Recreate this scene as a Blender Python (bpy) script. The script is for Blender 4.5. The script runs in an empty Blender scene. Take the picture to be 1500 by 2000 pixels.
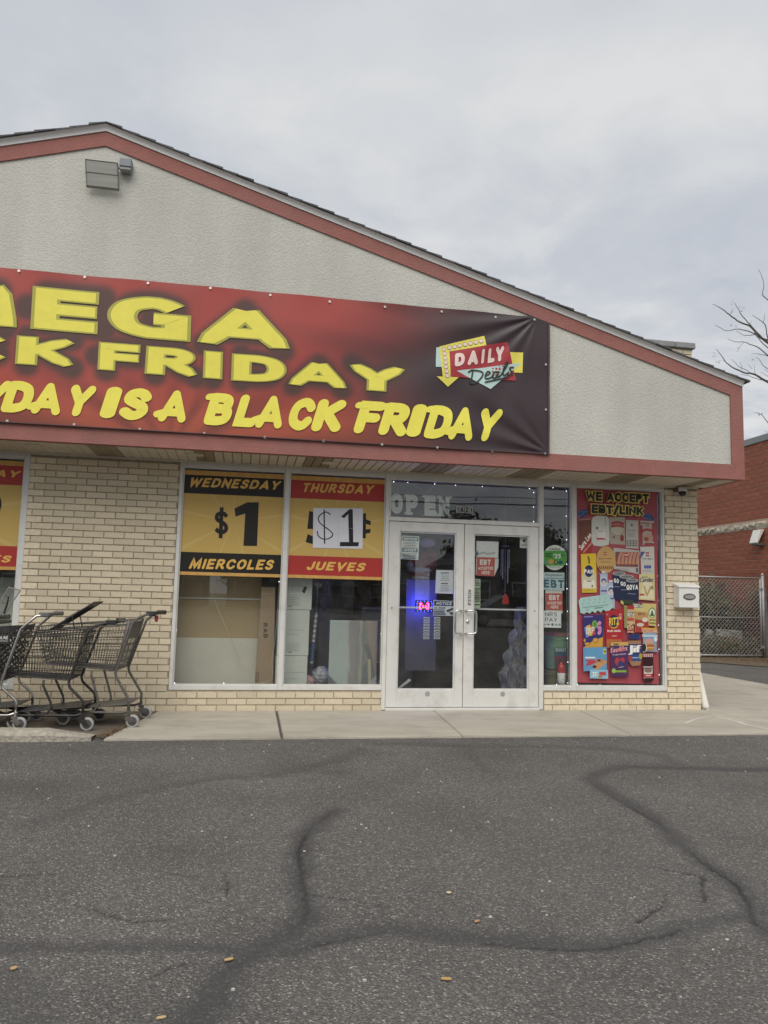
import bpy, bmesh, math, random
import numpy as np
from mathutils import Vector
R = math.radians
random.seed(7); np.random.seed(7)
SC = bpy.context.scene
COL = SC.collection

# ------------------------------------------------------------------ camera
CF, CYAW, CPITCH, CROLL = 1500.0, 0.176758, 0.108165, 0.0241396
CPOS = np.array([-2.41364, -8.30943, 1.19284])
_f = np.array([math.sin(CYAW)*math.cos(CPITCH), math.cos(CYAW)*math.cos(CPITCH), math.sin(CPITCH)])
_r0 = np.array([math.cos(CYAW), -math.sin(CYAW), 0.0]); _u0 = np.cross(_r0, _f)
_r = math.cos(CROLL)*_r0 + math.sin(CROLL)*_u0
_u = -math.sin(CROLL)*_r0 + math.cos(CROLL)*_u0
cam = bpy.data.objects.new('camera', bpy.data.cameras.new('camera')); COL.objects.link(cam)
from mathutils import Matrix
cam.matrix_world = Matrix(((_r[0], _u[0], -_f[0], CPOS[0]), (_r[1], _u[1], -_f[1], CPOS[1]), (_r[2], _u[2], -_f[2], CPOS[2]), (0, 0, 0, 1)))
cam.data.sensor_fit = 'VERTICAL'; cam.data.sensor_height = 24.0; cam.data.lens = 24.0*CF/2000.0
cam.data.clip_start = 0.05; cam.data.clip_end = 1200
SC.camera = cam

def at(u, v, y=None, z=None, x=None):
    """survey helper: the point of a wall (y=), floor (z=) or side wall (x=) that the photograph shows at pixel u, v"""
    d = _f*CF + _r*(u-750) - _u*(v-1000)
    t = (y-CPOS[1])/d[1] if y is not None else ((z-CPOS[2])/d[2] if z is not None else (x-CPOS[0])/d[0])
    return Vector(CPOS + t*d)

# ------------------------------------------------------------------ sky, sun, exposure
SUN_EL, SUN_AZ = R(52), R(198)      # azimuth clockwise from +Y; the light comes from behind the camera
world = bpy.data.worlds.new('World'); SC.world = world; world.use_nodes = True
def build_sky():
    nt = world.node_tree; N = nt.nodes; L = nt.links; N.clear()
    out = N.new('ShaderNodeOutputWorld')
    sky = N.new('ShaderNodeTexSky'); sky.sky_type = 'NISHITA'; sky.sun_disc = False
    sky.sun_elevation = SUN_EL; sky.sun_rotation = SUN_AZ; sky.dust_density = 2.0
    bsky = N.new('ShaderNodeBackground'); bsky.inputs[1].default_value = 0.06; L.new(sky.outputs[0], bsky.inputs[0])
    geo = N.new('ShaderNodeTexCoord'); sep = N.new('ShaderNodeSeparateXYZ'); L.new(geo.outputs['Generated'], sep.inputs[0])
    mz = N.new('ShaderNodeMath'); mz.operation = 'MAXIMUM'; mz.inputs[1].default_value = 0.0; L.new(sep.outputs[2], mz.inputs[0])
    az = N.new('ShaderNodeMath'); az.operation = 'ADD'; az.inputs[1].default_value = 0.16; L.new(mz.outputs[0], az.inputs[0])
    dv = N.new('ShaderNodeVectorMath'); dv.operation = 'DIVIDE'; L.new(geo.outputs['Generated'], dv.inputs[0])
    cb = N.new('ShaderNodeCombineXYZ')
    for i in range(3): L.new(az.outputs[0], cb.inputs[i])
    L.new(cb.outputs[0], dv.inputs[1])
    mp = N.new('ShaderNodeMapping'); mp.inputs['Scale'].default_value = (1, 1, 0); mp.inputs['Location'].default_value = (1.7, 0.35, 0); L.new(dv.outputs[0], mp.inputs[0])
    n1 = N.new('ShaderNodeTexNoise'); n1.inputs['Scale'].default_value = 1.05; n1.inputs['Detail'].default_value = 3; n1.inputs['Roughness'].default_value = 0.45; n1.inputs['Distortion'].default_value = 0.5
    n2 = N.new('ShaderNodeTexNoise'); n2.inputs['Scale'].default_value = 4.2; n2.inputs['Detail'].default_value = 9; n2.inputs['Roughness'].default_value = 0.58; n2.inputs['Distortion'].default_value = 0.3
    L.new(mp.outputs[0], n1.inputs[0]); L.new(mp.outputs[0], n2.inputs[0])
    # broken cloud only low down; smooth stratus higher up
    bl = N.new('ShaderNodeMapRange'); bl.inputs[1].default_value = 0.22; bl.inputs[2].default_value = 0.62; bl.inputs[3].default_value = 0.78; bl.inputs[4].default_value = 0.16; L.new(mz.outputs[0], bl.inputs[0])
    mx = N.new('ShaderNodeMix'); mx.data_type = 'FLOAT'; L.new(bl.outputs[0], mx.inputs[0]); L.new(n1.outputs[0], mx.inputs[2]); L.new(n2.outputs[0], mx.inputs[3])
    rp = N.new('ShaderNodeValToRGB'); cr = rp.color_ramp
    cr.elements[0].position = 0.36; cr.elements[0].color = (0.325, 0.345, 0.385, 1)
    cr.elements[1].position = 0.63; cr.elements[1].color = (0.475, 0.478, 0.478, 1)
    e = cr.elements.new(0.49); e.color = (0.375, 0.393, 0.42, 1)
    L.new(mx.outputs[0], rp.inputs[0])
    bcl = N.new('ShaderNodeBackground'); L.new(rp.outputs[0], bcl.inputs[0]); bcl.inputs[1].default_value = 1.0
    ms = N.new('ShaderNodeMixShader'); ms.inputs[0].default_value = 0.93; L.new(bsky.outputs[0], ms.inputs[1]); L.new(bcl.outputs[0], ms.inputs[2])
    L.new(ms.outputs[0], out.inputs[0])
build_sky()
sun = bpy.data.objects.new('sun', bpy.data.lights.new('sun', 'SUN')); COL.objects.link(sun)
sun.data.energy = 1.5; sun.data.angle = R(50); sun.data.color = (1.0, 0.965, 0.91)
sd = Vector((math.sin(SUN_AZ)*math.cos(SUN_EL), math.cos(SUN_AZ)*math.cos(SUN_EL), math.sin(SUN_EL)))
sun.rotation_euler = sd.to_track_quat('Z', 'Y').to_euler(); sun.location = sd*40
SC.view_settings.view_transform = 'Standard'; SC.view_settings.look = 'None'
SC.view_settings.exposure = 0.7; SC.view_settings.gamma = 1.0; SC.view_settings.use_curve_mapping = False
SC.cycles.max_bounces = 10; SC.cycles.transparent_max_bounces = 24
SC.cycles.use_denoising = True

# ------------------------------------------------------------------ materials
def lin(c): return tuple(x/12.92 if x <= 0.04045 else ((x+0.055)/1.055)**2.4 for x in c)
def hexc(h):
    h = h.lstrip('#'); return lin(tuple(int(h[i:i+2], 16)/255 for i in (0, 2, 4)))
MATS = {}
def mat(name, rgb, rough=0.6, metal=0.0, var=0.12, scale=14.0, bump=0.0, bscale=120.0, spec=0.5, rnd=0.0, grime=None, gscale=2.0, stretch=None):
    """principled with noise mottling, optional bump, optional per-object tint, optional grime colour in patches"""
    if name in MATS: return MATS[name]
    m = bpy.data.materials.new(name); m.use_nodes = True; MATS[name] = m
    nt = m.node_tree; N = nt.nodes; L = nt.links; p = N['Principled BSDF']
    p.inputs['Roughness'].default_value = rough; p.inputs['Metallic'].default_value = metal
    p.inputs['Specular IOR Level'].default_value = spec
    tc = N.new('ShaderNodeTexCoord'); vec = tc.outputs['Object']
    if stretch:
        mp = N.new('ShaderNodeMapping'); mp.inputs['Scale'].default_value = stretch; L.new(vec, mp.inputs[0]); svec = mp.outputs[0]
    else: svec = vec
    n = N.new('ShaderNodeTexNoise'); n.inputs['Scale'].default_value = scale; n.inputs['Detail'].default_value = 6; n.inputs['Roughness'].default_value = 0.6; L.new(svec, n.inputs[0])
    rp = N.new('ShaderNodeValToRGB'); L.new(n.outputs[0], rp.inputs[0])
    rp.color_ramp.elements[0].position = 0.3; rp.color_ramp.elements[0].color = (*[c*(1-var) for c in rgb], 1)
    rp.color_ramp.elements[1].position = 0.7; rp.color_ramp.elements[1].color = (*[min(1, c*(1+var)) for c in rgb], 1)
    col = rp.outputs[0]
    if rnd:
        oi = N.new('ShaderNodeObjectInfo'); mr = N.new('ShaderNodeMapRange'); mr.inputs[3].default_value = 1-rnd; mr.inputs[4].default_value = 1+rnd*0.7
        L.new(oi.outputs['Random'], mr.inputs[0])
        hs = N.new('ShaderNodeHueSaturation'); L.new(mr.outputs[0], hs.inputs['Value']); L.new(col, hs.inputs['Color']); col = hs.outputs[0]
    if grime:
        g = N.new('ShaderNodeTexNoise'); g.inputs['Scale'].default_value = gscale; g.inputs['Detail'].default_value = 8; g.inputs['Roughness'].default_value = 0.68; L.new(vec, g.inputs[0])
        gr = N.new('ShaderNodeMapRange'); gr.inputs[1].default_value = 0.5; gr.inputs[2].default_value = 0.74; gr.inputs[4].default_value = 0.75; L.new(g.outputs[0], gr.inputs[0])
        mx = N.new('ShaderNodeMix'); mx.data_type = 'RGBA'; L.new(gr.outputs[0], mx.inputs[0]); L.new(col, mx.inputs[6]); mx.inputs[7].default_value = (*grime, 1); col = mx.outputs[2]
    L.new(col, p.inputs['Base Color'])
    if bump:
        b = N.new('ShaderNodeTexNoise'); b.inputs['Scale'].default_value = bscale; b.inputs['Detail'].default_value = 4; L.new(svec, b.inputs[0])
        bp = N.new('ShaderNodeBump'); bp.inputs['Strength'].default_value = 1.0; bp.inputs['Distance'].default_value = bump; L.new(b.outputs[0], bp.inputs['Height']); L.new(bp.outputs[0], p.inputs['Normal'])
    return m
def ink(h, rough=0.45):
    """printing ink / plain paint of one colour"""
    k = 'ink_'+h.lstrip('#')+str(rough)
    return mat(k, hexc(h), rough=rough, var=0.05, scale=9, spec=0.4)
def emit(name, rgb, s):
    if name in MATS: return MATS[name]
    m = bpy.data.materials.new(name); m.use_nodes = True; MATS[name] = m
    p = m.node_tree.nodes['Principled BSDF']; p.inputs['Base Color'].default_value = (*rgb, 1)
    p.inputs['Emission Color'].default_value = (*rgb, 1); p.inputs['Emission Strength'].default_value = s
    return m
def glass_mat():
    m = bpy.data.materials.new('window_glass'); m.use_nodes = True; MATS['glass'] = m
    nt = m.node_tree; N = nt.nodes; L = nt.links; N.clear()
    out = N.new('ShaderNodeOutputMaterial'); geo = N.new('ShaderNodeNewGeometry')
    ior = N.new('ShaderNodeMapRange'); ior.inputs[3].default_value = 1.66; ior.inputs[4].default_value = 1/1.66; L.new(geo.outputs['Backfacing'], ior.inputs[0])
    fr = N.new('ShaderNodeFresnel'); L.new(ior.outputs[0], fr.inputs[0])
    tr = N.new('ShaderNodeBsdfTransparent'); tr.inputs[0].default_value = (0.93, 0.94, 0.925, 1)
    gl = N.new('ShaderNodeBsdfGlossy'); gl.inputs['Roughness'].default_value = 0.0; gl.inputs[0].default_value = (1, 1, 1, 1)
    tc = N.new('ShaderNodeTexCoord')
    wv = N.new('ShaderNodeTexNoise'); wv.inputs['Scale'].default_value = 1.3; wv.inputs['Detail'].default_value = 1; L.new(tc.outputs['Object'], wv.inputs[0])
    bp = N.new('ShaderNodeBump'); bp.inputs['Distance'].default_value = 0.0012; L.new(wv.outputs[0], bp.inputs['Height']); L.new(bp.outputs[0], gl.inputs['Normal'])
    mx = N.new('ShaderNodeMixShader'); L.new(fr.outputs[0], mx.inputs[0]); L.new(tr.outputs[0], mx.inputs[1]); L.new(gl.outputs[0], mx.inputs[2])
    du = N.new('ShaderNodeBsdfDiffuse'); du.inputs[0].default_value = (0.55, 0.54, 0.5, 1)
    dn = N.new('ShaderNodeTexNoise'); dn.inputs['Scale'].default_value = 5; dn.inputs['Detail'].default_value = 8; dn.inputs['Roughness'].default_value = 0.7; L.new(tc.outputs['Object'], dn.inputs[0])
    dr = N.new('ShaderNodeMapRange'); dr.inputs[1].default_value = 0.42; dr.inputs[2].default_value = 0.8; dr.inputs[3].default_value = 0.006; dr.inputs[4].default_value = 0.045; L.new(dn.outputs[0], dr.inputs[0])
    m2 = N.new('ShaderNodeMixShader'); L.new(dr.outputs[0], m2.inputs[0]); L.new(mx.outputs[0], m2.inputs[1]); L.new(du.outputs[0], m2.inputs[2])
    L.new(m2.outputs[0], out.inputs[0]); return m
GLASS = glass_mat()
def film_mat():
    m = bpy.data.materials.new('clear_plastic_film'); m.use_nodes = True
    nt = m.node_tree; N = nt.nodes; L = nt.links; p = N['Principled BSDF']
    p.inputs['Base Color'].default_value = (0.6, 0.62, 0.64, 1); p.inputs['Roughness'].default_value = 0.18; p.inputs['Alpha'].default_value = 0.3
    return m
FILM = film_mat()
M_BRICK = mat('tan_brick', (0.71, 0.615, 0.445), 0.85, var=0.09, scale=28, bump=0.0035, bscale=160, rnd=0.10, grime=(0.50, 0.42, 0.30), gscale=9)
M_MORTAR = mat('brown_mortar', (0.40, 0.33, 0.235), 0.95, var=0.2, scale=30, bump=0.003, bscale=200)
M_STUCCO = None
def stucco_mat():
    m = bpy.data.materials.new('rough_stucco'); m.use_nodes = True
    nt = m.node_tree; N = nt.nodes; L = nt.links; p = N['Principled BSDF']; p.inputs['Roughness'].default_value = 0.95; p.inputs['Specular IOR Level'].default_value = 0.15
    tc = N.new('ShaderNodeTexCoord')
    a = N.new('ShaderNodeTexNoise'); a.inputs['Scale'].default_value = 62; a.inputs['Detail'].default_value = 5; a.inputs['Roughness'].default_value = 0.62; L.new(tc.outputs['Object'], a.inputs[0])
    b = N.new('ShaderNodeTexNoise'); b.inputs['Scale'].default_value = 0.8; b.inputs['Detail'].default_value = 5; L.new(tc.outputs['Object'], b.inputs[0])
    # faint vertical runs of dirt
    mp = N.new('ShaderNodeMapping'); mp.inputs['Scale'].default_value = (3.2, 1, 0.6); L.new(tc.outputs['Object'], mp.inputs[0])
    c = N.new('ShaderNodeTexNoise'); c.inputs['Scale'].default_value = 1.0; c.inputs['Detail'].default_value = 4; L.new(mp.outputs[0], c.inputs[0])
    ad = N.new('ShaderNodeMath'); ad.operation = 'ADD'; L.new(b.outputs[0], ad.inputs[0]); L.new(c.outputs[0], ad.inputs[1])
    r1 = N.new('ShaderNodeMapRange'); r1.inputs[1].default_value = 0.75; r1.inputs[2].default_value = 1.25; r1.inputs[3].default_value = 0.90; r1.inputs[4].default_value = 1.05; L.new(ad.outputs[0], r1.inputs[0])
    r2 = N.new('ShaderNodeMapRange'); r2.inputs[1].default_value = 0.3; r2.inputs[2].default_value = 0.7; r2.inputs[3].default_value = 0.92; r2.inputs[4].default_value = 1.08; L.new(a.outputs[0], r2.inputs[0])
    mu = N.new('ShaderNodeMath'); mu.operation = 'MULTIPLY'; L.new(r1.outputs[0], mu.inputs[0]); L.new(r2.outputs[0], mu.inputs[1])
    hs = N.new('ShaderNodeHueSaturation'); hs.inputs['Color'].default_value = (0.56, 0.55, 0.49, 1); L.new(mu.outputs[0], hs.inputs['Value']); L.new(hs.outputs[0], p.inputs['Base Color'])
    bp = N.new('ShaderNodeBump'); bp.inputs['Distance'].default_value = 0.009; bp.inputs['Strength'].default_value = 1.0; L.new(a.outputs[0], bp.inputs['Height']); L.new(bp.outputs[0], p.inputs['Normal'])
    return m
M_STUCCO = stucco_mat()
M_RED = mat('faded_red_paint', (0.315, 0.137, 0.115), 0.85, var=0.08, scale=6, bump=0.006, bscale=55, spec=0.2, grime=(0.27, 0.14, 0.13), gscale=1.3)
M_WHITE = mat('white_metal', (0.72, 0.72, 0.70), 0.45, var=0.05, scale=4)
M_SHING = mat('grey_shingle', (0.11, 0.11, 0.115), 0.95, var=0.3, scale=60, bump=0.004, bscale=250, rnd=0.2)
M_SOFF = mat('soffit_vinyl', (0.56, 0.50, 0.40), 0.6, var=0.07, scale=5, rnd=0.06)
M_SOFFD = mat('soffit_vent_vinyl', (0.27, 0.215, 0.15), 0.7, var=0.1, scale=5, rnd=0.1)
M_DARK = mat('dark_gap', (0.03, 0.028, 0.025), 0.9)
M_ALU = mat('grey_aluminium', (0.66, 0.65, 0.61), 0.42, metal=0.0, var=0.06, scale=3, spec=0.5, stretch=(1, 1, 0.2), grime=(0.48, 0.465, 0.42), gscale=5)
M_STEEL = mat('brushed_steel', (0.62, 0.62, 0.60), 0.28, metal=1.0, var=0.05)
M_CONC = mat('weathered_concrete', (0.40, 0.365, 0.30), 0.92, var=0.12, scale=3.5, bump=0.004, bscale=90, grime=(0.27, 0.24, 0.19), gscale=1.6, stretch=(0.35, 1.3, 1))
M_KERB = mat('rough_concrete_kerb', (0.36, 0.33, 0.27), 0.95, var=0.25, scale=22, bump=0.02, bscale=40, grime=(0.22, 0.19, 0.15), gscale=5)
M_DIRT = mat('dirty_pad', (0.13, 0.105, 0.078), 0.95, var=0.3, scale=5, bump=0.008, bscale=60, grime=(0.065, 0.055, 0.045), gscale=3)

# ------------------------------------------------------------------ mesh helpers
def origin_of(o):
    v = Vector((0, 0, 0))
    while o is not None: v += o.location; o = o.parent
    return v
class MB:
    def __init__(s, m=None):
        s.v = []; s.f = []; s.fm = []; s.mats = []; s.cur = 0
        if m: s.use(m)
    def use(s, m):
        if m not in s.mats: s.mats.append(m)
        s.cur = s.mats.index(m); return s
    def face(s, idx): s.f.append(tuple(idx)); s.fm.append(s.cur)
    def poly(s, pts):
        b = len(s.v); s.v += [tuple(p) for p in pts]; s.face(range(b, b+len(pts))); return s
    def box(s, x0, x1, y0, y1, z0, z1):
        b = len(s.v)
        s.v += [(x0, y0, z0), (x1, y0, z0), (x1, y1, z0), (x0, y1, z0), (x0, y0, z1), (x1, y0, z1), (x1, y1, z1), (x0, y1, z1)]
        for q in ((0, 3, 2, 1), (4, 5, 6, 7), (0, 1, 5, 4), (1, 2, 6, 5), (2, 3, 7, 6), (3, 0, 4, 7)): s.face([b+i for i in q])
        return s
    def hexa(s, p):   # 8 corners, bottom ring then top ring
        b = len(s.v); s.v += [tuple(q) for q in p]
        for q in ((0, 3, 2, 1), (4, 5, 6, 7), (0, 1, 5, 4), (1, 2, 6, 5), (2, 3, 7, 6), (3, 0, 4, 7)): s.face([b+i for i in q])
        return s
    def prism(s, pts, vec):   # polygon extruded along vec
        vec = Vector(vec); n = len(pts); b = len(s.v)
        s.v += [tuple(p) for p in pts] + [tuple(Vector(p)+vec) for p in pts]
        s.face(range(b, b+n)); s.face(range(b+2*n-1, b+n-1, -1))
        for i in range(n): s.face((b+i, b+n+i, b+n+(i+1) % n, b+(i+1) % n))
        return s
    def tube(s, pts, r, n=8, cap=True, r1=None):
        pts = [Vector(p) for p in pts]; m = len(pts); rings = []
        up = Vector((0, 0, 1)); prev = None
        for i, p in enumerate(pts):
            d = (pts[min(i+1, m-1)]-pts[max(i-1, 0)]).normalized()
            if prev is None:
                a = d.cross(up if abs(d.z) < 0.95 else Vector((1, 0, 0))).normalized()
            else: a = (prev - d*prev.dot(d)).normalized()
            prev = a; bb = d.cross(a)
            rr = r if r1 is None else r+(r1-r)*i/(m-1)
            k = len(s.v)
            for j in range(n):
                t = 2*math.pi*j/n; s.v.append(tuple(p+a*math.cos(t)*rr+bb*math.sin(t)*rr))
            rings.append(k)
        for i in range(m-1):
            for j in range(n): s.face((rings[i]+j, rings[i]+(j+1) % n, rings[i+1]+(j+1) % n, rings[i+1]+j))
        if cap: s.face([rings[0]+j for j in range(n)][::-1]); s.face([rings[-1]+j for j in range(n)])
        return s
    def lathe(s, prof, c, n=16, axis='z'):   # prof: (radius, height)
        c = Vector(c); b = len(s.v)
        for (r, h) in prof:
            for j in range(n):
                t = 2*math.pi*j/n; x, y = r*math.cos(t), r*math.sin(t)
                s.v.append(tuple(c+(Vector((x, y, h)) if axis == 'z' else (Vector((x, h, y)) if axis == 'y' else Vector((h, x, y))))))
        for i in range(len(prof)-1):
            for j in range(n): s.face((b+i*n+j, b+i*n+(j+1) % n, b+(i+1)*n+(j+1) % n, b+(i+1)*n+j))
        s.face([b+j for j in range(n)][::-1]); s.face([b+(len(prof)-1)*n+j for j in range(n)])
        return s
    def build(s, name, parent=None, smooth=False, bevel=0, recalc=True):
        o0 = origin_of(parent) if parent is not None else Vector((0, 0, 0))
        me = bpy.data.meshes.new(name)
        me.from_pydata([(a-o0.x, b-o0.y, c-o0.z) for a, b, c in s.v], [], s.f)
        for m in s.mats: me.materials.append(m)
        if len(s.mats) > 1: me.polygons.foreach_set('material_index', s.fm)
        if recalc:
            bm = bmesh.new(); bm.from_mesh(me); bmesh.ops.recalc_face_normals(bm, faces=bm.faces)
            if bevel: bmesh.ops.bevel(bm, geom=bm.edges[:], offset=bevel, segments=1, affect='EDGES', clamp_overlap=True)
            bm.to_mesh(me); bm.free()
        if smooth: me.polygons.foreach_set('use_smooth', [True]*len(me.polygons))
        me.update()
        o = bpy.data.objects.new(name, me); COL.objects.link(o); o.parent = parent
        return o
def tag(o, label, cat, group=None, kind=None):
    if label: o['label'] = label
    if cat: o['category'] = cat
    if group: o['group'] = group
    if kind: o['kind'] = kind
    return o
def thing(name, label, cat, loc=(0, 0, 0), group=None):
    o = bpy.data.objects.new(name, None); o.empty_display_size = 0.1; COL.objects.link(o); o.location = loc
    return tag(o, label, cat, group)
def struct(o): o['kind'] = 'structure'; return o
def copy_tree(o, parent=None):
    c = o.copy(); COL.objects.link(c); c.parent = parent
    for ch in list(o.children): copy_tree(ch, c)
    return c

# ------------------------------------------------------------------ lettering
G = {
 'A': (.72, [[(0, 0), (.36, 1)], [(.36, 1), (.72, 0)], [(.11, .26), (.61, .26)]]),
 'B': (.58, [[(0, 0), (0, 1)], ['c', (0, 1), (.32, 1), (.5, .9), (.5, .63), (.32, .53), (0, .53)], ['c', (0, .53), (.34, .53), (.56, .42), (.56, .12), (.34, 0), (0, 0)]]),
 'C': (.64, [['c', (.63, .8), (.5, .96), (.32, 1), (.08, .84), (0, .5), (.08, .16), (.32, 0), (.5, .04), (.64, .22)]]),
 'D': (.64, [[(0, 0), (0, 1)], ['c', (0, 1), (.28, 1), (.55, .86), (.64, .5), (.55, .14), (.28, 0), (0, 0)]]),
 'E': (.5, [[(.5, 1), (0, 1), (0, 0), (.52, 0)], [(0, .51), (.44, .51)]]),
 'F': (.5, [[(.52, 1), (0, 1), (0, 0)], [(0, .5), (.44, .5)]]),
 'G': (.66, [['c', (.64, .84), (.5, .97), (.32, 1), (.08, .84), (0, .5), (.08, .16), (.32, 0), (.5, .01), (.66, .06)], [(.66, 0), (.66, .47), (.38, .47)]]),
 'H': (.6, [[(0, 0), (0, 1)], [(.6, 0), (.6, 1)], [(0, .5), (.6, .5)]]),
 'I': (.0, [[(0, 0), (0, 1)]]),
 'J': (.42, [['c', (.42, 1), (.42, .6), (.42, .24), (.28, .01), (.1, .03), (0, .2)]]),
 'K': (.6, [[(0, 0), (0, 1)], [(.58, 1), (.04, .45)], [(.2, .6), (.62, 0)]]),
 'L': (.46, [[(0, 1), (0, 0), (.48, 0)]]),
 'M': (.86, [[(0, 0), (.08, 1), (.43, .16), (.78, 1), (.86, 0)]]),
 'N': (.62, [[(0, 0), (0, 1), (.62, 0), (.62, 1)]]),
 'O': (.68, [['o', (.34, 1), (.1, .87), (0, .5), (.1, .13), (.34, 0), (.58, .13), (.68, .5), (.58, .87)]]),
 'P': (.54, [[(0, 0), (0, 1)], ['c', (0, 1), (.32, 1), (.52, .9), (.54, .66), (.4, .47), (0, .45)]]),
 'Q': (.68, [['o', (.34, 1), (.1, .87), (0, .5), (.1, .13), (.34, 0), (.58, .13), (.68, .5), (.58, .87)], [(.4, .25), (.68, -.05)]]),
 'R': (.58, [[(0, 0), (0, 1)], ['c', (0, 1), (.32, 1), (.5, .9), (.52, .68), (.38, .5), (0, .48)], [(.26, .48), (.6, 0)]]),
 'S': (.54, [['c', (.53, .82), (.42, .96), (.24, 1), (.06, .9), (.04, .68), (.24, .54), (.46, .42), (.53, .22), (.4, .03), (.2, 0), (.0, .14)]]),
 'T': (.58, [[(0, 1), (.58, 1)], [(.29, 1), (.29, 0)]]),
 'U': (.6, [['c', (0, 1), (0, .6), (.02, .22), (.14, .03), (.3, 0), (.46, .03), (.58, .22), (.6, .6), (.6, 1)]]),
 'V': (.66, [[(0, 1), (.33, 0), (.66, 1)]]),
 'W': (.96, [[(0, 1), (.22, 0), (.48, .86), (.74, 0), (.96, 1)]]),
 'X': (.62, [[(0, 0), (.62, 1)], [(0, 1), (.62, 0)]]),
 'Y': (.66, [[(0, 1), (.33, .44), (.66, 1)], [(.33, .44), (.33, 0)]]),
 'Z': (.56, [[(0, 1), (.56, 1), (0, 0), (.58, 0)]]),
 '0': (.56, [['o', (.28, 1), (.08, .87), (0, .5), (.08, .13), (.28, 0), (.48, .13), (.56, .5), (.48, .87)]]),
 '1': (.22, [[(0, .76), (.22, 1), (.22, 0)]]),
 '2': (.54, [['c', (0, .76), (.08, .95), (.27, 1), (.48, .92), (.52, .7), (.38, .44), (.02, .02)], [(0, 0), (.55, 0)]]),
 '4': (.58, [[(.42, 0), (.42, 1), (0, .3), (.58, .3)]]),
 '5': (.54, [[(.5, 1), (.06, 1), (.02, .54)], ['c', (.02, .54), (.26, .62), (.5, .5), (.53, .28), (.42, .05), (.2, 0), (0, .12)]]),
 '6': (.56, [['c', (.5, .9), (.3, 1), (.1, .86), (0, .45), (.06, .12), (.28, 0), (.5, .1), (.56, .32), (.46, .54), (.26, .58), (.04, .44)]]),
 '7': (.54, [[(0, 1), (.54, 1), (.18, 0)]]),
 '8': (.54, [['o', (.27, 1), (.06, .9), (.06, .64), (.27, .53), (.48, .64), (.48, .9)], ['o', (.27, .53), (.02, .42), (.02, .1), (.27, 0), (.52, .1), (.52, .42)]]),
 '9': (.56, [['c', (.06, .1), (.26, 0), (.46, .14), (.56, .55), (.5, .88), (.28, 1), (.06, .9), (0, .68), (.1, .46), (.3, .42), (.52, .56)]]),
 '$': (.5, [['c', (.5, .78), (.4, .9), (.24, .92), (.06, .84), (.04, .66), (.24, .54), (.44, .42), (.5, .24), (.38, .1), (.2, .08), (.0, .2)], [(.25, -.1), (.25, 1.1)]]),
 '¢': (.5, [['c', (.5, .62), (.36, .76), (.16, .72), (.02, .5), (.06, .26), (.24, .14), (.5, .26)], [(.27, -.02), (.27, .92)]]),
 '/': (.4, [[(0, -.08), (.4, 1.06)]]), '-': (.3, [[(0, .45), (.3, .45)]]), '.': (.02, [[(0, 0), (.02, 0)]]), ' ': (.22, []),
}
def smooth_path(p, closed, k):
    out = []; n = len(p); P = [Vector((a, b)) for a, b in p]
    rng = n if closed else n-1
    for i in range(rng):
        if closed: a, b, c, d = P[(i-1) % n], P[i], P[(i+1) % n], P[(i+2) % n]
        else: a, b, c, d = P[max(i-1, 0)], P[i], P[i+1], P[min(i+2, n-1)]
        for j in range(k):
            t = j/k; out.append(0.5*((2*b)+(c-a)*t+(2*a-5*b+4*c-d)*t*t+(3*b-a-3*c+d)*t*t*t))
    if not closed: out.append(P[-1])
    return out
def ribbon(pts, t, closed, rnd):
    """flat stroke of width t round a 2-D path -> list of polygons"""
    h = t/2; n = len(pts); Lf = []; Rt = []
    for i in range(n):
        a = pts[(i-1) % n] if (closed or i > 0) else None
        c = pts[(i+1) % n] if (closed or i < n-1) else None
        d1 = (pts[i]-a).normalized() if a is not None else None
        d2 = (c-pts[i]).normalized() if c is not None else None
        if d1 is None: d1 = d2
        if d2 is None: d2 = d1
        n1 = Vector((-d1.y, d1.x)); n2 = Vector((-d2.y, d2.x)); m = n1+n2
        if m.length < 1e-6: m = n1
        m.normalize(); k = h/max(0.42, m.dot(n1))
        Lf.append(pts[i]+m*k); Rt.append(pts[i]-m*k)
    out = []
    for i in range(n if closed else n-1):
        j = (i+1) % n; out.append([Rt[i], Rt[j], Lf[j], Lf[i]])
    if rnd and not closed:
        for e, d in ((0, pts[0]-pts[1]), (-1, pts[-1]-pts[-2])):
            an = math.atan2(d.y, d.x)
            out.append([pts[e]+Vector((math.cos(an+q), math.sin(an+q)))*h for q in (-1.57, -1.05, -.52, 0, .52, 1.05, 1.57)])
    return out
def paths(ch, t, k=5, step=0.12, ext=False):
    w, st = G[ch]; res = []
    for s in st:
        closed = s[0] == 'o'
        p = s[1:] if s[0] in ('c', 'o') else s
        if s[0] in ('c', 'o'): q = smooth_path(p, closed, k)
        else:
            q = []
            for i in range(len(p)-1):
                a, b = Vector(p[i]), Vector(p[i+1]); m = max(1, int((b-a).length/step))
                q += [a.lerp(b, j/m) for j in range(m)]
            q.append(Vector(p[-1]))
        pth = [Vector((t/2+v.x*(1-t*.6), t/2+v.y*(1-t))) for v in q]
        if ext and s[0] not in ('c', 'o'):       # square ends reach the edge of the letter
            for e, nx, raw in ((0, 1, p[0]), (-1, -2, p[-1])):
                if (ch == 'A' and raw[1] >= 1): continue
                if raw[1] <= 0 or raw[1] >= 1 or raw[0] <= 0 or raw[0] >= w-.08: pth[e] = pth[e]+(pth[e]-pth[nx]).normalized()*t*(.62 if abs(pth[e].x-pth[nx].x) > .01 else .5)
        res.append((pth, closed))
    return res, w*(1-t*.6)+t
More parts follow.
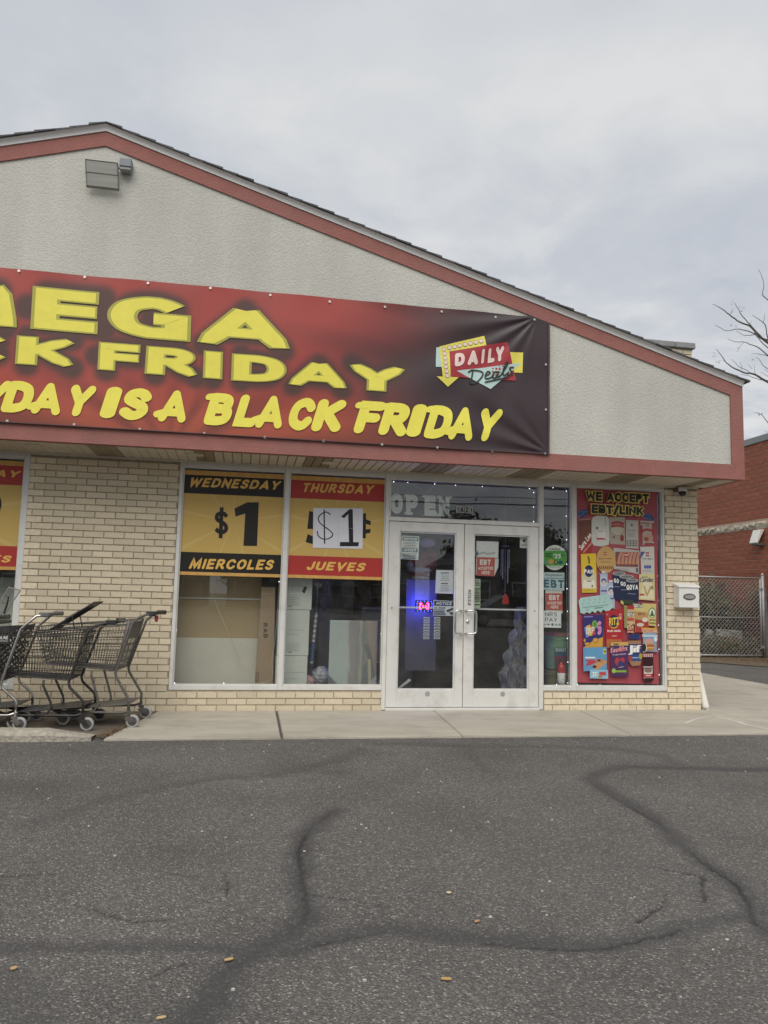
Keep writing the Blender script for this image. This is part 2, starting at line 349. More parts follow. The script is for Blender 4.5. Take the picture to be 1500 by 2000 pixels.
class Sheet:
    """flat print and paper on one vertical plane; drawing order stacks the inks toward the viewer"""
    def __init__(s, y, dy=0.00012, warp=None, grp=None):
        s.y = y; s.dy = dy; s.k = 0; s.mb = MB(); s.warp = warp
    def P(s, u, v): return at(u, v, y=s.y)
    def put(s, pts, m):
        s.mb.use(m); off = s.k*s.dy
        s.mb.poly([(p.x, p.y-off+(s.warp(p.x, p.z) if s.warp else 0), p.z) for p in pts])
    def poly(s, px, m, sc=None):
        s.k += 1
        if not s.warp: s.put([s.P(*q) for q in px], m); return
        bm = bmesh.new(); P = [s.P(*q) for q in px]; bm.faces.new([bm.verts.new(p) for p in P])   # cut up so that it follows the cloth
        for ax, no in ((0, (1, 0, 0)), (2, (0, 0, 1))):
            c = min(p[ax] for p in P)
            while c < max(p[ax] for p in P):
                co = [0, 0, 0]; co[ax] = c; bmesh.ops.bisect_plane(bm, geom=bm.verts[:]+bm.edges[:]+bm.faces[:], plane_co=co, plane_no=no); c += .035
        for f in bm.faces: s.put([v.co for v in f.verts], m)
        bm.free()
    def rect(s, u0, v0, u1, v1, m): s.poly([(u0, v1), (u1, v1), (u1, v0), (u0, v0)], m)
    def oval(s, u, v, a, b, m, n=20, rot=0):
        c, q = math.cos(rot), math.sin(rot)
        s.poly([(u+a*math.cos(t)*c-b*math.sin(t)*q, v+a*math.cos(t)*q+b*math.sin(t)*c) for t in [-2*math.pi*i/n for i in range(n)]], m)
    def line(s, px, w, m, curved=False):
        s.k += 1
        pts = [Vector((p.x, p.z)) for p in [s.P(*q) for q in px]]
        if curved: pts = smooth_path([(p.x, p.y) for p in pts], False, 5)
        for q in ribbon(pts, w, False, True): s.put([Vector((v.x, s.y, v.y)) for v in q], m)
    def text(s, txt, bl, br, tl, m, t=0.2, rnd=False, skew=0.0, gap=0.16, k=4, step=0.3):
        """stroke lettering fitted to the pixel box bl-br-tl"""
        O, X, Z = s.P(*bl), s.P(*br), s.P(*tl); ex, ez = X-O, Z-O
        x = 0; items = []
        for ch in txt:
            pl, w = paths(ch, t, k, step, not rnd); items.append((x, pl, w, ch)); x += w+gap*(0.5 if ch == ' ' else 1)
        W = x-gap
        for x0, pl, w, ch in items:
            for pth, cl in pl:
                s.k += 0.12
                for q in ribbon(pth, t, cl, rnd):
                    if not rnd and ch not in '$/Q': q = [Vector((min(max(v.x, 0), w), min(max(v.y, 0), 1))) for v in q]
                    s.put([O+ex*((x0+v.x+(v.y-.0)*skew)/W)+ez*v.y for v in q], m)
        s.k += 1
    def btext(s, txt, bl, br, tl, m, bold=0.0, shear=0.0):
        """built-in font fitted (ink box) to the pixel box"""
        vs, fs = bfont(txt, shear); O, X, Z = s.P(*bl), s.P(*br), s.P(*tl); ex, ez = X-O, Z-O
        for dx in ([0] if not bold else [-bold, 0, bold]):
            s.k += 0.4; s.mb.use(m); off = s.k*s.dy; b = len(s.mb.v)
            for (a, c) in vs:
                p = O+ex*a+ez*c; s.mb.v.append((p.x+dx*ez.length, p.y-off, p.z))
            for f in fs: s.mb.face([b+i for i in f])
        s.k += 1
    def build(s, name, parent): return s.mb.build(name, parent, recalc=False)
_BF = {}
def bfont(txt, shear):
    if (txt, shear) in _BF: return _BF[(txt, shear)]
    c = bpy.data.curves.new('lettering', 'FONT'); c.body = txt; c.shear = shear; c.resolution_u = 3
    o = bpy.data.objects.new('lettering', c); me = bpy.data.meshes.new_from_object(o)
    V = [(v.co.x, v.co.y) for v in me.vertices]; F = [tuple(p.vertices) for p in me.polygons]
    bpy.data.objects.remove(o); bpy.data.meshes.remove(me); bpy.data.curves.remove(c)
    x0 = min(v[0] for v in V); x1 = max(v[0] for v in V); y0 = min(v[1] for v in V); y1 = max(v[1] for v in V)
    V = [((a-x0)/(x1-x0), (b-y0)/(y1-y0)) for a, b in V]
    _BF[(txt, shear)] = (V, F); return V, F
#@@SECTION
# ================================================================== GROUND
Z_WALK = -0.038
def gz(y): return -0.058-0.012*np.clip(-1.5-y, 0, 5.5)
def build_asphalt():
    def axis(a, b, st, far):
        mid = np.arange(a, b+1e-6, st); lo = [a-x for x in far][::-1]; hi = [b+x for x in far]
        return np.concatenate([lo, mid, hi])
    far = [0.1, 0.3, 0.8, 2, 5, 12, 30, 80, 200, 500]
    xs = axis(-4.75, 3.1, 0.0145, far); ys = axis(-6.3, -1.42, 0.0145, far)
    X, Y = np.meshgrid(xs, ys); nx, ny = len(xs), len(ys)
    def wob(x, y, f, s):
        r = np.random.RandomState(s); o = 0
        for i in range(6):
            a = r.uniform(0, 6.28); k = f*(1.6**i)*r.uniform(.8, 1.2); o = o+np.sin(k*(x*math.cos(a)+y*math.sin(a))+r.uniform(0, 6.28))/(1.5**i)
        return o/2.4
    xw = X+0.018*wob(X, Y, 7, 1)+0.012*wob(X, Y, 26, 11); yw = Y+0.018*wob(X, Y, 7, 2)+0.012*wob(X, Y, 26, 12)
    def dist(px, xa, ya):
        P = [at(u, v, z=-0.09) for u, v in px]; P = [(p.x, p.y) for p in P]
        D = np.full(X.shape, 9.0)
        for (ax, ay), (bx, by) in zip(P[:-1], P[1:]):
            dx, dy = bx-ax, by-ay; l2 = dx*dx+dy*dy+1e-9
            t = np.clip(((xa-ax)*dx+(ya-ay)*dy)/l2, 0, 1)
            D = np.minimum(D, np.hypot(xa-ax-t*dx, ya-ay-t*dy))
        return D
    S = [([(650, 1585), (600, 1625), (585, 1660), (590, 1720), (598, 1765), (598, 1790), (560, 1820), (500, 1850), (460, 1880), (430, 1920), (400, 1960), (360, 2010)], .05, 1),
         ([(-60, 1845), (150, 1842), (300, 1843), (450, 1846), (505, 1850), (570, 1848), (640, 1826), (720, 1812), (760, 1806), (850, 1816), (950, 1829), (1100, 1842), (1180, 1838), (1250, 1825), (1330, 1806), (1400, 1792), (1540, 1770)], .042, .9),
         ([(1560, 1508), (1350, 1505), (1220, 1502), (1160, 1515), (1152, 1526), (1200, 1555), (1280, 1600), (1330, 1648), (1380, 1685), (1430, 1715), (1455, 1750), (1466, 1790), (1540, 1840)], .045, .95),
         ([(740, 1460), (900, 1463), (1100, 1465), (1200, 1468), (1290, 1480), (1330, 1500)], .05, .55),
         ([(60, 1612), (150, 1582), (230, 1560), (330, 1541), (440, 1523), (540, 1517), (600, 1505), (660, 1490), (705, 1470)], .05, .5),
         ([(20, 1890), (45, 1945), (62, 1990)], .06, .6), ([(915, 1465), (925, 1490), (955, 1512)], .03, .4),
         ([(1390, 1700), (1370, 1740), (1395, 1790)], .05, .5)]
    seal = np.zeros_like(X)
    edge = 0.6+0.4*wob(X, Y, 60, 3)
    for px, w, a in S:
        d = dist(px, xw, yw); seal = np.maximum(seal, a*np.clip(1.15-(d/(2.0*w*(1+.35*wob(X, Y, 9, 5))))**1.4+0.3*(edge-.6), 0, 1))
    Cn = [S[0][0][:9], [(a+6, b+8) for a, b in S[2][0][4:]], [(a, b+6) for a, b in S[1][0][5:10]], [(a, b+5) for a, b in S[1][0][10:15]],
          [(1385, 1690), (1370, 1715), (1300, 1735), (1298, 1765), (1240, 1795)], [(440, 1700), (441, 1745)], [(0, 1710), (120, 1700), (260, 1690), (390, 1712)],
          [(240, 1935), (330, 1880), (450, 1850)], [(1262, 1690), (1372, 1708), (1374, 1760)], [(120, 1580), (60, 1605), (0, 1612)], [(610, 1745), (700, 1755), (760, 1768)], [(150, 1760), (260, 1795), (330, 1790)]]
    crack = np.zeros_like(X)
    xc = X+0.010*wob(X, Y, 18, 21)+0.009*wob(X, Y, 70, 22); yc = Y+0.010*wob(X, Y, 18, 23)+0.009*wob(X, Y, 70, 24)
    for i, px in enumerate(Cn):
        d = dist(px, xc, yc); w = 0.012 if i < 3 else 0.008
        crack = np.maximum(crack, np.clip(1.4-d/w, 0, 1)*np.clip(.55+.9*wob(X, Y, 5, 30+i), 0.05, 1))
    stain = np.zeros_like(X)
    for (u, v), r, a in [((40, 1540), .55, .8), ((660, 1508), .30, .9), ((180, 1470), .8, .4), ((950, 1475), .7, .3), ((1390, 1500), .7, .35), ((1390, 1840), .3, .5), ((590, 1500), .5, .4)]:
        p = at(u, v, z=-0.08); d = np.hypot(xw-p.x, (yw-p.y)*1.6); stain = np.maximum(stain, a*np.clip(1-d/r+.35*wob(X, Y, 6, 40), 0, 1))
    stain = np.clip(stain+0.5*np.clip(1-(-1.42-Y)/0.28, 0, 1)*(0.5+0.5*wob(X, Y, 5, 50)), 0, 1)
    Z = gz(Y)+0.006*wob(X, Y, 1.6, 60)-0.008*crack-0.002*seal
    Z = np.where(Y > -1.6, -0.058, Z)
    Z = np.where((np.abs(X) > 12) | (Y < -12), -0.124, Z)
    nv = nx*ny; me = bpy.data.meshes.new('parking_lot'); me.vertices.add(nv)
    me.vertices.foreach_set('co', np.stack([X, Y, Z], -1).astype(np.float32).ravel())
    i = np.arange(nx-1)[None, :]+nx*np.arange(ny-1)[:, None]
    q = np.stack([i, i+1, i+1+nx, i+nx], -1).reshape(-1, 4).astype(np.int32); nf = len(q)
    me.loops.add(nf*4); me.loops.foreach_set('vertex_index', q.ravel()); me.polygons.add(nf)
    me.polygons.foreach_set('loop_start', np.arange(0, nf*4, 4, dtype=np.int32)); me.polygons.foreach_set('use_smooth', np.ones(nf, bool))
    me.update(calc_edges=True)
    ca = me.color_attributes.new('wear', 'FLOAT_COLOR', 'POINT')
    ca.data.foreach_set('color', np.stack([seal, crack, stain, np.ones_like(X)], -1).astype(np.float32).ravel())
    m = bpy.data.materials.new('worn_asphalt'); m.use_nodes = True; nt = m.node_tree; N = nt.nodes; L = nt.links; p = N['Principled BSDF']
    p.inputs['Roughness'].default_value = 0.88; p.inputs['Specular IOR Level'].default_value = 0.3
    tc = N.new('ShaderNodeTexCoord'); at_ = N.new('ShaderNodeAttribute'); at_.attribute_name = 'wear'; sp = N.new('ShaderNodeSeparateColor'); L.new(at_.outputs['Color'], sp.inputs[0])
    vo = N.new('ShaderNodeTexVoronoi'); vo.inputs['Scale'].default_value = 135; L.new(tc.outputs['Object'], vo.inputs['Vector'])
    sv = N.new('ShaderNodeSeparateColor'); L.new(vo.outputs['Color'], sv.inputs[0])
    r0 = N.new('ShaderNodeValToRGB'); L.new(sv.outputs[0], r0.inputs[0]); e = r0.color_ramp.elements
    e[0].position = 0; e[0].color = (.090, .085, .079, 1); e[1].position = 1; e[1].color = (.37, .35, .315, 1)
    for ps, c in ((.45, (.118, .111, .102, 1)), (.78, (.155, .146, .134, 1)), (.94, (.215, .202, .184, 1))): q_ = e.new(ps); q_.color = c
    big = N.new('ShaderNodeTexNoise'); big.inputs['Scale'].default_value = 1.1; big.inputs['Detail'].default_value = 7; big.inputs['Roughness'].default_value = .62; L.new(tc.outputs['Object'], big.inputs[0])
    br = N.new('ShaderNodeMapRange'); br.inputs[1].default_value = .3; br.inputs[2].default_value = .7; br.inputs[3].default_value = .82; br.inputs[4].default_value = 1.15; L.new(big.outputs[0], br.inputs[0])
    hs = N.new('ShaderNodeHueSaturation'); L.new(r0.outputs[0], hs.inputs['Color']); L.new(br.outputs[0], hs.inputs['Value'])
    def mixin(col, fac, c, k):
        f = N.new('ShaderNodeMath'); f.operation = 'MULTIPLY'; f.inputs[1].default_value = k; L.new(fac, f.inputs[0])
        x = N.new('ShaderNodeMix'); x.data_type = 'RGBA'; L.new(f.outputs[0], x.inputs[0]); L.new(col, x.inputs[6]); x.inputs[7].default_value = (*c, 1); return x.outputs[2]
    c = mixin(hs.outputs[0], sp.outputs[2], (.07, .06, .054), .55)
    c = mixin(c, sp.outputs[0], (.046, .044, .045), .74)
    c = mixin(c, sp.outputs[1], (.02, .02, .02), .75)
    L.new(c, p.inputs['Base Color'])
    hn = N.new('ShaderNodeTexNoise'); hn.inputs['Scale'].default_value = 45; hn.inputs['Detail'].default_value = 5; L.new(tc.outputs['Object'], hn.inputs[0])
    ad = N.new('ShaderNodeMath'); ad.operation = 'SUBTRACT'; L.new(hn.outputs[0], ad.inputs[0]); L.new(vo.outputs['Distance'], ad.inputs[1])
    bs = N.new('ShaderNodeMapRange'); bs.inputs[3].default_value = 1; bs.inputs[4].default_value = .35; L.new(sp.outputs[0], bs.inputs[0])
    bp = N.new('ShaderNodeBump'); bp.inputs['Distance'].default_value = .007; L.new(bs.outputs[0], bp.inputs['Strength']); L.new(ad.outputs[0], bp.inputs['Height']); L.new(bp.outputs[0], p.inputs['Normal'])
    me.materials.append(m)
    o = bpy.data.objects.new('parking_lot', me); COL.objects.link(o); struct(o)
build_asphalt()

# ---- sidewalk: a bed with poured slabs
walk = struct(MB(M_DARK).box(-3.3, 5.6, -1.46, 12, -0.2, -0.062).build('sidewalk'))
def slab(pts, name='slab', m=M_CONC, top=Z_WALK, thick=0.07):
    b = MB(m); n = len(pts)
    # top ring slightly inset for a worn arris, with wavy front edge points
    c = Vector((sum(p[0] for p in pts)/n, sum(p[1] for p in pts)/n))
    lo = [(x, y, top-thick) for x, y in pts]; mid = [(x, y, top-.008) for x, y in pts]
    hi = []
    for x, y in pts:
        d = Vector((c.x-x, c.y-y)).normalized()*.007; hi.append((x+d.x, y+d.y, top))
    v0 = len(b.v); b.v += lo+mid+hi
    for k in range(2):
        for i in range(n): b.face((v0+k*n+i, v0+k*n+(i+1) % n, v0+(k+1)*n+(i+1) % n, v0+(k+1)*n+i))
    b.face(range(v0+2*n, v0+3*n)); b.face(range(v0+n-1, v0-1, -1))
    return b.build(name, walk)
def front_edge(x0, x1):
    n = max(2, int((x1-x0)/.09)); return [(x0+(x1-x0)*i/n, -1.497+random.uniform(-.008, .008)) for i in range(n+1)]
slab(front_edge(-3.50, -2.05)+[(-2.038, -.004), (-3.18, -.004)][:1]+[(-3.22, -.004)])
slab(front_edge(-2.027, -.437)+[(-.335, -.004), (-2.012, -.004)])
slab(front_edge(-.429, 1.186)+[(1.35, -.004), (-.327, -.004)])
slab(front_edge(1.194, 2.93)+[(2.93, -.004), (1.358, -.004)])
slab(front_edge(2.936, 5.65)+[(5.65, -.006), (2.936, -.006)])
for y0, y1 in ((0, 1.8), (1.806, 3.6), (3.606, 5.4), (5.406, 7.2), (7.206, 9.2)): slab([(2.885, y0), (5.65, y0), (5.65, y1), (2.885, y1)])
# pale repaired crack across the corner slab
ck = MB(mat('pale_crack_filler', (.62, .6, .53), .9, var=.15))
pp = [at(u, v, z=Z_WALK+.002) for u, v in [(1338, 1412), (1356, 1405), (1375, 1401), (1392, 1398), (1400, 1399), (1420, 1404), (1440, 1409), (1458, 1415), (1478, 1419), (1500, 1424), (1540, 1432)]]
for a, b in zip(pp[:-1], pp[1:]):
    d = (b-a).normalized(); s_ = Vector((-d.y, d.x, 0))*random.uniform(.009, .02); ck.poly([a-s_, b-s_*.8, b+s_*.8, a+s_])
ck.build('crack_filler', walk)
# ---- dirty pad and rolled kerb under the carts
pad = struct(MB(M_DIRT).poly([(-9, -1.27, -.05), (-3.62, -1.3, -.05), (-3.5, -1.44, -.052), (-3.22, -.003, -.045), (-9, -.003, -.045)]).build('cart_pad'))
kb = MB(M_KERB); xs_ = [-9+.12*i for i in range(46)]; prof = []
for x in xs_:
    t = min(1, max(0.12, (-3.52-x)/.45)) if x > -3.97 else 1
    j = random.uniform(-.006, .006)
    prof.append([(x, -1.512+j, -.13), (x, -1.505+j, -.03+.02*t), (x, -1.47+j, -.045+.075*t), (x, -1.38, -.05+.085*t+j*.6), (x, -1.28, -.052+.06*t), (x, -1.24, -.09)])
for i in range(len(prof)-1):
    for k in range(5): kb.poly([prof[i][k], prof[i+1][k], prof[i+1][k+1], prof[i][k+1]])
struct(kb.build('kerb', smooth=False))
# ---- earth strip by the fence and side grass
er = MB(mat('bare_earth', (.14, .105, .066), 1, var=.35, scale=6, bump=.03, bscale=18, grime=(.06, .065, .03), gscale=3))
er.poly([(7.3, 6.6, -.045), (9.6, 3.8, -.045), (10.2, 3.8, -.045), (10.2, 30, -.045), (4.2, 30, -.045), (4.5, 9.9, -.045)])
struct(er.build('earth_strip'))

# ================================================================== STORE
FY = -0.671                       # front plane of the gable canopy
store = thing('store_building', 'tan brick discount store with stucco gable, red trim and glass storefront', 'building', (-3.966, 0, -0.05))
def part(mb, name, parent=store, **k): return mb.build(name, parent, **k)
# ---- brick walls (mortar core + bricks)
X0, X1, X2, X3 = -4.6255, -3.140, 2.449, 2.874
core = MB(M_MORTAR)
core.box(X0+.003, X1-.003, .009, .25, -.08, 2.556)                                   # left pier
core.box(X1-.003, -.912, .009, .25, -.08, .168)                                      # dwarf wall
core.box(-9, X0+.003, .009, .25, -.08, .168)
core.box(.94, X2+.003, .0095, .25, -.08, .168); core.box(X2+.003, X3-.003, .009, .25, -.08, 2.556)
core.box(X3-.2, X3-.003, .25, 9, -.08, 2.556)                                          # side wall
wall = part(core, 'brick_wall')
BZ, BC, BL = -.047, .0677, .2032
def brick_mesh(seed):
    r = random.Random(seed); bm = bmesh.new(); bmesh.ops.create_cube(bm, size=1)
    for v in bm.verts: v.co = Vector((v.co.x, v.co.y, v.co.z))
    bmesh.ops.bevel(bm, geom=[e for e in bm.edges if all(v.co.y < 0 for v in e.verts)], offset=.02, segments=1, affect='EDGES')
    for v in bm.verts: v.co += Vector((r.uniform(-.008, .008), r.uniform(-.02, .02), r.uniform(-.02, .02)))
    me = bpy.data.meshes.new('brick'); bm.to_mesh(me); bm.free(); me.materials.append(M_BRICK); return me
BM = [brick_mesh(i) for i in range(8)]
bricks = []
def lay(x0, x1, r0, r1, ph=0.0):
    for r in range(r0, r1):
        z = BZ+r*BC; off = -2.036+ph+(BL/2 if r % 2 else 0)
        k = math.floor((x0-off)/BL); x = off+k*BL
        while x < x1:
            a, b = max(x+.005, x0), min(x+BL-.005, x1)
            if b-a > .03: bricks.append((a, b, z+.005, z+BC-.005))
            x += BL
lay(-9, X0, 0, 3); lay(X0, X1, 0, 38, ); lay(X1, -.905, 0, 3); lay(.945, X2, 0, 3, .03); lay(X2, X3, 0, 38, .03)
bricks = [(a, b, z0, min(z1, 2.545)) for a, b, z0, z1 in bricks if z0 < 2.53]
vis = [b for b in bricks if b[1] > -4.95]
vis.sort(key=lambda b: (b[0]+b[1])/2-CPOS[0] if (b[0]+b[1])/2 > CPOS[0] else (CPOS[0]-(b[0]+b[1])/2)*.9)
def as_brick(b, parent, me=None):
    a, c, z0, z1 = b; o = bpy.data.objects.new('brick', me or random.choice(BM)); COL.objects.link(o); o.parent = parent
    o.location = Vector(((a+c)/2, .04+random.uniform(-.002, .002), (z0+z1)/2))-origin_of(parent); o.scale = (c-a, .08, z1-z0); return o
for b in vis[:300]: as_brick(b, wall)
rest = MB(M_BRICK)
for a, b, z0, z1 in vis[300:]+[b for b in bricks if b[1] <= -4.95]:
    j = random.uniform(-.002, .002); rest.hexa([(a, j, z0), (b, j, z0), (b, .07, z0), (a, .07, z0), (a, j, z1), (b, j, z1), (b, .07, z1), (a, .07, z1)])
# side return bricks
for r in range(38):
    z = BZ+r*BC; y = 0.1 if r % 2 else .0
    while y < 2.2:
        a = max(y, .082)+.005; rest.box(X3-.06, X3+random.uniform(-.002, .002), a, y+BL-.005, z+.005, min(z+BC-.005, 2.545)); y += BL
o = part(rest, 'bricks', wall); o['kind'] = 'stuff'
# ---- gable canopy
SL = .3016; AX, AZ, HW = -3.966, 5.737, 6.99
def rz(x): return AZ-SL*abs(x-AX)
XL, XR = AX-HW, AX+HW
part(MB(M_STUCCO).prism([(XL+.05, FY, 2.6), (XR-.05, FY, 2.6), (XR-.05, FY, rz(XR)-.05), (AX, FY, AZ-.05), (XL+.05, FY, rz(XL)-.05)], (0, .12, 0)), 'gable')
TY = FY-.016
for s in (-1, 1):
    xe = AX+s*HW
    part(MB(M_RED).prism([(AX, TY, AZ), (xe, TY, rz(xe)), (xe, TY, rz(xe)-.15), (AX, TY, AZ-.15)], (0, .05, 0)), 'rake_trim')
    a, b = sorted((xe, xe-s*.155))
    part(MB(M_RED).prism([(a, TY-.001, 2.735), (b, TY-.001, 2.735), (b, TY-.001, rz(b)-.151), (a, TY-.001, rz(a)-.151)], (0, .05, 0)), 'corner_trim')
    # curved rake moulding under the shingles
    pr = [(-.012, .0), (-.014, .012), (-.022, .03), (-.036, .045), (-.05, .052), (.05, .052), (.05, 0)]
    mb = MB(M_WHITE); n = len(pr)
    A = [(AX, TY+dy, AZ+.001+dz) for dy, dz in pr]; B = [(xe+s*.0, TY+dy, rz(xe)+.001+dz) for dy, dz in pr]
    v0 = len(mb.v); mb.v += A+B
    for i in range(n): mb.face((v0+i, v0+(i+1) % n, v0+n+(i+1) % n, v0+n+i))
    mb.face(range(v0, v0+n)); mb.face(range(v0+2*n-1, v0+n-1, -1))
    part(mb, 'rake_moulding')
part(MB(M_RED).box(XL, XR, TY-.002, FY+.06, 2.569, 2.735), 'fascia_trim')
part(MB(M_RED).box(XR-.05, XR, FY+.061, .6, 2.569, rz(XR)-.02), 'side_trim')
# roof: deck and shingle courses
deck = MB(M_SHING)
for s in (-1, 1):
    xe = AX+s*(HW+.03); deck.prism([(AX, FY-.03, AZ+.056), (xe, FY-.03, rz(xe)+.056), (xe, FY-.03, rz(xe)+.066), (AX, FY-.03, AZ+.066)], (0, 4.2, 0))
roof = part(deck, 'roof')
EXP = .165; 
for s in (-1, 1):
    n = int((HW+.06)/EXP)+1
    for i in range(n):
        xa = AX+s*max(0, i*EXP-.03); xb = AX+s*min(HW+.065, (i+1)*EXP+random.uniform(-.012, .012)); j = random.uniform(-.012, .01)
        za, zb = rz(xa)+.068, rz(xb)+.069
        sb = MB(M_SHING); yf = FY-.062+j
        sb.hexa([(xa, yf, za), (xb, yf, zb), (xb, 3.4, zb), (xa, 3.4, za), (xa, yf, za+.008), (xb, yf, zb+.022), (xb, 3.4, zb+.022), (xa, 3.4, za+.008)])
        part(sb, 'shingle', roof)
# soffit boards
sof = part(MB(M_DARK).box(-9, XR-.051, FY+.061, .02, 2.575, 2.6), 'soffit')
k = 0; x = -2.309-int((9-2.309)/.0925)*.0925
while x < XR-.06:
    xb = min(x+.0925, XR-.053); c = (x+xb)/2
    dark = any(a < c < b for a, b in ((-4.0, -3.74), (-3.0, -2.76), (-1.86, -1.57), (-.64, -.30), (.46, .80), (1.62, 1.9), (2.6, 2.75), (-5.2, -4.95)))
    sb = MB(M_SOFFD if dark else M_SOFF); dz = random.uniform(0, .0015)
    sb.prism([(x+.002, FY+.062, 2.566+dz), (xb-.010, FY+.062, 2.566+dz), (xb-.004, FY+.062, 2.5735), (x+.002, FY+.062, 2.5735)], (0, -FY-.062-.012, 0))
    part(sb, 'soffit_board', sof); x += .0925
part(MB(M_SOFF).box(-9, X3, -.030, -.012, 2.545, 2.566), 'soffit_mould', sof)
# ---- brick parapet rising behind the canopy roof
par = MB(M_MORTAR).box(1.2, 2.868, .058, .5, 3.5, 4.283); par = part(par, 'parapet')
for r in range(9):
    z = 4.287-BC*(r+1); x = 1.3+(BL/2 if r % 2 else .03)
    while x < 2.874:
        a, b = x+.005, min(x+BL-.005, 2.874)
        if b-a > .04:
            o = as_brick((a, b, z+.005, z+BC-.005), par); o.location.y += .05
        x += BL
M_COPE = mat('grey_coping', (.26, .26, .26), .8, var=.2, scale=5, bump=.004, bscale=60)
for a, b in ((1.1, 2.63), (2.636, 2.905)): part(MB(M_COPE).box(a, b, .015, .55, 4.288, 4.362), 'coping', par, bevel=.008)

# ---- storefront frames
YF, YG, YB = .006, .052, .10
def bars(rects, name='window_frame', y0=YF, m=M_ALU, parent=store, bev=.003):
    b = MB(m)
    for (a, c, z0, z1) in rects: b.box(a, c, y0, YB, z0, z1)
    return part(b, name, parent, bevel=bev)
ZS, ZG, ZT, ZH = .1726, .222, 2.505, 2.553
def window(x0, x1, z0=ZG, z1=ZT, name='window_frame', left=None, right=None, sill=True):
    r = [(x0, x1, z1, ZH)]
    if sill: r.append((x0, x1, ZS, z0))
    if left: r.append((left, x0, ZS, ZH))
    if right: r.append((x1, right, ZS, ZH))
    f = bars(r, name)
    bd = MB(M_ALU); w = .011
    for q in ((x0+.001, x0+w, z0+.001, z1-.001), (x1-w, x1-.001, z0+.001, z1-.001), (x0+w, x1-w, z0+.001, z0+w), (x0+w, x1-w, z1-w, z1-.001)): bd.box(q[0], q[1], .024, .046, q[2], q[3])
    part(bd, 'glazing_bead', f)
    part(MB(GLASS).box(x0+.004, x1-.004, YG, YG+.006, z0+.004, z1-.004), 'glass_pane', f)
    return f
window(-6.9, -4.685, right=X0-.002, left=-6.94)
window(-3.099, -2.025, left=X1+.002)
window(-1.972, -.912)
bars([(-2.0245, -1.9725, ZS, ZH)], 'mullion', y0=.002)
bars([(-.9115, -.868, -.035, ZH)], 'door_jamb', y0=.001); bars([(.884, .934, -.035, ZH)], 'door_jamb', y0=.001)
# transom
tf = bars([(-.8675, .8835, 2.482, ZH), (-.8675, .8835, 2.018, 2.063), (-.8675, -.850, 2.064, 2.481), (.874, .8835, 2.064, 2.481)], 'transom_frame')
part(MB(GLASS).box(-.846, .870, YG, YG+.006, 2.067, 2.478), 'glass_pane', tf)
window(.9345, 1.280, right=1.338); window(1.3385, 2.420, right=X2-.002)
bars([(-.867, .883, -.04, -.012)], 'threshold', y0=-.02)
def door(x0, x1, g0, g1, hx, lock):
    d = bars([(x0, g0, -.006, 2.012), (g1, x1, -.006, 2.012), (g0, g1, -.006, .178), (g0, g1, 1.907, 2.012)], 'door', y0=.014)
    bd = MB(M_ALU); w = .014
    for q in ((g0+.001, g0+w, .179, 1.906), (g1-w, g1-.001, .179, 1.906), (g0+w, g1-w, .179, .178+w), (g0+w, g1-w, 1.907-w, 1.906)): bd.box(q[0], q[1], .03, .046, q[2], q[3])
    part(bd, 'glazing_bead', d)
    part(MB(GLASS).box(g0+.004, g1-.004, YG, YG+.006, .182, 1.903), 'glass_pane', d)
    s = 1 if hx[1] > hx[0] else -1
    a, b = hx; z0, z1 = .795, 1.046; r = .03
    pts = [(a, .013, z1), (a, -.02, z1), (a+s*.012, -.042, z1), (b-s*r, -.045, z1), (b-s*.008, -.045, z1-.008), (b, -.045, z1-r), (b, -.045, z0+r), (b-s*.008, -.045, z0+.008), (b-s*r, -.045, z0), (a+s*.012, -.042, z0), (a, -.02, z0), (a, .013, z0)]
    part(MB(M_STEEL).tube(pts, .011, 10), 'pull_handle', d, smooth=True)
    part(MB(mat('white_bar', (.7, .72, .72), .4)).box(g0-.02, g1+.02, .105, .135, 1.055, 1.075), 'push_bar', d, bevel=.004)
    if lock:
        part(MB(M_STEEL).lathe([(.019, .014), (.019, .004), (.012, .0), (.012, .002)], (.048, 0, .925), 16, 'y'), 'lock_cylinder', d)
    sc = MB(mat('screw', (.25, .25, .24), .5, metal=.8)).lathe([(.008, .013), (.007, .008), (.002, .007)], (x0+.05 if not lock else x1-.05, 0, 1.06), 10, 'y'); part(sc, 'screw', d)
    part(MB(mat('etched_badge', (.33, .32, .30), .5)).lathe([(.001, .0125), (.028, .0125), (.028, .0139)], ((g0+g1)/2+.02, 0, .135), 14, 'y'), 'badge', d)
door(-.864, -.0035, -.741, -.094, (-.03, -.11), False); door(.0035, .8805, .114, .768, (.022, .131), True)

# ================================================================== BANNER
BX0, BX1, BZ0, BZ1 = -8.64, .712, 2.722, 4.222
BY = TY-.02
def ripple(x, z):
    x = np.asarray(x, float); z = np.asarray(z, float); o = np.zeros(np.broadcast(x, z).shape)
    for cx, cz, dr, k, a in ((.56, 4.23, -1, 17, .014), (.70, 2.73, 1, 15, .012)):
        dx, dz = cx-x, z-cz; r = np.hypot(dx, dz)+1e-3; th = np.arctan2(dz*dr, dx+.02)
        o += a*np.exp(-r/1.15)*np.minimum(1, r/.15)*np.sin(th*k+.8)*np.clip(1.5-np.abs(th), 0, 1)
    o += .004*np.sin(x*1.9+z*2.3)+.003*np.sin(x*4.1-z*1.7)+.0035*np.sin(z*9+np.sin(x*2.2)*1.4)*np.clip((x+2.2)/2.5, 0, 1)
    o += .005*np.sin(x*7.4)*np.exp(-(BZ1-z)/.12)
    return o
def bwarp(x, z): return float(ripple(x, z))
HALO = []     # centre lines of the two big words in x, z (metres) with half widths
sh = Sheet(BY-.006, dy=.0002, warp=bwarp)
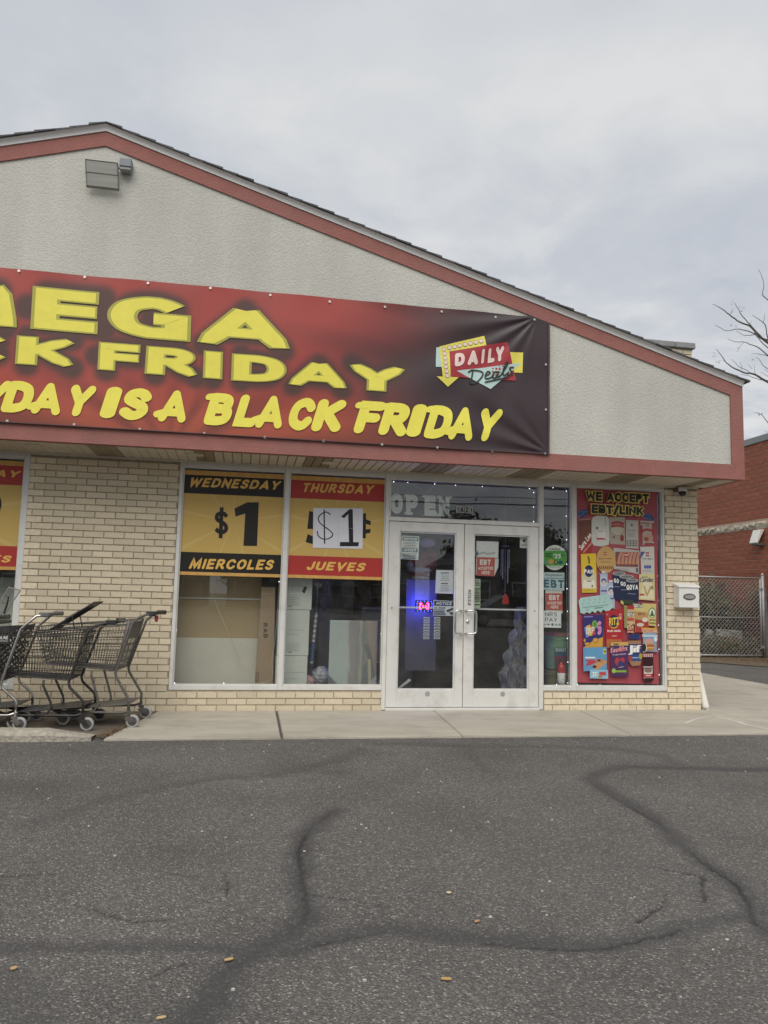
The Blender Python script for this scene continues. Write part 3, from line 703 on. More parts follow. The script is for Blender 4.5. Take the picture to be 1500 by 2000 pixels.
EDGE, FACE, BRUSH = ink('#aba64a'), ink('#e8dd58'), ink('#efe45c')
def bigglyph(ch, bl, br, tl, t):
    O, X, Z = sh.P(*bl), sh.P(*br), sh.P(*tl); ex, ez = X-O, Z-O
    for tt, mm in ((t, EDGE), (t*.76, FACE)):
        w0 = paths(ch, t)[1]; sh.k += 2
        e_ = (t-tt)/2
        for pth, cl in paths(ch, t, 6, .1, True)[0]:
            sh.k += .25
            for q in ribbon(pth, tt, cl, False): sh.put([O+ex*(min(max(v.x, e_), w0-e_)/w0)+ez*min(max(v.y, e_), 1-e_) for v in q], mm)
            if tt == t:
                P3 = [O+ex*(v.x/w0)+ez*v.y for v in pth]
                if cl: P3.append(P3[0])
                HALO.append((np.array([(p.x, p.z) for p in P3]), t*ez.length*.5+.02))
    sh.k = 0
for a in (('M', (-165, 625), (33, 641), (-160, 541), .30), ('E', (59, 642), (190, 653), (64, 558), .30), ('G', (207, 655), (372, 668), (211, 572), .30), ('A', (384, 670), (566, 684), (390, 589), .265),
          ('C', (-95, 703), (16, 710), (-92, 647), .30), ('K', (29, 711), (143, 718), (33, 655), .30), ('F', (190, 722), (272, 728), (193, 667), .30), ('R', (282, 730), (385, 737), (286, 675), .30),
          ('I', (396, 738), (434, 741), (398, 684), .30), ('D', (451, 743), (559, 750), (453, 690), .30), ('A', (563, 752), (677, 760), (567, 700), .265), ('Y', (680, 760), (789, 768), (683, 709), .30),
          ('A', (-215, 696), (-105, 703), (-211, 640), .30), ('L', (-300, 690), (-222, 696), (-297, 634), .30), ('B', (-410, 683), (-310, 690), (-407, 627), .30)): bigglyph(*a)
b3 = lambda x: 806+.0612*(x-25)
sh.k = 6
for ch, a, b in [('E', -215, -178), ('V', -170, -128), ('E', -125, -90), ('R', -84, -46), ('Y', -40, 2), ('D', 5, 52), ('A', 64, 112), ('Y', 128, 168), ('I', 198, 219), ('S', 234, 280), ('A', 312, 357), ('B', 401, 442), ('L', 459, 492), ('A', 502, 545),
                 ('C', 562, 600), ('K', 611, 658), ('F', 694, 733), ('R', 742, 786), ('I', 796, 815), ('D', 831, 869), ('A', 879, 917), ('Y', 930, 962)]:
    h = 62+.004*(a if a > 0 else 0); a -= 4; b += 5
    t = .285 if ch != 'A' else .25
    O, X, Z = sh.P(a, b3(a)), sh.P(b, b3(b)), sh.P(a, b3(a)-h); ex, ez = X-O, Z-O
    pl, w0 = paths(ch, t, 6, .12)
    for pth, cl in pl:
        sh.k += .25
        jit = Vector((0, random.uniform(-.01, .01)))
        for q in ribbon(pth, t, cl, True):
            sh.put([O+ex*(v.x/w0)+ez*(v.y+jit.y)+ex.normalized()*((v.y-.1)*ez.length*(.30 if ch != 'A' else .2)) for v in q], BRUSH)
        # brush tail on the stem of D, B, F, R, A
    if ch in 'DBFRP':
        for q in ribbon([Vector((-.06, .86)), Vector((.2, .9))], .2, False, True): sh.put([O+ex*(v.x/w0)+ez*v.y+ex.normalized()*((v.y-.1)*ez.length*.30) for v in q], BRUSH)
    if ch == 'A':
        for q in ribbon([Vector((-.04, .22)), Vector((.3, .34))], .2, False, True): sh.put([O+ex*(v.x/w0)+ez*v.y for v in q], BRUSH)
lettering = sh
# emblem
lg = Sheet(BY-.006, dy=.0002, warp=bwarp); lg.k = 4
Q = lambda pts: [(840+x/7.5, 640+y/7.5) for x, y in pts]
YEL, AQ, LRED, PINK, INKD = ink('#e3d75e'), ink('#b7cfc9'), ink('#a3343b'), ink('#e6cfc6'), ink('#27332f')
lg.poly(Q([(82, 575), (172, 577), (150, 285), (92, 285)]), AQ); lg.poly(Q([(1165, 650), (1356, 660), (1364, 362), (1120, 360)]), YEL)
lg.poly(Q([(185, 735), (298, 722), (285, 345), (822, 258), (795, 118), (385, 210), (135, 275)]), YEL); lg.poly(Q([(95, 714), (262, 866), (418, 728)]), YEL)
lg.poly(Q([(300, 720), (1265, 775), (1135, 208), (285, 348)]), LRED); lg.poly(Q([(388, 632), (885, 900), (1345, 512)]), AQ)
for x, y in ((206, 311), (214, 378), (220, 443), (227, 511), (230, 575), (238, 641), (249, 706), (287, 290), (363, 277), (439, 261), (515, 243), (592, 229), (669, 213), (745, 196)):
    u, v = Q([(x, y)])[0]; lg.oval(u, v, 4.3, 4.1, INKD, 14); lg.oval(u, v, 3.8, 3.6, PINK, 14)
for ch, x0, x1, yb, yt in (('D', 355, 500, 575, 380), ('A', 545, 700, 555, 345), ('I', 748, 790, 535, 325), ('L', 845, 940, 518, 310), ('Y', 955, 1075, 505, 285)):
    lg.text(ch, Q([(x0, yb)])[0], Q([(x1, yb-18)])[0], Q([(x0+10, yt)])[0], PINK, t=.3, rnd=True)
for st in ([(562, 652), (620, 625), (612, 720), (590, 810), (680, 800), (770, 700), (750, 640), (620, 622)], [(815, 705), (880, 665), (850, 640), (812, 690), (815, 745), (880, 735), (930, 690)],
           [(985, 650), (940, 655), (918, 715), (945, 740), (990, 690), (1000, 650), (985, 720), (1020, 715)], [(1020, 715), (1100, 600), (1140, 520), (1110, 520), (1070, 640), (1085, 700), (1150, 650)], [(1220, 580), (1165, 595), (1205, 660), (1200, 690), (1140, 690)], [(805, 800), (1155, 722)]):
    lg.line(Q(st), .016, INKD, True)
# cloth
def build_banner():
    st = .0165; xs = np.linspace(BX0, BX1, int((BX1-BX0)/st)); zs = np.linspace(BZ0, BZ1, int((BZ1-BZ0)/st)); X, Z = np.meshgrid(xs, zs); nx, nz = len(xs), len(zs)
    halo = np.zeros_like(X)
    for P, hw in HALO:
        for (ax, az), (bx, bz) in zip(P[:-1], P[1:]):
            m = (X > min(ax, bx)-.5) & (X < max(ax, bx)+.5); x, z = X[m], Z[m]
            dx, dz = bx-ax, bz-az; t = np.clip(((x-ax)*dx+(z-az)*dz)/(dx*dx+dz*dz+1e-9), 0, 1); d = np.hypot(x-ax-t*dx, z-az-t*dz)
            halo[m] = np.maximum(halo[m], np.clip(1-(d-hw)/.105, 0, 1))
    halo = halo*halo*(3-2*halo)
    # printed background: hot red centre with soft rays, fading to near black at the right end
    red = np.array([.36, .042, .030]); orange = np.array([.39, .072, .030]); dark = np.array([.034, .018, .021])
    cx, cz = -3.2, 2.5; th = np.arctan2(Z-cz, X-cx); r = np.hypot(X-cx, Z-cz)
    ray = .5+.5*np.sin(th*13+.6*np.sin(th*5)); low = np.clip((3.35-Z)/.6, 0, 1)
    streak = np.clip(np.sin(Z*11+np.sin(X*1.3+1)*1.6+X*.5)*.5+.1, 0, 1)*np.clip((Z-3.1)/.6, 0, 1)*np.clip((X+3)/2.5, 0, 1)
    c = red[None, None]*(1-low[..., None])+orange[None, None]*low[..., None]
    k = np.clip(1.1*(ray-.25)*np.clip(low+.25, 0, 1)*np.clip(r/.5, 0, 1), 0, 1); c = c*(1-.55*k[..., None])
    c = c*(1-.75*streak[..., None])
    fade = np.clip((X+1.9-.35*np.sin(Z*3.2))/1.75, 0, 1); fade = fade*fade*(3-2*fade); fade = np.maximum(fade, np.clip((BZ0+.16-Z)/.3, 0, 1)*.35)
    lf = np.clip((-6.2-X)/1.7, 0, 1); fade = np.maximum(fade, lf)
    c = c*(1-fade[..., None])+dark*fade[..., None]
    c = c*(1-.92*halo[..., None])+np.array([.052, .024, .016])*.92*halo[..., None]
    Zp = Z-.055*np.clip((X-.52)/.19, 0, 1)*np.clip((Z-3.9)/.32, 0, 1)
    Y = BY+ripple(X, Zp)-.0
    me = bpy.data.meshes.new('cloth'); nv = nx*nz; o0 = origin_of(banner)
    V = np.stack([X-o0.x, Y-o0.y, Zp-o0.z], -1).reshape(-1, 3)
    i = (np.arange(nx-1)[None, :]+nx*np.arange(nz-1)[:, None]); F = np.stack([i, i+1, i+1+nx, i+nx], -1).reshape(-1, 4)
    me.from_pydata(V.tolist(), [], F.tolist()); me.polygons.foreach_set('use_smooth', [True]*len(F))
    ca = me.color_attributes.new('print', 'FLOAT_COLOR', 'POINT'); ca.data.foreach_set('color', np.concatenate([c, np.ones_like(X)[..., None]], -1).astype(np.float32).ravel())
    m = bpy.data.materials.new('printed_vinyl'); m.use_nodes = True; N = m.node_tree.nodes; p = N['Principled BSDF']; p.inputs['Roughness'].default_value = .5; p.inputs['Specular IOR Level'].default_value = .55
    a = N.new('ShaderNodeAttribute'); a.attribute_name = 'print'; m.node_tree.links.new(a.outputs['Color'], p.inputs['Base Color'])
    me.materials.append(m); o = bpy.data.objects.new('cloth', me); COL.objects.link(o); o.parent = banner
banner = thing('banner', 'long red and black vinyl sale banner stretched across the gable', 'banner', (-3.966, BY, BZ0))
build_banner(); lettering.build('lettering', banner); lg.build('emblem', banner)
hem = MB(mat('banner_hem', (.075, .04, .042), .5))
for z0, z1 in ((BZ0-.002, BZ0+.006),): hem.box(BX0, BX1, BY-.012, BY-.004, z0, z1)
for i in range(14):   # hem stitched down the right end
    za, zb = BZ0+.008+i*.1025, BZ0+.008+(i+1)*.1025; ya, yb = [BY-.004+bwarp(BX1-.012, z) for z in (za, zb)]
    hem.hexa([(BX1-.02, ya-.004, za), (BX1+.001, ya-.004, za), (BX1+.001, ya+.01, za), (BX1-.02, ya+.01, za), (BX1-.02, yb-.004, zb), (BX1+.001, yb-.004, zb), (BX1+.001, yb+.01, zb), (BX1-.02, yb+.01, zb)])
hem.build('hem', banner)
gm = mat('grommet', (.55, .53, .48), .35, metal=1.0)
for u, v in [(14, 822), (145, 829), (273, 838), (399, 846), (517, 854), (632, 861), (746, 868), (854, 874), (962, 881), (1065, 886), (37, 529), (165, 540), (289, 553), (411, 563), (528, 576), (644, 589), (752, 599), (863, 608), (968, 619), (1044, 624), (1066, 712), (1066, 800)]:
    p = at(u, v, y=BY-.008); w = bwarp(p.x, p.z)
    MB(gm).lathe([(.006, -.006+w), (.013, -.006+w), (.013, -.002+w), (.004, -.002+w)], (p.x, BY-.004, p.z), 12, 'y').build('grommet', banner)

# ---- flood light on the gable
fl = thing('flood_light', 'twin panel flood light with grey box under the gable peak', 'flood light', (-3.98, FY, 5.18))
M_FG = mat('weathered_grey_metal', (.30, .30, .285), .6, var=.12, scale=9); M_LENS = mat('dusty_lens', (.58, .58, .52), .35, var=.12, scale=6, stretch=(.3, 1, 6))
for (u0, v0), (u1, v1) in (((165.5, 310.5), (231, 317)), ((167, 335.5), (232.5, 341))):
    a = at(u0, v0, y=FY-.13); b = at(u1, v1, y=FY-.13); x0, x1, zt = a.x, b.x, (a.z+b.z)/2; zb = zt-.122; ti = .065
    h = MB(M_FG).hexa([(x0, FY-.13+ti, zb), (x1, FY-.13+ti, zb), (x1, FY-.105+ti, zb), (x0, FY-.105+ti, zb), (x0, FY-.13, zt), (x1, FY-.13, zt), (x1, FY-.105, zt), (x0, FY-.105, zt)]).build('lamp_housing', fl, bevel=.006)
    e = .014; f = lambda x, q: (x, FY-.134+ti*(1-q), zb+(zt-zb)*q)
    MB(M_LENS).poly([f(x0+e, .1), f(x1-e, .1), f(x1-e, .9), f(x0+e, .9)]).build('lens', h)
    for q in (.04, .93): MB(mat('lamp_rim', (.16, .16, .15), .6)).poly([f(x0+.003, q-.03), f(x1-.003, q-.03), f(x1-.003, q+.05), f(x0+.003, q+.05)]).build('rim', h)
MB(M_FG).box(-4.03, -3.93, FY-.06, FY, 5.22, 5.40).build('bracket', fl, bevel=.005)
MB(M_FG).tube([(-3.93, FY-.04, 5.33), (-3.80, FY-.04, 5.36)], .014, 8).build('conduit', fl)
bx = MB(mat('blue_grey_box', (.22, .24, .26), .6)).box(-3.805, -3.69, FY-.11, FY-.001, 5.345, 5.43).build('junction_box', fl, bevel=.006)
MB(M_FG).box(-3.80, -3.695, FY-.10, FY-.02, 5.315, 5.344).build('box_cover', bx, bevel=.004)
# ---- recessed soffit lights
for i, (x, y, w) in enumerate(((-2.963, -.40, 'over the Wednesday poster'), (-1.579, -.35, 'over the Thursday poster'), (-4.49, -.42, 'over the brick pier by the carts'), (-.074, -.30, 'over the double doors'))):
    t = thing('soffit_light', 'round recessed soffit light '+w, 'ceiling light', (x, y, 2.566), 'recessed lights in the soffit')
    MB(M_SOFF).lathe([(.066, -.004), (.092, -.004), (.092, .0), (.066, .0)], (x, y, 2.5655), 24).build('trim_ring', t)
    MB(mat('frosted_lamp', (.55, .5, .42), .5)).lathe([(.001, -.0055), (.04, -.005), (.065, -.0035), (.065, -.001)], (x, y, 2.5655), 24).build('diffuser', t, smooth=True)
# ---- dome camera and mailbox on the right pier
sc_ = thing('security_camera', 'small dome security camera under the soffit by the brick corner', 'camera', (2.64, -.06, 2.43))
MB(mat('camera_white', (.6, .6, .58), .4)).lathe([(.05, .10), (.052, .06), (.045, .045), (.001, .045)], (2.64, -.07, 2.455), 18).build('mount', sc_, smooth=True)
MB(mat('camera_black', (.02, .02, .025), .15)).lathe([(.001, -.012), (.025, -.006), (.04, .012), (.043, .046), (.001, .047)], (2.64, -.07, 2.455), 18).build('dome', sc_, smooth=True)
MB(mat('rust_plate', (.16, .07, .06), .8)).box(2.56, 2.68, -.045, -.001, 2.50, 2.545).build('back_plate', sc_)
mbx = thing('mailbox', 'white metal wall mailbox with oval emblem on the brick pier', 'mailbox', (2.67, 0, 1.13))
M_MB = mat('mailbox_white', (.78, .77, .73), .4, var=.03, scale=5)
MB(M_MB).box(2.54, 2.795, -.125, -.001, 1.135, 1.385).build('box', mbx, bevel=.006)
MB(M_MB).hexa([(2.530, -.137, 1.366), (2.805, -.137, 1.366), (2.805, -.001, 1.388), (2.530, -.001, 1.388), (2.530, -.137, 1.384), (2.805, -.137, 1.384), (2.805, -.001, 1.425), (2.530, -.001, 1.425)]).build('lid', mbx, bevel=.004)
em = MB(mat('dark_rim', (.05, .045, .045), .4)); n = 24
def ov(a, b, y0, y1, m, nm, par):
    k = MB(m); cx, cz = 2.668, 1.262
    P = [(cx+a*math.cos(2*math.pi*i/n), cz+b*math.sin(2*math.pi*i/n)) for i in range(n)]
    return k.prism([(x, y0, z) for x, z in P], (0, y1-y0, 0)).build(nm, par)
e1 = ov(.078, .037, -.131, -.1245, mat('dark_rim', (.05, .045, .045), .4), 'emblem', mbx); ov(.066, .026, -.134, -.1312, mat('silver_emblem', (.55, .52, .48), .3, metal=.7, var=.3, scale=40), 'emblem_face', e1)
# ---- white drain pipe kicked out at the corner
dp = thing('drain_pipe', 'white drain pipe angled out at the foot of the brick corner', 'drain pipe', (2.95, .03, Z_WALK))
MB(mat('white_pvc', (.75, .73, .66), .45, var=.04)).tube([(2.915, .36, 1.0), (2.915, .30, .75), (2.918, .16, .42), (2.945, .035, Z_WALK+.035), (2.947, .03, Z_WALK+.004)], .042, 16).build('pipe', dp, smooth=True)
MB(mat('white_pvc', (.75, .73, .66), .45)).tube([(2.915, .36, 2.5), (2.915, .36, .98)], .040, 14).build('downpipe', dp, smooth=True)
MB(mat('pipe_chip', (.7, .68, .6), .8)).prism([(2.92, -.03, Z_WALK+.001), (2.95, -.035, Z_WALK+.001), (2.96, -.015, Z_WALK+.001), (2.93, -.01, Z_WALK+.001)], (0, 0, .006)).build('broken_chip', dp)

# ================================================================== SHOP INTERIOR
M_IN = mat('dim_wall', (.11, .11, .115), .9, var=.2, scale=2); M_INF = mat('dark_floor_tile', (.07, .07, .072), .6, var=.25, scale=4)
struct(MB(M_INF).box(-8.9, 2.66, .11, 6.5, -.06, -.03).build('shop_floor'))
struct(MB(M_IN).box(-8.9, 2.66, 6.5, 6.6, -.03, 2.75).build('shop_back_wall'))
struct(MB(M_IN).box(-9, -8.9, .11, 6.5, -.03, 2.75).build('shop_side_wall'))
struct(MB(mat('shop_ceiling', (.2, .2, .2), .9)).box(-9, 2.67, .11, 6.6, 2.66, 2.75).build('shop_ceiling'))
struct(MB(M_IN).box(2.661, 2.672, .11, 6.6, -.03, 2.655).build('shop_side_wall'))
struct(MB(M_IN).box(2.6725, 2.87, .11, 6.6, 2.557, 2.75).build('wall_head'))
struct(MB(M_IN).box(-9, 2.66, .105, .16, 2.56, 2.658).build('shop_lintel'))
YS = .074          # paper stuck to the inside of the glass
YO = .046          # vinyl and posters on the outside of the glass
def W_(u, v, y): p = at(u, v, y=y); return p.x, p.z
# ---- peg board display unit behind the left window
pg = thing('pegboard_shelf', 'brown pegboard display with white base panel behind the left window', 'shelf', (-2.75, .42, -.03))
def peg_mat():
    m = bpy.data.materials.new('peg_board'); m.use_nodes = True; N = m.node_tree.nodes; L = m.node_tree.links; p = N['Principled BSDF']; p.inputs['Roughness'].default_value = .8
    tc = N.new('ShaderNodeTexCoord'); sp = N.new('ShaderNodeSeparateXYZ'); L.new(tc.outputs['Object'], sp.inputs[0])
    ds = []
    for i in (0, 2):
        a = N.new('ShaderNodeMath'); a.operation = 'MULTIPLY'; a.inputs[1].default_value = 1/.0254; L.new(sp.outputs[i], a.inputs[0])
        b = N.new('ShaderNodeMath'); b.operation = 'FRACT'; L.new(a.outputs[0], b.inputs[0])
        c = N.new('ShaderNodeMath'); c.operation = 'SUBTRACT'; c.inputs[1].default_value = .5; L.new(b.outputs[0], c.inputs[0])
        d = N.new('ShaderNodeMath'); d.operation = 'POWER'; d.inputs[1].default_value = 2; L.new(c.outputs[0], d.inputs[0]); ds.append(d)
    s = N.new('ShaderNodeMath'); L.new(ds[0].outputs[0], s.inputs[0]); L.new(ds[1].outputs[0], s.inputs[1])
    g = N.new('ShaderNodeMath'); g.operation = 'LESS_THAN'; g.inputs[1].default_value = .045; L.new(s.outputs[0], g.inputs[0])
    x = N.new('ShaderNodeMix'); x.data_type = 'RGBA'; L.new(g.outputs[0], x.inputs[0]); x.inputs[6].default_value = (.52, .39, .215, 1); x.inputs[7].default_value = (.05, .035, .02, 1); L.new(x.outputs[2], p.inputs['Base Color'])
    return m
xr = W_(511, 1150, .40)[0]; zmid = W_(430, 1246, .40)[1]
MB(peg_mat()).box(-3.6, xr, .40, .412, zmid, 1.75).build('peg_board', pg)
MB(mat('white_base_panel', (.68, .655, .565), .6, var=.08, scale=3)).box(-3.6, xr-.01, .385, .43, -.03, zmid).build('base_panel', pg)
z_ = W_(430, 1169, .39)[1]; MB(mat('rail_white', (.75, .74, .7), .5)).box(-3.6, xr, .375, .399, z_-.008, z_+.008).build('shelf_rail', pg)
cd = MB(mat('pale_cord', (.65, .55, .38), .7)).tube([(*(lambda p: (p.x, p.y, p.z))(at(u, v, y=.3)),) for u, v in [(409, 1136), (416, 1165), (430, 1200), (445, 1235), (458, 1265), (470, 1296)]], .004, 6).build('hanging_cord'); tag(cd, 'thin pale cord hanging slantwise in front of the pegboard', 'cord')
# back of unit for the far left window
pk = thing('pale_panel', 'pale board standing behind the far left window near the carts', 'board', (-5.2, .4, -.03))
zz = W_(15, 1128, .4)[1]; MB(mat('pale_green_board', (.50, .54, .47), .6, var=.06)).box(-6.6, -4.55, .38, .42, -.03, zz).build('board', pk); MB(M_DARK).box(-6.6, -4.55, .375, .425, zz+.001, zz+.02).build('top_edge', pk)
# ---- long cardboard carton leaning in the left window
rb = thing('cardboard_carton', 'tall narrow brown carton lettered RAB standing in the left window', 'box', (-2.2, .25, -.03))
a, b, c, d = [at(u, v, y=.22) for u, v in ((497, 1342), (534, 1342), (538, 1147), (511, 1146))]
CARD = mat('brown_cardboard', (.36, .26, .165), .8, var=.07, scale=6)
MB(CARD).hexa([(a.x, .22, -.03), (b.x, .22, -.03), (b.x, .36, -.03), (a.x, .36, -.03), (d.x, .22, d.z), (c.x, .22, c.z), (c.x, .36, c.z), (d.x, .36, d.z)]).build('carton', rb, bevel=.004)
s = Sheet(.2185); tx = ink('#4a3a2c')
s.text('RAB', (514, 1217), (514.5, 1246), (522.5, 1217), tx, t=.2); [s.line([(500, v), (505, v), (505, v+5), (500, v+5), (500, v)], .006, tx) for v in (1313, 1321, 1329)]; s.build('printing', rb)
# ---- stacked white cartons in the second window
WC = mat('white_carton', (.60, .63, .58), .7, var=.05, scale=4)
xl, xr2 = W_(540, 1250, .2)[0], W_(602, 1250, .2)[0]
zs = [-.03, W_(580, 1281, .2)[1], W_(585, 1191, .2)[1], W_(590, 1120, .2)[1]+.1]
for i, nm in enumerate(('lowest', 'middle', 'topmost')):
    k = .006*i
    t = thing('white_carton', f'white carton, {nm} of the stack in the second window', 'box', ((xl+xr2)/2+k, .3, zs[i]+.002), 'white cartons stacked in the second window')
    MB(WC).box(xl+k, xr2+k+.012*(i == 2), .2, .55, zs[i]+.002, zs[i+1]-.002).build('carton', t, bevel=.004)
    s = Sheet(.1985); q = ink('#8a938c')
    vv = (1313, 1230, 1144)[i]
    for dv in ((0, 12) if i == 0 else (0, 8)): s.line([(558, vv+dv), (582 if dv else 594, vv+dv+1)], .003, q)
    if i:
        y0 = (0, 1256, 1166)[i]; s.line([(556, y0), (584, y0+1), (583, y0+15), (556, y0+14), (556, y0)], .003, q)
        for r in range(3): s.line([(559, y0+4+r*3.5), (580, y0+5+r*3.5)], .004, q)
        s.line([(562, y0+17.5), (570, y0+18)], .007, ink('#5f665f')); 
        if i == 2:
            s.poly([(588, 1157), (597, 1163), (602, 1147), (594, 1144)], ink('#d7d8cf')); s.poly([(589, 1156), (595, 1159.5), (600, 1147), (594.5, 1145)], ink('#454a46'))
    s.build('printing', t)
# ---- taped pole
pole = thing('display_pole', 'slim pole wrapped in white and blue tape in the second window', 'pole', tuple(at(607, 1345, y=.34)))
def PP(u, v, y=.34): p = at(u, v, y=y); return (p.x, p.y, p.z)
MB(mat('dark_pole', (.05, .05, .055), .5)).tube([PP(605, 1345), PP(621, 1150)], .012, 10).build('shaft', pole)
for i in range(12): 
    f = i/12; p = lambda g: PP(612+6*g, 1254-58*g)
    MB(ink('#cfd2cb' if i % 2 == 0 else '#8d918d')).tube([p(f+.006), p(f+.077)], .0165, 10).build('tape_band', pole)
for i in range(8):
    f = i/8; p = lambda g: PP(608.5+3.5*g, 1296-40*g)
    MB(ink('#41648e' if i else '#b9bdb9')).tube([p(f+.01), p(f+.11)], .020, 10).build('tape_band', pole)
MB(ink('#8b8b86')).prism([PP(614.5, 1138, .33), PP(630, 1139, .33), PP(628, 1147, .33), PP(619, 1148, .33)], (0, .02, 0)).build('clip', pole)
# ---- plastic bags
def crumple(name, c, r, m, label, cat, sq=(1, .7, .9), seed=1):
    rn = random.Random(seed); bm = bmesh.new(); bmesh.ops.create_icosphere(bm, subdivisions=4, radius=1)
    dirs = [Vector((rn.gauss(0, 1), rn.gauss(0, 1), rn.gauss(0, 1))).normalized() for _ in range(26)]
    for v in bm.verts:
        n = v.co.normalized(); k = 1+.16*max(n.dot(d)**8*(1 if j % 2 else -1) for j, d in enumerate(dirs))-.12*abs(math.sin(7*n.x+5*n.z))*abs(math.sin(9*n.z-4*n.y))
        v.co = Vector((n.x*sq[0], n.y*sq[1], n.z*sq[2]))*r*k
    me = bpy.data.meshes.new(name); bm.to_mesh(me); bm.free(); me.materials.append(m); o = bpy.data.objects.new(name, me); COL.objects.link(o); o.location = c; tag(o, label, cat); return o
p = at(627, 1322, y=.42); crumple('plastic_bag', (p.x, .42, p.z), .12, mat('grey_film', (.36, .37, .40), .25, var=.3, scale=18), 'crumpled grey plastic bag on the floor beside the canvas', 'bag')
p = at(600, 1330, y=.32); crumple('plastic_bag', (p.x, .32, p.z), .075, mat('pink_film', (.50, .30, .29), .35, var=.25, scale=18), 'crumpled pink plastic bag against the white cartons', 'bag', seed=4)
# ---- wrapped canvas
cv = thing('wrapped_canvas', 'framed abstract canvas in clear wrap with card corners by the doors', 'painting', tuple(at(695, 1345, y=.24)))
yc = .24; x0, zt = W_(645, 1211, yc); x1 = -.93; zb = .05
def canvas_mat():
    m = bpy.data.materials.new('painted_canvas'); m.use_nodes = True; N = m.node_tree.nodes; L = m.node_tree.links; p = N['Principled BSDF']; p.inputs['Roughness'].default_value = .25
    tc = N.new('ShaderNodeTexCoord'); mp = N.new('ShaderNodeMapping'); mp.inputs['Scale'].default_value = (5, 1, 1.1); L.new(tc.outputs['Object'], mp.inputs[0])
    n = N.new('ShaderNodeTexNoise'); n.inputs['Scale'].default_value = 2.2; n.inputs['Detail'].default_value = 6; n.inputs['Distortion'].default_value = .8; L.new(mp.outputs[0], n.inputs[0])
    sp = N.new('ShaderNodeSeparateXYZ'); L.new(tc.outputs['Object'], sp.inputs[0])
    a = N.new('ShaderNodeMapRange'); a.inputs[1].default_value = x0-cv.location.x; a.inputs[2].default_value = x1-cv.location.x; L.new(sp.outputs[0], a.inputs[0])
    b = N.new('ShaderNodeMath'); b.operation = 'MULTIPLY_ADD'; b.inputs[1].default_value = .22; L.new(n.outputs[0], b.inputs[0]); L.new(a.outputs[0], b.inputs[2])
    r = N.new('ShaderNodeValToRGB'); L.new(b.outputs[0], r.inputs[0]); e = r.color_ramp.elements
    e[0].position = .05; e[0].color = (.50, .60, .54, 1); e[1].position = 1.0; e[1].color = (.33, .22, .12, 1)
    for ps, c in ((.50, (.52, .61, .55, 1)), (.545, (.30, .265, .235, 1)), (.66, (.24, .205, .185, 1)), (.72, (.19, .17, .155, 1)), (.76, (.50, .45, .32, 1)), (.80, (.10, .13, .09, 1)), (.88, (.21, .20, .13, 1)), (.92, (.36, .25, .15, 1))): q = e.new(ps); q.color = c
    L.new(r.outputs[0], p.inputs['Base Color']); return m
MB(canvas_mat()).box(x0, x1, yc, yc+.03, zb, zt).build('canvas', cv)
cc = mat('card_corner', (.55, .57, .52), .6)
for (sx, sz) in ((x0, zt), (x1, zt), (x0, zb+.14)):
    q = .12*(1 if sx == x0 else -1); g = -.12
    if sz < 1: g = .12; sz = .19
    MB(cc).prism([(sx, yc-.012, sz), (sx+q, yc-.012, sz), (sx, yc-.012, sz+g)], (0, .008, 0)).build('corner_guard', cv)
s = Sheet(yc-.002); s.poly([(705, 1335), (723, 1336), (720, 1296), (718, 1287), (713, 1296), (709, 1305)], ink('#233029')); s.line([(716, 1262), (720, 1275), (724, 1300), (729, 1330)], .055, ink('#26332b'), True); s.line([(721, 1290), (722, 1334)], .035, ink('#c6b88b')); s.build('foliage_strokes', cv)
MB(FILM).poly([(x0, yc-.016, zb), (x0+.5, yc-.03, zb), (x0+.5, yc-.024, zt), (x0, yc-.016, zt)]).poly([(x0+.5, yc-.03, zb), (x1, yc-.016, zb), (x1, yc-.016, zt), (x0+.5, yc-.024, zt)]).build('wrap', cv)
# ---- dark shelving deeper inside
def gondola(x0, x1, y, label):
    t = thing('store_shelf', label, 'shelf', ((x0+x1)/2, y, -.03)); m = mat('shelf_steel', (.16, .16, .165), .5); 
    MB(m).box(x0, x1, y+.4, y+.43, -.03, 1.75).build('back_panel', t)
    for z in (.1, .5, .9, 1.3, 1.65): MB(m).box(x0, x1, y, y+.4, z, z+.03).build('shelf_board', t)
gondola(-1.95, -1.0, 1.35, 'dark steel shelving behind the wrapped canvas'); gondola(-.2, 1.9, 3.6, 'dark steel shelving deep behind the glass doors'); gondola(-4.4, -2.2, 2.6, 'dark steel shelving behind the pegboard display')
st = MB(mat('column_grey', (.07, .068, .065), .8)).box(-1.52, -1.38, .9, 1.04, -.03, 2.66).build('shop_column'); struct(st)
# ---- counter and things behind the doors
cn = thing('counter', 'dark counter block with panelled front behind the left door', 'counter', (-.55, 1.0, -.03)); mc = mat('counter_dark', (.09, .09, .11), .5)
MB(mc).box(-1.0, -.36, .95, 1.5, -.03, 1.02).build('body', cn); MB(mat('counter_edge', (.3, .31, .34), .4)).box(-1.0, -.34, .92, 1.52, 1.02, 1.05).build('top', cn)
for q in ((-.95, -.935, .4, .9), (-.55, -.535, .4, .9)): MB(mat('counter_edge', (.3, .31, .34), .4)).box(q[0], q[1], .935, .949, q[2], q[3]).build('front_rib', cn)
for z in (.4, .9): MB(mat('counter_edge', (.3, .31, .34), .4)).box(-.934, -.551, .935, .949, z-.015, z).build('front_rib', cn)
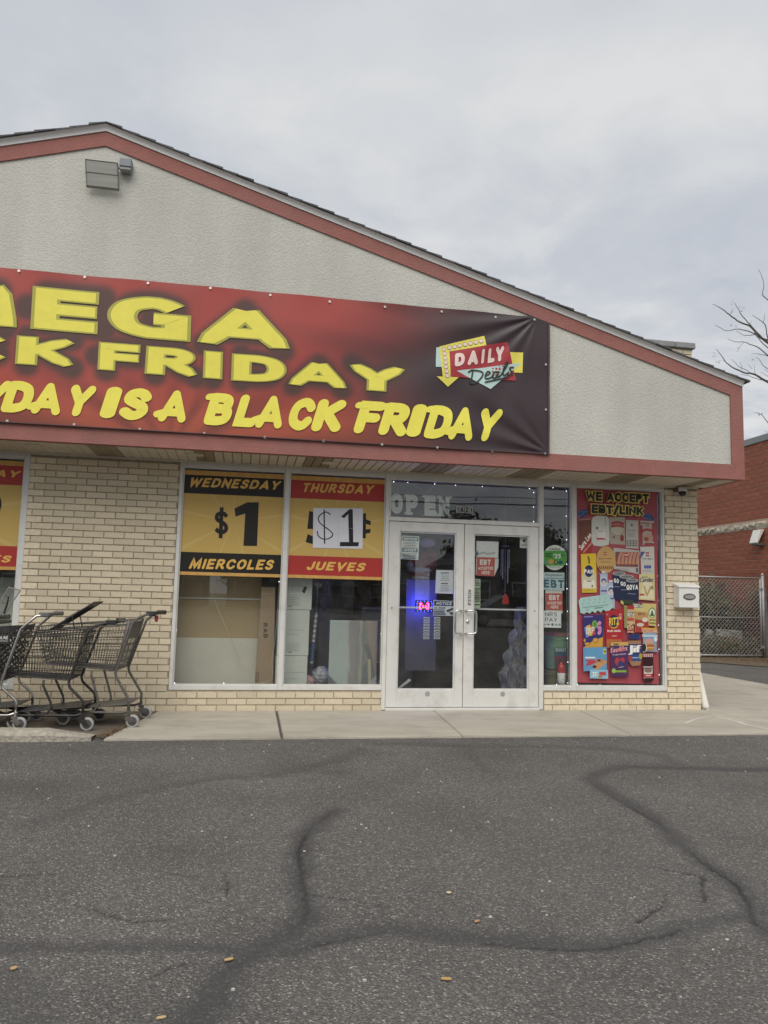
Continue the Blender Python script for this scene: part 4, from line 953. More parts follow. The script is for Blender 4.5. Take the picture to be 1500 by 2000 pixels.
# red and white padded holiday decoration on a stand
hd = thing('holiday_decoration', 'red padded holiday decoration with white fluffy trim behind the left door', 'decoration', tuple(at(820, 1150, y=.75)))
rm, wm = mat('red_plush', (.34, .03, .035), .95, var=.3, scale=30, bump=.01, bscale=80), mat('white_fluff', (.7, .7, .68), 1, var=.15, scale=40, bump=.02, bscale=60)
def blob(c, r, sq, m, nm, seed=0, par=hd):
    rn = random.Random(seed); bm = bmesh.new(); bmesh.ops.create_icosphere(bm, subdivisions=3, radius=1)
    for v in bm.verts: v.co = Vector((v.co.x*sq[0], v.co.y*sq[1], v.co.z*sq[2]))*r*(1+rn.uniform(-.035, .035))
    me = bpy.data.meshes.new(nm); bm.to_mesh(me); bm.free(); me.materials.append(m); o = bpy.data.objects.new(nm, me); COL.objects.link(o); o.parent = par; o.location = Vector(c)-origin_of(par)
def H(u, v, y=.75): return tuple(at(u, v, y=y))
blob(H(834, 1060), .10, (1.1, .8, .6), wm, 'fluffy_ball', 1); blob(H(826, 1100), .15, (1, .8, 1.0), rm, 'padded_body', 2); blob(H(842, 1092), .10, (.75, .7, 1.25), rm, 'padded_side', 3)
blob(H(820, 1113), .15, (1.05, .85, .28), wm, 'fluffy_trim', 4); blob(H(820, 1121, .78), .13, (.9, .8, .45), rm, 'padded_base', 5); blob(H(821, 1129), .13, (.9, .9, .22), wm, 'fluffy_trim', 6); blob(H(803, 1104), .055, (1, 1, 1), wm, 'fluffy_ball', 7)
for i in range(6): MB(ink('#d8d4cc' if i % 2 else '#9c2530')).tube([H(838-.3*i, 1101+4*i, .68), H(838-.3*(i+1), 1101+4*(i+1), .68)], .017, 8).build('striped_stick', hd)
blob(H(822, 1138), .14, (.95, .9, .35), mat('dark_base', (.04, .04, .07), .7), 'stand', 8)
p0 = H(822, 1143); MB(mc).box(p0[0]-.16, p0[0]+.16, .62, .9, 1.05, p0[2]).build('plinth', hd)
# LED sign
led = thing('led_sign', 'small lit red and blue LED sign behind the left door', 'LED sign', tuple(at(828, 1192, y=.16)))
p = at(829, 1184, y=.16)
MB(mat('led_case', (.02, .02, .03), .4)).box(p.x-.105, p.x+.105, .165, .19, p.z-.065, p.z+.065).build('case', led, bevel=.004)
s = Sheet(.163); er_ = emit('led_red', (1, .02, .18), 14); eb = emit('led_blue', (.03, .05, 1), 10)
for x in (821.5, 835.5): s.line([(x-1.5, 1179), (x+1.5, 1179), (x-1.5 if x < 829 else x+1.5, 1184), (x-1.5, 1189), (x+1.5, 1189)], .012, er_)
s.oval(826.5, 1184, 1.2, 2.2, er_, 8); s.oval(831.5, 1184, 1.2, 2.2, er_, 8); s.build('red_lamps', led)
s = Sheet(.163)
for i in range(16):
    a = 2*math.pi*i/16; s.oval(829+14.5*max(-1, min(1, 1.3*math.cos(a))), 1184+9.5*max(-1, min(1, 1.3*math.sin(a))), .9, .9, eb, 6)
s.build('blue_lamps', led)
pl = bpy.data.objects.new('led_glow', bpy.data.lights.new('led_glow', 'POINT')); pl.data.energy = 7.5; pl.data.color = (.05, .06, 1); pl.data.shadow_soft_size = .04; COL.objects.link(pl); pl.parent = led; pl.location = Vector((p.x, .26, p.z+.03))-origin_of(led)
MB(mat('glow_catch_board', (.07, .07, .085), .6)).box(p.x-.16, p.x+.20, .40, .42, .35, p.z+.30).build('glow_catcher', led)  # board added behind the sign to catch the blue glow
# wind chime
wc = thing('wind_chime', 'hanging wind chime with red paddle behind the right door', 'wind chime', tuple(at(988, 1175, y=.4)))
cp = at(987, 1068, y=.4); rp_ = at(987.5, 1170, y=.4); tube_m = mat('chime_tube', (.5, .5, .52), .35, metal=.8)
MB(mat('chime_cord', (.3, .3, .3), .8)).tube([(cp.x, .4, 2.5), (cp.x, .4, rp_.z+.05)], .003, 5).build('cord', wc); MB(tube_m).lathe([(.001, .01), (.06, .01), (.06, 0), (.001, 0)], (cp.x, .4, cp.z), 14).build('ring', wc)
for i in range(5):
    t = 2*math.pi*i/5; L_ = .22+.045*i; MB(tube_m).tube([(cp.x+.05*math.cos(t), .4+.05*math.sin(t), cp.z-.03), (cp.x+.05*math.cos(t), .4+.05*math.sin(t), cp.z-.03-L_)], .008, 8).build('chime', wc)
MB(mat('red_paddle', (.62, .05, .03), .4)).prism([(rp_.x-.038, .395, rp_.z-.06), (rp_.x+.038, .395, rp_.z-.06), (rp_.x+.04, .395, rp_.z-.01), (rp_.x+.022, .395, rp_.z+.045), (rp_.x, .395, rp_.z+.062), (rp_.x-.022, .395, rp_.z+.045), (rp_.x-.04, .395, rp_.z-.01)], (0, .01, 0)).build('paddle', wc, bevel=.002)
# plastic sheet gathered at the right door
fm = MB(FILM); rn = random.Random(3); cols = 9; rows = 46; V = {}
for i in range(rows):
    for j in range(cols):
        z = .05+1.05*i/(rows-1); f = j/(cols-1); w = .30-.18*min(1, max(0, (z-.35)/.6))
        x = .79-w*(1-f); V[i, j] = (x+.012*math.sin(z*31+j), .2+.045*math.sin(z*26+j*1.3+f*4)+.03*math.sin(j*2.2), z)
for i in range(rows-1):
    for j in range(cols-1): fm.poly([V[i, j], V[i, j+1], V[i+1, j+1], V[i+1, j]])
o = fm.build('plastic_sheet'); tag(o, 'clear plastic sheet hanging in folds inside the right door', 'plastic sheet')
bt = MB(mat('pale_timber', (.52, .53, .48), .7)).hexa([tuple(at(u, v, y=y)) for y in (.16, .2) for u, v in ((774, 1346), (780, 1346), (803, 1329), (799, 1325))][0:4]+[tuple(at(u, v, y=.2)) for u, v in ((774, 1346), (780, 1346), (803, 1329), (799, 1325))]).build('timber_batten'); tag(bt, 'pale wooden batten leaning inside the foot of the left door', 'batten')
# ---- buckets and extinguisher in the sidelight
def bucket(nm, label, c, z0, h, r, m, lidm=None):
    t = thing(nm, label, 'bucket', (c[0], c[1], z0)); MB(m).lathe([(r*.9, 0), (r, h*.86), (r*1.06, h*.86), (r*1.06, h*.9), (r, h*.9), (r*1.02, h)], (c[0], c[1], z0), 28).build('body', t, smooth=False)
    if lidm: MB(lidm).lathe([(r*1.05, h*.96), (r*1.06, h*1.04), (r*.9, h*1.06)], (c[0], c[1], z0), 28).build('lid', t)
    return t
pc = at(1084, 1300, y=.42); B1 = bucket('plastic_bucket', 'olive plastic bucket at the bottom of the sidelight stack', (pc.x+.02, .38), -.03, .40, .155, mat('olive_plastic', (.29, .28, .15), .45))
B2 = bucket('plastic_bucket', 'green plastic bucket lettered BOOST stacked in the sidelight', (pc.x+.02, .38), .385, .40, .155, mat('green_plastic', (.24, .42, .27), .45), mat('pink_lid', (.40, .14, .17), .5))
s = Sheet(.215); s.rect(1083, 1265, 1109, 1300, ink('#3f5f74')); s.rect(1083, 1281, 1109, 1297, ink('#7c3a58')); s.text('BOOST', (1085.5, 1272.5), (1106, 1273), (1085.5, 1265.8), ink('#cfe0dc'), t=.2); s.build('label_print', B2)
xx = thing('fire_extinguisher', 'small red fire extinguisher with white label in the sidelight', 'fire extinguisher', tuple(at(1096, 1342, y=.15)))
e0 = at(1096, 1340, y=.15); ez = at(1096, 1288, y=.15); hh = ez.z-e0.z; rr = .046
MB(mat('extinguisher_red', (.50, .03, .04), .25)).lathe([(rr*.98, 0), (rr, .01), (rr, hh*.64), (rr*.97, hh*.70), (rr*.86, hh*.76), (rr*.62, hh*.82), (.014, hh*.86), (.014, hh*.92)], (e0.x, .15, e0.z), 24).build('tank', xx, smooth=True)
MB(mat('extinguisher_label', (.68, .68, .66), .5, var=.25, scale=60)).lathe([(rr+.001, .005), (rr+.001, hh*.5)], (e0.x, .15, e0.z), 24).build('label_wrap', xx, smooth=True)
MB(mat('valve_black', (.03, .03, .03), .4)).box(e0.x-.015, e0.x+.06, .135, .165, e0.z+hh*.92, e0.z+hh*.96).box(e0.x-.012, e0.x+.055, .14, .16, e0.z+hh*.99, e0.z+hh*1.02).build('lever', xx)
MB(mat('valve_black', (.03, .03, .03), .4)).tube([(e0.x-.012, .15, e0.z+hh*.93), (e0.x-.05, .14, e0.z+hh*.9), (e0.x-.063, .14, e0.z+hh*.7), (e0.x-.062, .14, e0.z+hh*.3)], .008, 8).build('hose', xx, smooth=True)

# ================================================================== SIGNS ON THE GLASS
def paper(name, label, cat, quad, col, y=YS, group=None):
    """paper sheet with real thickness; returns (thing, Sheet to print on)"""
    P = [at(u, v, y=y) for u, v in quad]     # bl br tr tl
    t = thing(name, label, cat, tuple((P[0]+P[1])/2), group)
    MB(ink(col) if isinstance(col, str) else col).prism([tuple(p) for p in P], (0, .0012, 0)).build('sheet', t)
    return t, Sheet(y-.0003)
# ---- day posters
def rays_mat():
    m = bpy.data.materials.new('yellow_ray_print'); m.use_nodes = True; N = m.node_tree.nodes; L = m.node_tree.links; p = N['Principled BSDF']; p.inputs['Roughness'].default_value = .5
    tc = N.new('ShaderNodeTexCoord'); sp = N.new('ShaderNodeSeparateXYZ'); L.new(tc.outputs['Object'], sp.inputs[0])
    z = N.new('ShaderNodeMath'); z.operation = 'SUBTRACT'; z.inputs[1].default_value = .58; L.new(sp.outputs[2], z.inputs[0])
    a = N.new('ShaderNodeMath'); a.operation = 'ARCTAN2'; L.new(z.outputs[0], a.inputs[0]); L.new(sp.outputs[0], a.inputs[1])
    k = N.new('ShaderNodeMath'); k.operation = 'MULTIPLY'; k.inputs[1].default_value = 9; L.new(a.outputs[0], k.inputs[0])
    s = N.new('ShaderNodeMath'); s.operation = 'SINE'; L.new(k.outputs[0], s.inputs[0])
    r = N.new('ShaderNodeMapRange'); r.inputs[1].default_value = .93; r.inputs[2].default_value = 1; L.new(s.outputs[0], r.inputs[0])
    x = N.new('ShaderNodeMix'); x.data_type = 'RGBA'; L.new(r.outputs[0], x.inputs[0]); x.inputs[6].default_value = (.56, .375, .10, 1); x.inputs[7].default_value = (.60, .43, .145, 1); L.new(x.outputs[2], p.inputs['Base Color']); return m
RAYS = rays_mat(); ORG = mat('orange_print_strip', (.60, .34, .09), .5, var=.18, scale=12); YTX = ink('#e0b25a')
BLK, PRED = ink('#1e1a14'), ink('#a8332e')
def day_poster(label, x0, x1, cfg, top, bot, tl, bl_, hand):
    zb, z1, z2, z3, z4, zt = 1.358, 1.392, 1.60, 2.225, 2.425, 2.475
    t = thing('day_poster', label, 'poster', ((x0+x1)/2, YO, zb), 'weekday price posters in the windows')
    for a, b, m, nm in ((zb, z1, ORG, 'bottom_strip'), (z1, z2, cfg, 'lower_band'), (z2, z3, RAYS, 'yellow_field'), (z3, z4, cfg, 'upper_band'), (z4, zt, ORG, 'top_strip')):
        MB(m).box(x0, x1, YO-.0005, YO+.001, a, b).build(nm, t)
    s = Sheet(YO-.0012)
    if top: s.text(top, *tl, YTX, t=.225, rnd=True, skew=.22, gap=.15, k=5)
    s.build('upper_lettering', t); s = Sheet(YO-.0012)
    if bot: s.text(bot, *bl_, YTX, t=.225, rnd=True, skew=.22, gap=.15, k=5)
    s.build('lower_lettering', t); hand(s0 := Sheet(YO-.0012)); s0.build('price_print', t) if s0.mb.v else None; return t
def wed(s):
    s.text('$', (417, 1046), (445, 1048), (419, 994), BLK, t=.165)
    s.poly([(475.5, 1066), (502, 1066.5), (505.5, 981), (483, 981), (458, 993), (460, 1009), (479, 1003)], BLK)
day_poster('yellow and black WEDNESDAY one dollar poster in the left window', -3.093, -2.030, BLK, 'WEDNESDAY', 'MIERCOLES', ((367, 950), (543, 957), (370, 932)), ((368, 1111), (531, 1113), (370, 1091)), wed)
def thu(s):
    pass
THU = [[(597, 1059), (612, 1063), (613, 1048), (601, 1043)], [(600, 1033), (613, 1033), (613, 1000), (604, 998)], [(708, 1051), (714.5, 1051.5), (714.5, 1042), (723, 1041), (724, 1033), (714.7, 1034), (714.8, 1023), (723.5, 1026), (724.5, 1018), (714.9, 1014), (715, 1003), (709, 1002.5)]]
tp = day_poster('yellow and red THURSDAY poster in the second window', -1.965, -.922, PRED, 'THURSDAY', 'JUEVES', ((588, 961), (726, 965), (590, 943)), ((597, 1113), (710, 1116), (599, 1096)), thu)
for q in THU: s = Sheet(YO-.0012); s.poly(q, BLK); s.build('price_print', tp)
def tue(s): s.oval(-18, 984, 21, 26, BLK, 24); s.oval(-18, 984, 9, 14, RAYS, 20)
day_poster('yellow and red poster cut off in the far left window', -6.0, -4.690, PRED, 'TUESDAY', 'MARTES', ((-130, 925), (35, 933), (-128, 911)), ((-120, 1092), (18, 1099), (-118, 1078)), tue)
t, s = paper('handwritten_price_sheet', 'white papers with a handwritten one dollar price over the Thursday poster', 'paper', [(611, 1070), (708, 1072), (709, 993), (612, 992)], '#d6d6dc', YO-.006)
mk = ink('#1b1b1d'); s.line([(645, 1005), (637, 1000), (625, 1006), (622, 1016), (630, 1026), (644, 1036), (650, 1044), (644, 1051), (632, 1053), (622, 1047), (620, 1038)], .012, mk, True); s.line([(633, 996), (634, 1061)], .014, mk)
s.poly([(682, 1067), (690, 1067), (689, 995), (683, 994), (666, 1009), (672, 1012), (680, 1004)], mk); s.poly([(664, 1067), (700, 1067), (701, 1059), (664, 1058.5)], mk); s.line([(660, 993), (661, 1071)], .003, ink('#bdbdc4')); s.line([(660, 1031), (708, 1033)], .002, ink('#c4c4ca')); s.build('marker_lettering', t)
# ---- OPEN lettering and street number on the transom
op = thing('window_lettering', 'large frosted OPEN letters on the glass above the doors', 'lettering', tuple(at(822, 1008, y=YS)))
s = Sheet(YS-.002); WV = ink('#d8dcd6')
for ch, a, b, yb, yt in (('O', 762.5, 787, 1003, 963), ('P', 793, 816, 1005, 965), ('E', 829, 851, 1007, 967), ('N', 857, 878, 1008, 968.5)):
    s.text(ch, (a, yb), (b, yb+1), (a, yt), WV, t=.30)
for q in (((790, 1005), (806, 1005.7), (806, 1000.7), (790, 1000)), ((790, 970), (800, 970.3), (800, 965.3), (790, 965)), ((825, 1006.5), (853, 1008), (853, 999), (849, 999)), ((825, 971.5), (848, 972.5), (849, 967.8), (825, 966.5)), ((854, 1008), (867, 1008.5), (867, 1003), (854, 1002.5)), ((853, 973), (864, 973.3), (864, 968.5), (853, 968)), ((871, 974), (882, 974.5), (882, 969.5), (871, 969))): s.poly(list(q), WV)
s.build('letters', op)
for i, (ch, u) in enumerate((('1', 890.5), ('6', 899.2), ('2', 907.9), ('1', 916.5))):
    t, s = paper('number_tile', f'grey tile with digit {ch}, {["first", "second", "third", "last"][i]} of the street number over the doors', 'number tile', [(u, 1001.5+.3*i), (u+7.3, 1001.8+.3*i), (u+7.3, 989+.3*i), (u, 988.7+.3*i)], '#a9aaa4', .045, 'street number tiles on the transom')
    s.text(ch, (u+(1.2 if ch != '1' else 2.2), 1000.3+.3*i), (u+(6.2 if ch != '1' else 5.2), 1000.5+.3*i), (u+(1.2 if ch != '1' else 2.2), 990+.3*i), ink('#1a1a1a'), t=.24); s.build('digit', t)
def scribble(s, u0, u1, v0, n, dv, m, w=.004, seed=1, cen=True):
    r = random.Random(seed)
    for i in range(n):
        q = r.uniform(0, .25)*(u1-u0); a, b = (u0+q*.5, u1-q*.5) if cen else (u0, u1-q); x = a
        while x < b: e = min(b, x+r.uniform(1.5, 5)); s.line([(x, v0+i*dv), (e, v0+i*dv+.1)], w, m); x = e+.8
# ---- left door papers
t, s = paper('notice_sign', 'bilingual NOTICE and AVISO sign at the top of the left door', 'sign', [(782.5, 1092), (817, 1093.5), (819, 1047.5), (784.5, 1046)], '#e3e9e0'); TEA = ink('#5d7377')
s.poly([(785.5, 1056), (817, 1057.5), (817.3, 1049), (786, 1047.8)], TEA); s.text('NOTICE', (788.5, 1054.6), (814, 1055.8), (789, 1049.6), ink('#dfe4dd'), t=.24, skew=.12)
s.poly([(784.5, 1078), (815.5, 1079), (816, 1071), (785, 1070)], TEA); s.text('AVISO', (789, 1076.6), (812, 1077.4), (789.5, 1071.4), ink('#dfe4dd'), t=.24, skew=.12)
scribble(s, 786, 815, 1059, 4, 3.1, ink('#6b7673'), .007, 2); scribble(s, 785, 814, 1081.5, 4, 3.0, ink('#6b7673'), .007, 3); s.build('printing', t)
t, s = paper('typed_letter', 'white typed letter taped at the middle of the left door', 'paper', [(850, 1158.5), (885, 1160), (886, 1114), (852, 1113)], '#e4e7ec')
s.rect(861, 1118, 877, 1120, ink('#6d6a70')); s.rect(861, 1138.5, 875, 1140.7, ink('#6d6a70')); scribble(s, 860, 879, 1123, 4, 3.4, ink('#8d9096'), .005, 5); scribble(s, 859, 878, 1143.5, 4, 3.4, ink('#8d9096'), .005, 6); s.build('printing', t)
t, s = paper('camera_notice', 'blue and white 24 hour camera NOTICE sign above the left door handle', 'sign', [(846, 1202), (886.5, 1203), (887, 1174), (846.5, 1172)], '#e2e6ee'); NB = ink('#2c3f6d')
s.poly([(847.5, 1183), (886, 1184.2), (886.2, 1175), (848, 1173.2)], NB); s.text('NOTICE', (852, 1181.2), (881.5, 1182.2), (852.5, 1174.8), ink('#dfe3ea'), t=.24, skew=.12)
s.text('24 HOUR', (848, 1189), (870, 1189.5), (848, 1184.8), NB, t=.24); scribble(s, 848, 869, 1191.3, 1, 3, NB, .01, 8, False); scribble(s, 848, 870, 1195, 2, 4.2, ink('#5f6f92'), .018, 9, False)
s.poly([(871, 1192), (884, 1187), (886, 1190), (874, 1196)], ink('#39404a')); s.poly([(877, 1196), (883, 1195), (886, 1200), (880, 1201)], ink('#39404a')); s.build('printing', t)
hl = thing('hours_label', 'two columns of small white opening hours labels on the left door', 'label', tuple(at(844, 1249, y=YS)))
for i in range(7):
    for a, b in ((827.5, 839), (848, 860)):
        v = 1205+6.35*i; u = a-.12*i; sl_ = MB(ink('#c9cfd1')).prism([tuple(at(x, y, y=YS)) for x, y in ((u, v+5), (u+b-a, v+5.1), (u+b-a, v+.5), (u, v+.4))], (0, .001, 0)).build('hour_strip', hl)
        s = Sheet(YS-.0005); r = random.Random(i*7+int(a)); 
        s.line([(u+1.6+r.uniform(0, 1), v+3), (u+4.6, v+3)], .010, ink('#4f5560')); s.line([(u+6, v+3), (u+b-a-1.8, v+3)], .010, ink('#5a606a')); s.build('printing', sl_)
# ---- right door papers
t, s = paper('blank_sheet', 'blank white sheet at the top left of the right door', 'paper', [(930.5, 1089), (973, 1090), (974, 1058), (930.5, 1056.5)], '#e6e8e9'); s.line([(936, 1082), (944, 1079), (952, 1082), (966, 1080)], .02, ink('#b9bcbd')); s.build('show_through', t)
mb_ = MB(ink('#dcdede')).prism([tuple(at(u, v, y=YS+.002)) for u, v in ((929, 1123), (966, 1124), (973, 1108), (974, 1091), (930, 1090))], (0, .001, 0)).build('torn_sheet'); tag(mb_, 'torn white sheet behind the red EBT card on the right door', 'paper')
def ebt(label, q, y):
    t, s = paper('ebt_card', label, 'sign', q, '#c4625a', y); (u0, v0), (u1, _), (_, v1), _ = q; w = u1-u0; h = v0-v1; wl = ink('#f0ebe5')
    s.text('EBT', (u0+w*.18, v0-h*.60), (u0+w*.80, v0-h*.59), (u0+w*.18, v0-h*.90), wl, t=.26); s.text('ACCEPTED', (u0+w*.08, v0-h*.33), (u0+w*.93, v0-h*.325), (u0+w*.08, v0-h*.50), wl, t=.2); s.text('HERE', (u0+w*.28, v0-h*.08), (u0+w*.74, v0-h*.075), (u0+w*.28, v0-h*.26), wl, t=.2); s.build('printing', t)
ebt('red EBT accepted here card on the right door', [(931, 1124.5), (965.5, 1125.5), (966.5, 1089), (932, 1088)], YS-.003)
o = MB(ink('#5f7f8d')).prism([tuple(at(930+4.5*math.cos(a), 1081+5*math.sin(a), y=YS-.004)) for a in [2*math.pi*i/16 for i in range(16)]][::-1], (0, .001, 0)).build('round_sticker'); tag(o, 'small blue grey round sticker beside the EBT card on the right door', 'sticker')
t, s = paper('camera_sticker', 'small white camera sticker at the top right corner of the right door', 'sticker', [(1015.5, 1070), (1031, 1071), (1031.5, 1048.5), (1015.5, 1047.5)], '#e8e8e0')
s.oval(1023.5, 1056, 3.2, 2.6, ink('#333333'), 12); s.line([(1023.5, 1058), (1026, 1061)], .006, ink('#333333')); scribble(s, 1017.5, 1029.5, 1063, 2, 2.6, ink('#555555'), .005, 11); s.build('printing', t)
t, s = paper('notice_strip', 'pale green strip of small notices down the edge of the right door', 'sign', [(924, 1188), (938, 1189), (938.5, 1131), (924.5, 1130)], '#b3c2a8')
for v in (1149, 1180): s.rect(924.2, v, 938, v+2.2, ink('#3c4a3c'))
for v, n in ((1134, 4), (1154, 5), (1168, 3)): scribble(s, 925, 937, v, n, 3, ink('#4d5a4d'), .008, v)
s.build('printing', t)
t, s = paper('pull_sticker', 'black and white vertical PULL sticker on the right door stile', 'sticker', [(914, 1182), (919.5, 1182), (920, 1152), (914.5, 1152)], '#1c1c1c', .0125)
for i, ch in enumerate('PULL'): v = 1159+7*i; s.poly([(914.8, v), (919, v), (919, v-5.6), (914.8, v-5.6)], ink('#d8d8d2')); s.text(ch, (915.6, v-.7), (918.3, v-.7), (915.6, v-4.9), ink('#161616'), t=.24)
s.build('letters', t)
# ---- sidelight signs
rd = thing('round_carrier_sign', 'round green and white cricket sign in the sidelight', 'sign', tuple(at(1084, 1114, y=YS)))
c0 = (1083.7, 1089); ra, rbv = 23.2, 24.6
MB(ink('#eceee6')).prism([tuple(at(c0[0]+ra*math.cos(a), c0[1]+rbv*math.sin(a), y=YS)) for a in [-2*math.pi*i/36 for i in range(36)]], (0, .0012, 0)).build('disc', rd)
s = Sheet(YS-.0005); gp = [(c0[0]+ra*.985*math.cos(a), c0[1]+rbv*.985*math.sin(a)) for a in [-2*math.pi*i/60 for i in range(60)]]
s.poly([(u, min(max(v, 1075.5), 1105)) for u, v in gp], ink('#5cae50')); s.btext('cricket', (1072, 1074.5), (1094, 1075), (1072.3, 1069), ink('#1f2a1f'), .03); s.text('25', (1083.5, 1090.5), (1095, 1091), (1083.8, 1081.5), ink('#e6ebdf'), t=.27); s.text('$', (1080.8, 1086), (1082.8, 1086), (1080.8, 1081.5), ink('#e6ebdf'), t=.2)
scribble(s, 1064.5, 1079, 1081, 3, 3.3, ink('#23402a'), .010, 21, False); scribble(s, 1096, 1103, 1082, 2, 3, ink('#2f5a33'), .006, 22, False)
s.oval(1076, 1096.5, 5, 5, ink('#d9a63c')); s.oval(1067.5, 1098, 2.8, 3, ink('#5f9fc0')); s.oval(1085.5, 1098.5, 4, 4, ink('#3a4a34')); s.oval(1085.5, 1098, 1.8, 2.2, ink('#d9c08c')); s.oval(1094.5, 1098.5, 4.5, 3.5, ink('#2e5570')); scribble(s, 1070, 1097, 1107.5, 1, 2, ink('#8a9088'), .005, 23); s.build('printing', rd)
t, s = paper('aceptamos_card', 'pale blue Aceptamos EBT card in the sidelight', 'sign', [(1060.8, 1151.5), (1102, 1153.5), (1102.5, 1118.5), (1060.5, 1117.5)], '#c3d7da')
s.btext('Aceptamos', (1064.5, 1126.5), (1098, 1127), (1064.7, 1120), ink('#5f6a6c'), .02, .1); s.line([(1061, 1129), (1102, 1130)], .006, ink('#48626f')); s.text('EBT', (1062, 1147.5), (1101.5, 1149), (1062, 1131.5), ink('#456a80'), t=.24, gap=.2); s.build('printing', t)
t2, s2 = paper('taped_backing', 'white paper behind the red EBT card in the sidelight', 'paper', [(1066, 1197), (1099, 1198), (1098, 1153.5), (1065, 1152.5)], '#dcddd6', YS+.003); s2.line([(1066, 1154), (1097, 1155)], .003, ink('#9a9b96')); s2.build('fold', t2)
ebt('red EBT accepted here card in the sidelight', [(1066.5, 1191), (1099, 1192), (1098.5, 1159), (1066, 1158.5)], YS-.002)
t, s = paper('nrs_card', 'white NRS PAY card in the sidelight below the EBT card', 'sign', [(1060, 1225.5), (1096, 1226.5), (1096, 1193.5), (1060, 1192.5)], '#eceef0', YS-.004); gk = ink('#4a4c50')
s.text('NRS', (1064.5, 1203.5), (1088, 1204), (1064.5, 1195.5), gk, t=.13); s.text('PAY', (1064.5, 1214), (1088.5, 1214.5), (1064.5, 1206), gk, t=.13); s.text('VISA', (1060.8, 1221), (1066.5, 1221), (1060.8, 1218.5), ink('#2b3560'), t=.26)
s.oval(1070.5, 1219.5, 1.7, 1.7, ink('#b8333a'), 10); s.oval(1072.5, 1219.5, 1.7, 1.7, ink('#b07a3a'), 10); s.rect(1077, 1217.5, 1081, 1222, ink('#3f6f83')); scribble(s, 1083.5, 1089.5, 1219, 2, 2, ink('#666a6e'), .006, 31); s.poly([(1091.5, 1222), (1095, 1222), (1093.2, 1217)], ink('#44484c')); s.build('printing', t)

# ================================================================== GROCERY POSTER (right window)
ps = thing('grocery_poster', 'tall red poster of groceries reading WE ACCEPT EBT LINK', 'poster', tuple(at(1207, 1333, y=YO)))
def q6(x, y): return (1040+x/4.443, 920+y/4.443)
def K(pts): return [q6(*p) for p in pts]
MB(mat('red_poster_paper', (.35, .062, .075), .5, var=.08, scale=2)).prism([tuple(at(u, v, y=YO)) for u, v in K([(385, 1835), (1098, 1850), (1080, 185), (368, 145)])], (0, .0012, 0)).build('sheet', ps)
POSTER_K = [2.0]
def item(name, fn):
    s = Sheet(YO-.0004, dy=.00010); s.k = POSTER_K[0]; fn(s); POSTER_K[0] = s.k+1; s.build(name, ps)
def rr(s, x0, y0, x1, y1, c, r=10, dy=0):
    """rounded rectangle in the poster's own measure; dy drops the right side"""
    P = []
    for cx, cy, a0 in ((x0+r, y1-r, 90), (x1-r, y1-r, 0), (x1-r, y0+r, -90), (x0+r, y0+r, -180)):
        for i in range(4): a = R(a0-30*i); P.append((cx+r*math.cos(a), cy+r*math.sin(a)+dy*(cx-x0)/(x1-x0)))
    s.poly(K(P), ink(c))
def el(s, x, y, a, b, c, n=20): u, v = q6(x, y); s.oval(u, v, a/4.443, b/4.443, ink(c), n)
def tx(s, t, x0, y0, x1, y1, h, c, th=.22, rnd=False, skew=0, gap=.14): s.text(t, q6(x0, y0), q6(x1, y1), q6(x0, y0-h), ink(c), t=th, rnd=rnd, skew=skew, gap=gap, k=3, step=.6)
def bt(s, t, x0, y0, x1, y1, h, c, b=.03, sh_=0): s.btext(t, q6(x0, y0), q6(x1, y1), q6(x0, y0-h), ink(c), b, sh_)
def ln(s, pts, w, c, cv=False): s.line(K(pts), w, ink(c), cv)
def i_leaf(s):
    for pts in ([(385, 350), (440, 335), (480, 330), (475, 375), (420, 415)], [(955, 395), (1000, 360), (1050, 400), (1050, 440), (1000, 425)]): s.poly(K(pts[::-1]), ink('#33507e'))
    for a in ([(395, 355), (480, 352)], [(400, 400), (470, 345)], [(960, 395), (1045, 435)], [(1000, 370), (1030, 420)]): ln(s, a, .004, '#7f93b5')
item('leaf_print', i_leaf)
def i_bread(s):
    s.poly(K([(398, 430), (405, 800), (440, 830), (520, 640), (512, 420)][::-1][::-1][::-1]), ink('#6d4436')); s.poly(K([(400, 690), (400, 750), (440, 790), (520, 700), (520, 560)][::-1]), ink('#a2332f'))
    ln(s, [(405, 425), (510, 415)], .006, '#b8a690'); s.btext('Sara Lee', q6(425, 690), q6(515, 560), q6(400, 655), ink('#e6ddd2'), .05); s.btext('HONEY WHEAT', q6(445, 712), q6(520, 625), q6(438, 700), ink('#d7c8b8'), .02)
item('bread_bag_print', i_bread)
def i_milk(s):
    s.poly(K([(512, 430), (525, 400), (560, 385), (640, 390), (662, 410), (668, 600), (660, 640), (600, 655), (530, 645), (512, 615)][::-1]), ink('#c9c8bd')); ln(s, [(632, 400), (632, 470)], .016, '#a9a99f'); el(s, 560, 495, 10, 12, '#5a6070')
    rr(s, 552, 505, 638, 605, '#d7d3cb', 14); rr(s, 552, 570, 638, 605, '#b64248', 10); rr(s, 614, 528, 636, 588, '#d8d8d8', 4); ln(s, [(570, 520), (610, 528)], .006, '#8a8a8a')
item('milk_jug_print', i_milk)
def i_rice(s):
    s.poly(K([(665, 400), (800, 398), (803, 640), (672, 632)][::-1]), ink('#a79d8c')); el(s, 735, 500, 62, 64, '#8c8577'); el(s, 735, 500, 56, 58, '#b7ae9c'); ln(s, [(690, 455), (735, 445), (785, 458)], .03, '#9d3a3a', True); ln(s, [(690, 480), (735, 472), (785, 482)], .03, '#a34844', True); el(s, 776, 582, 17, 30, '#8c3a3a'); el(s, 705, 575, 12, 10, '#6d6a60')
item('rice_bag_print', i_rice)
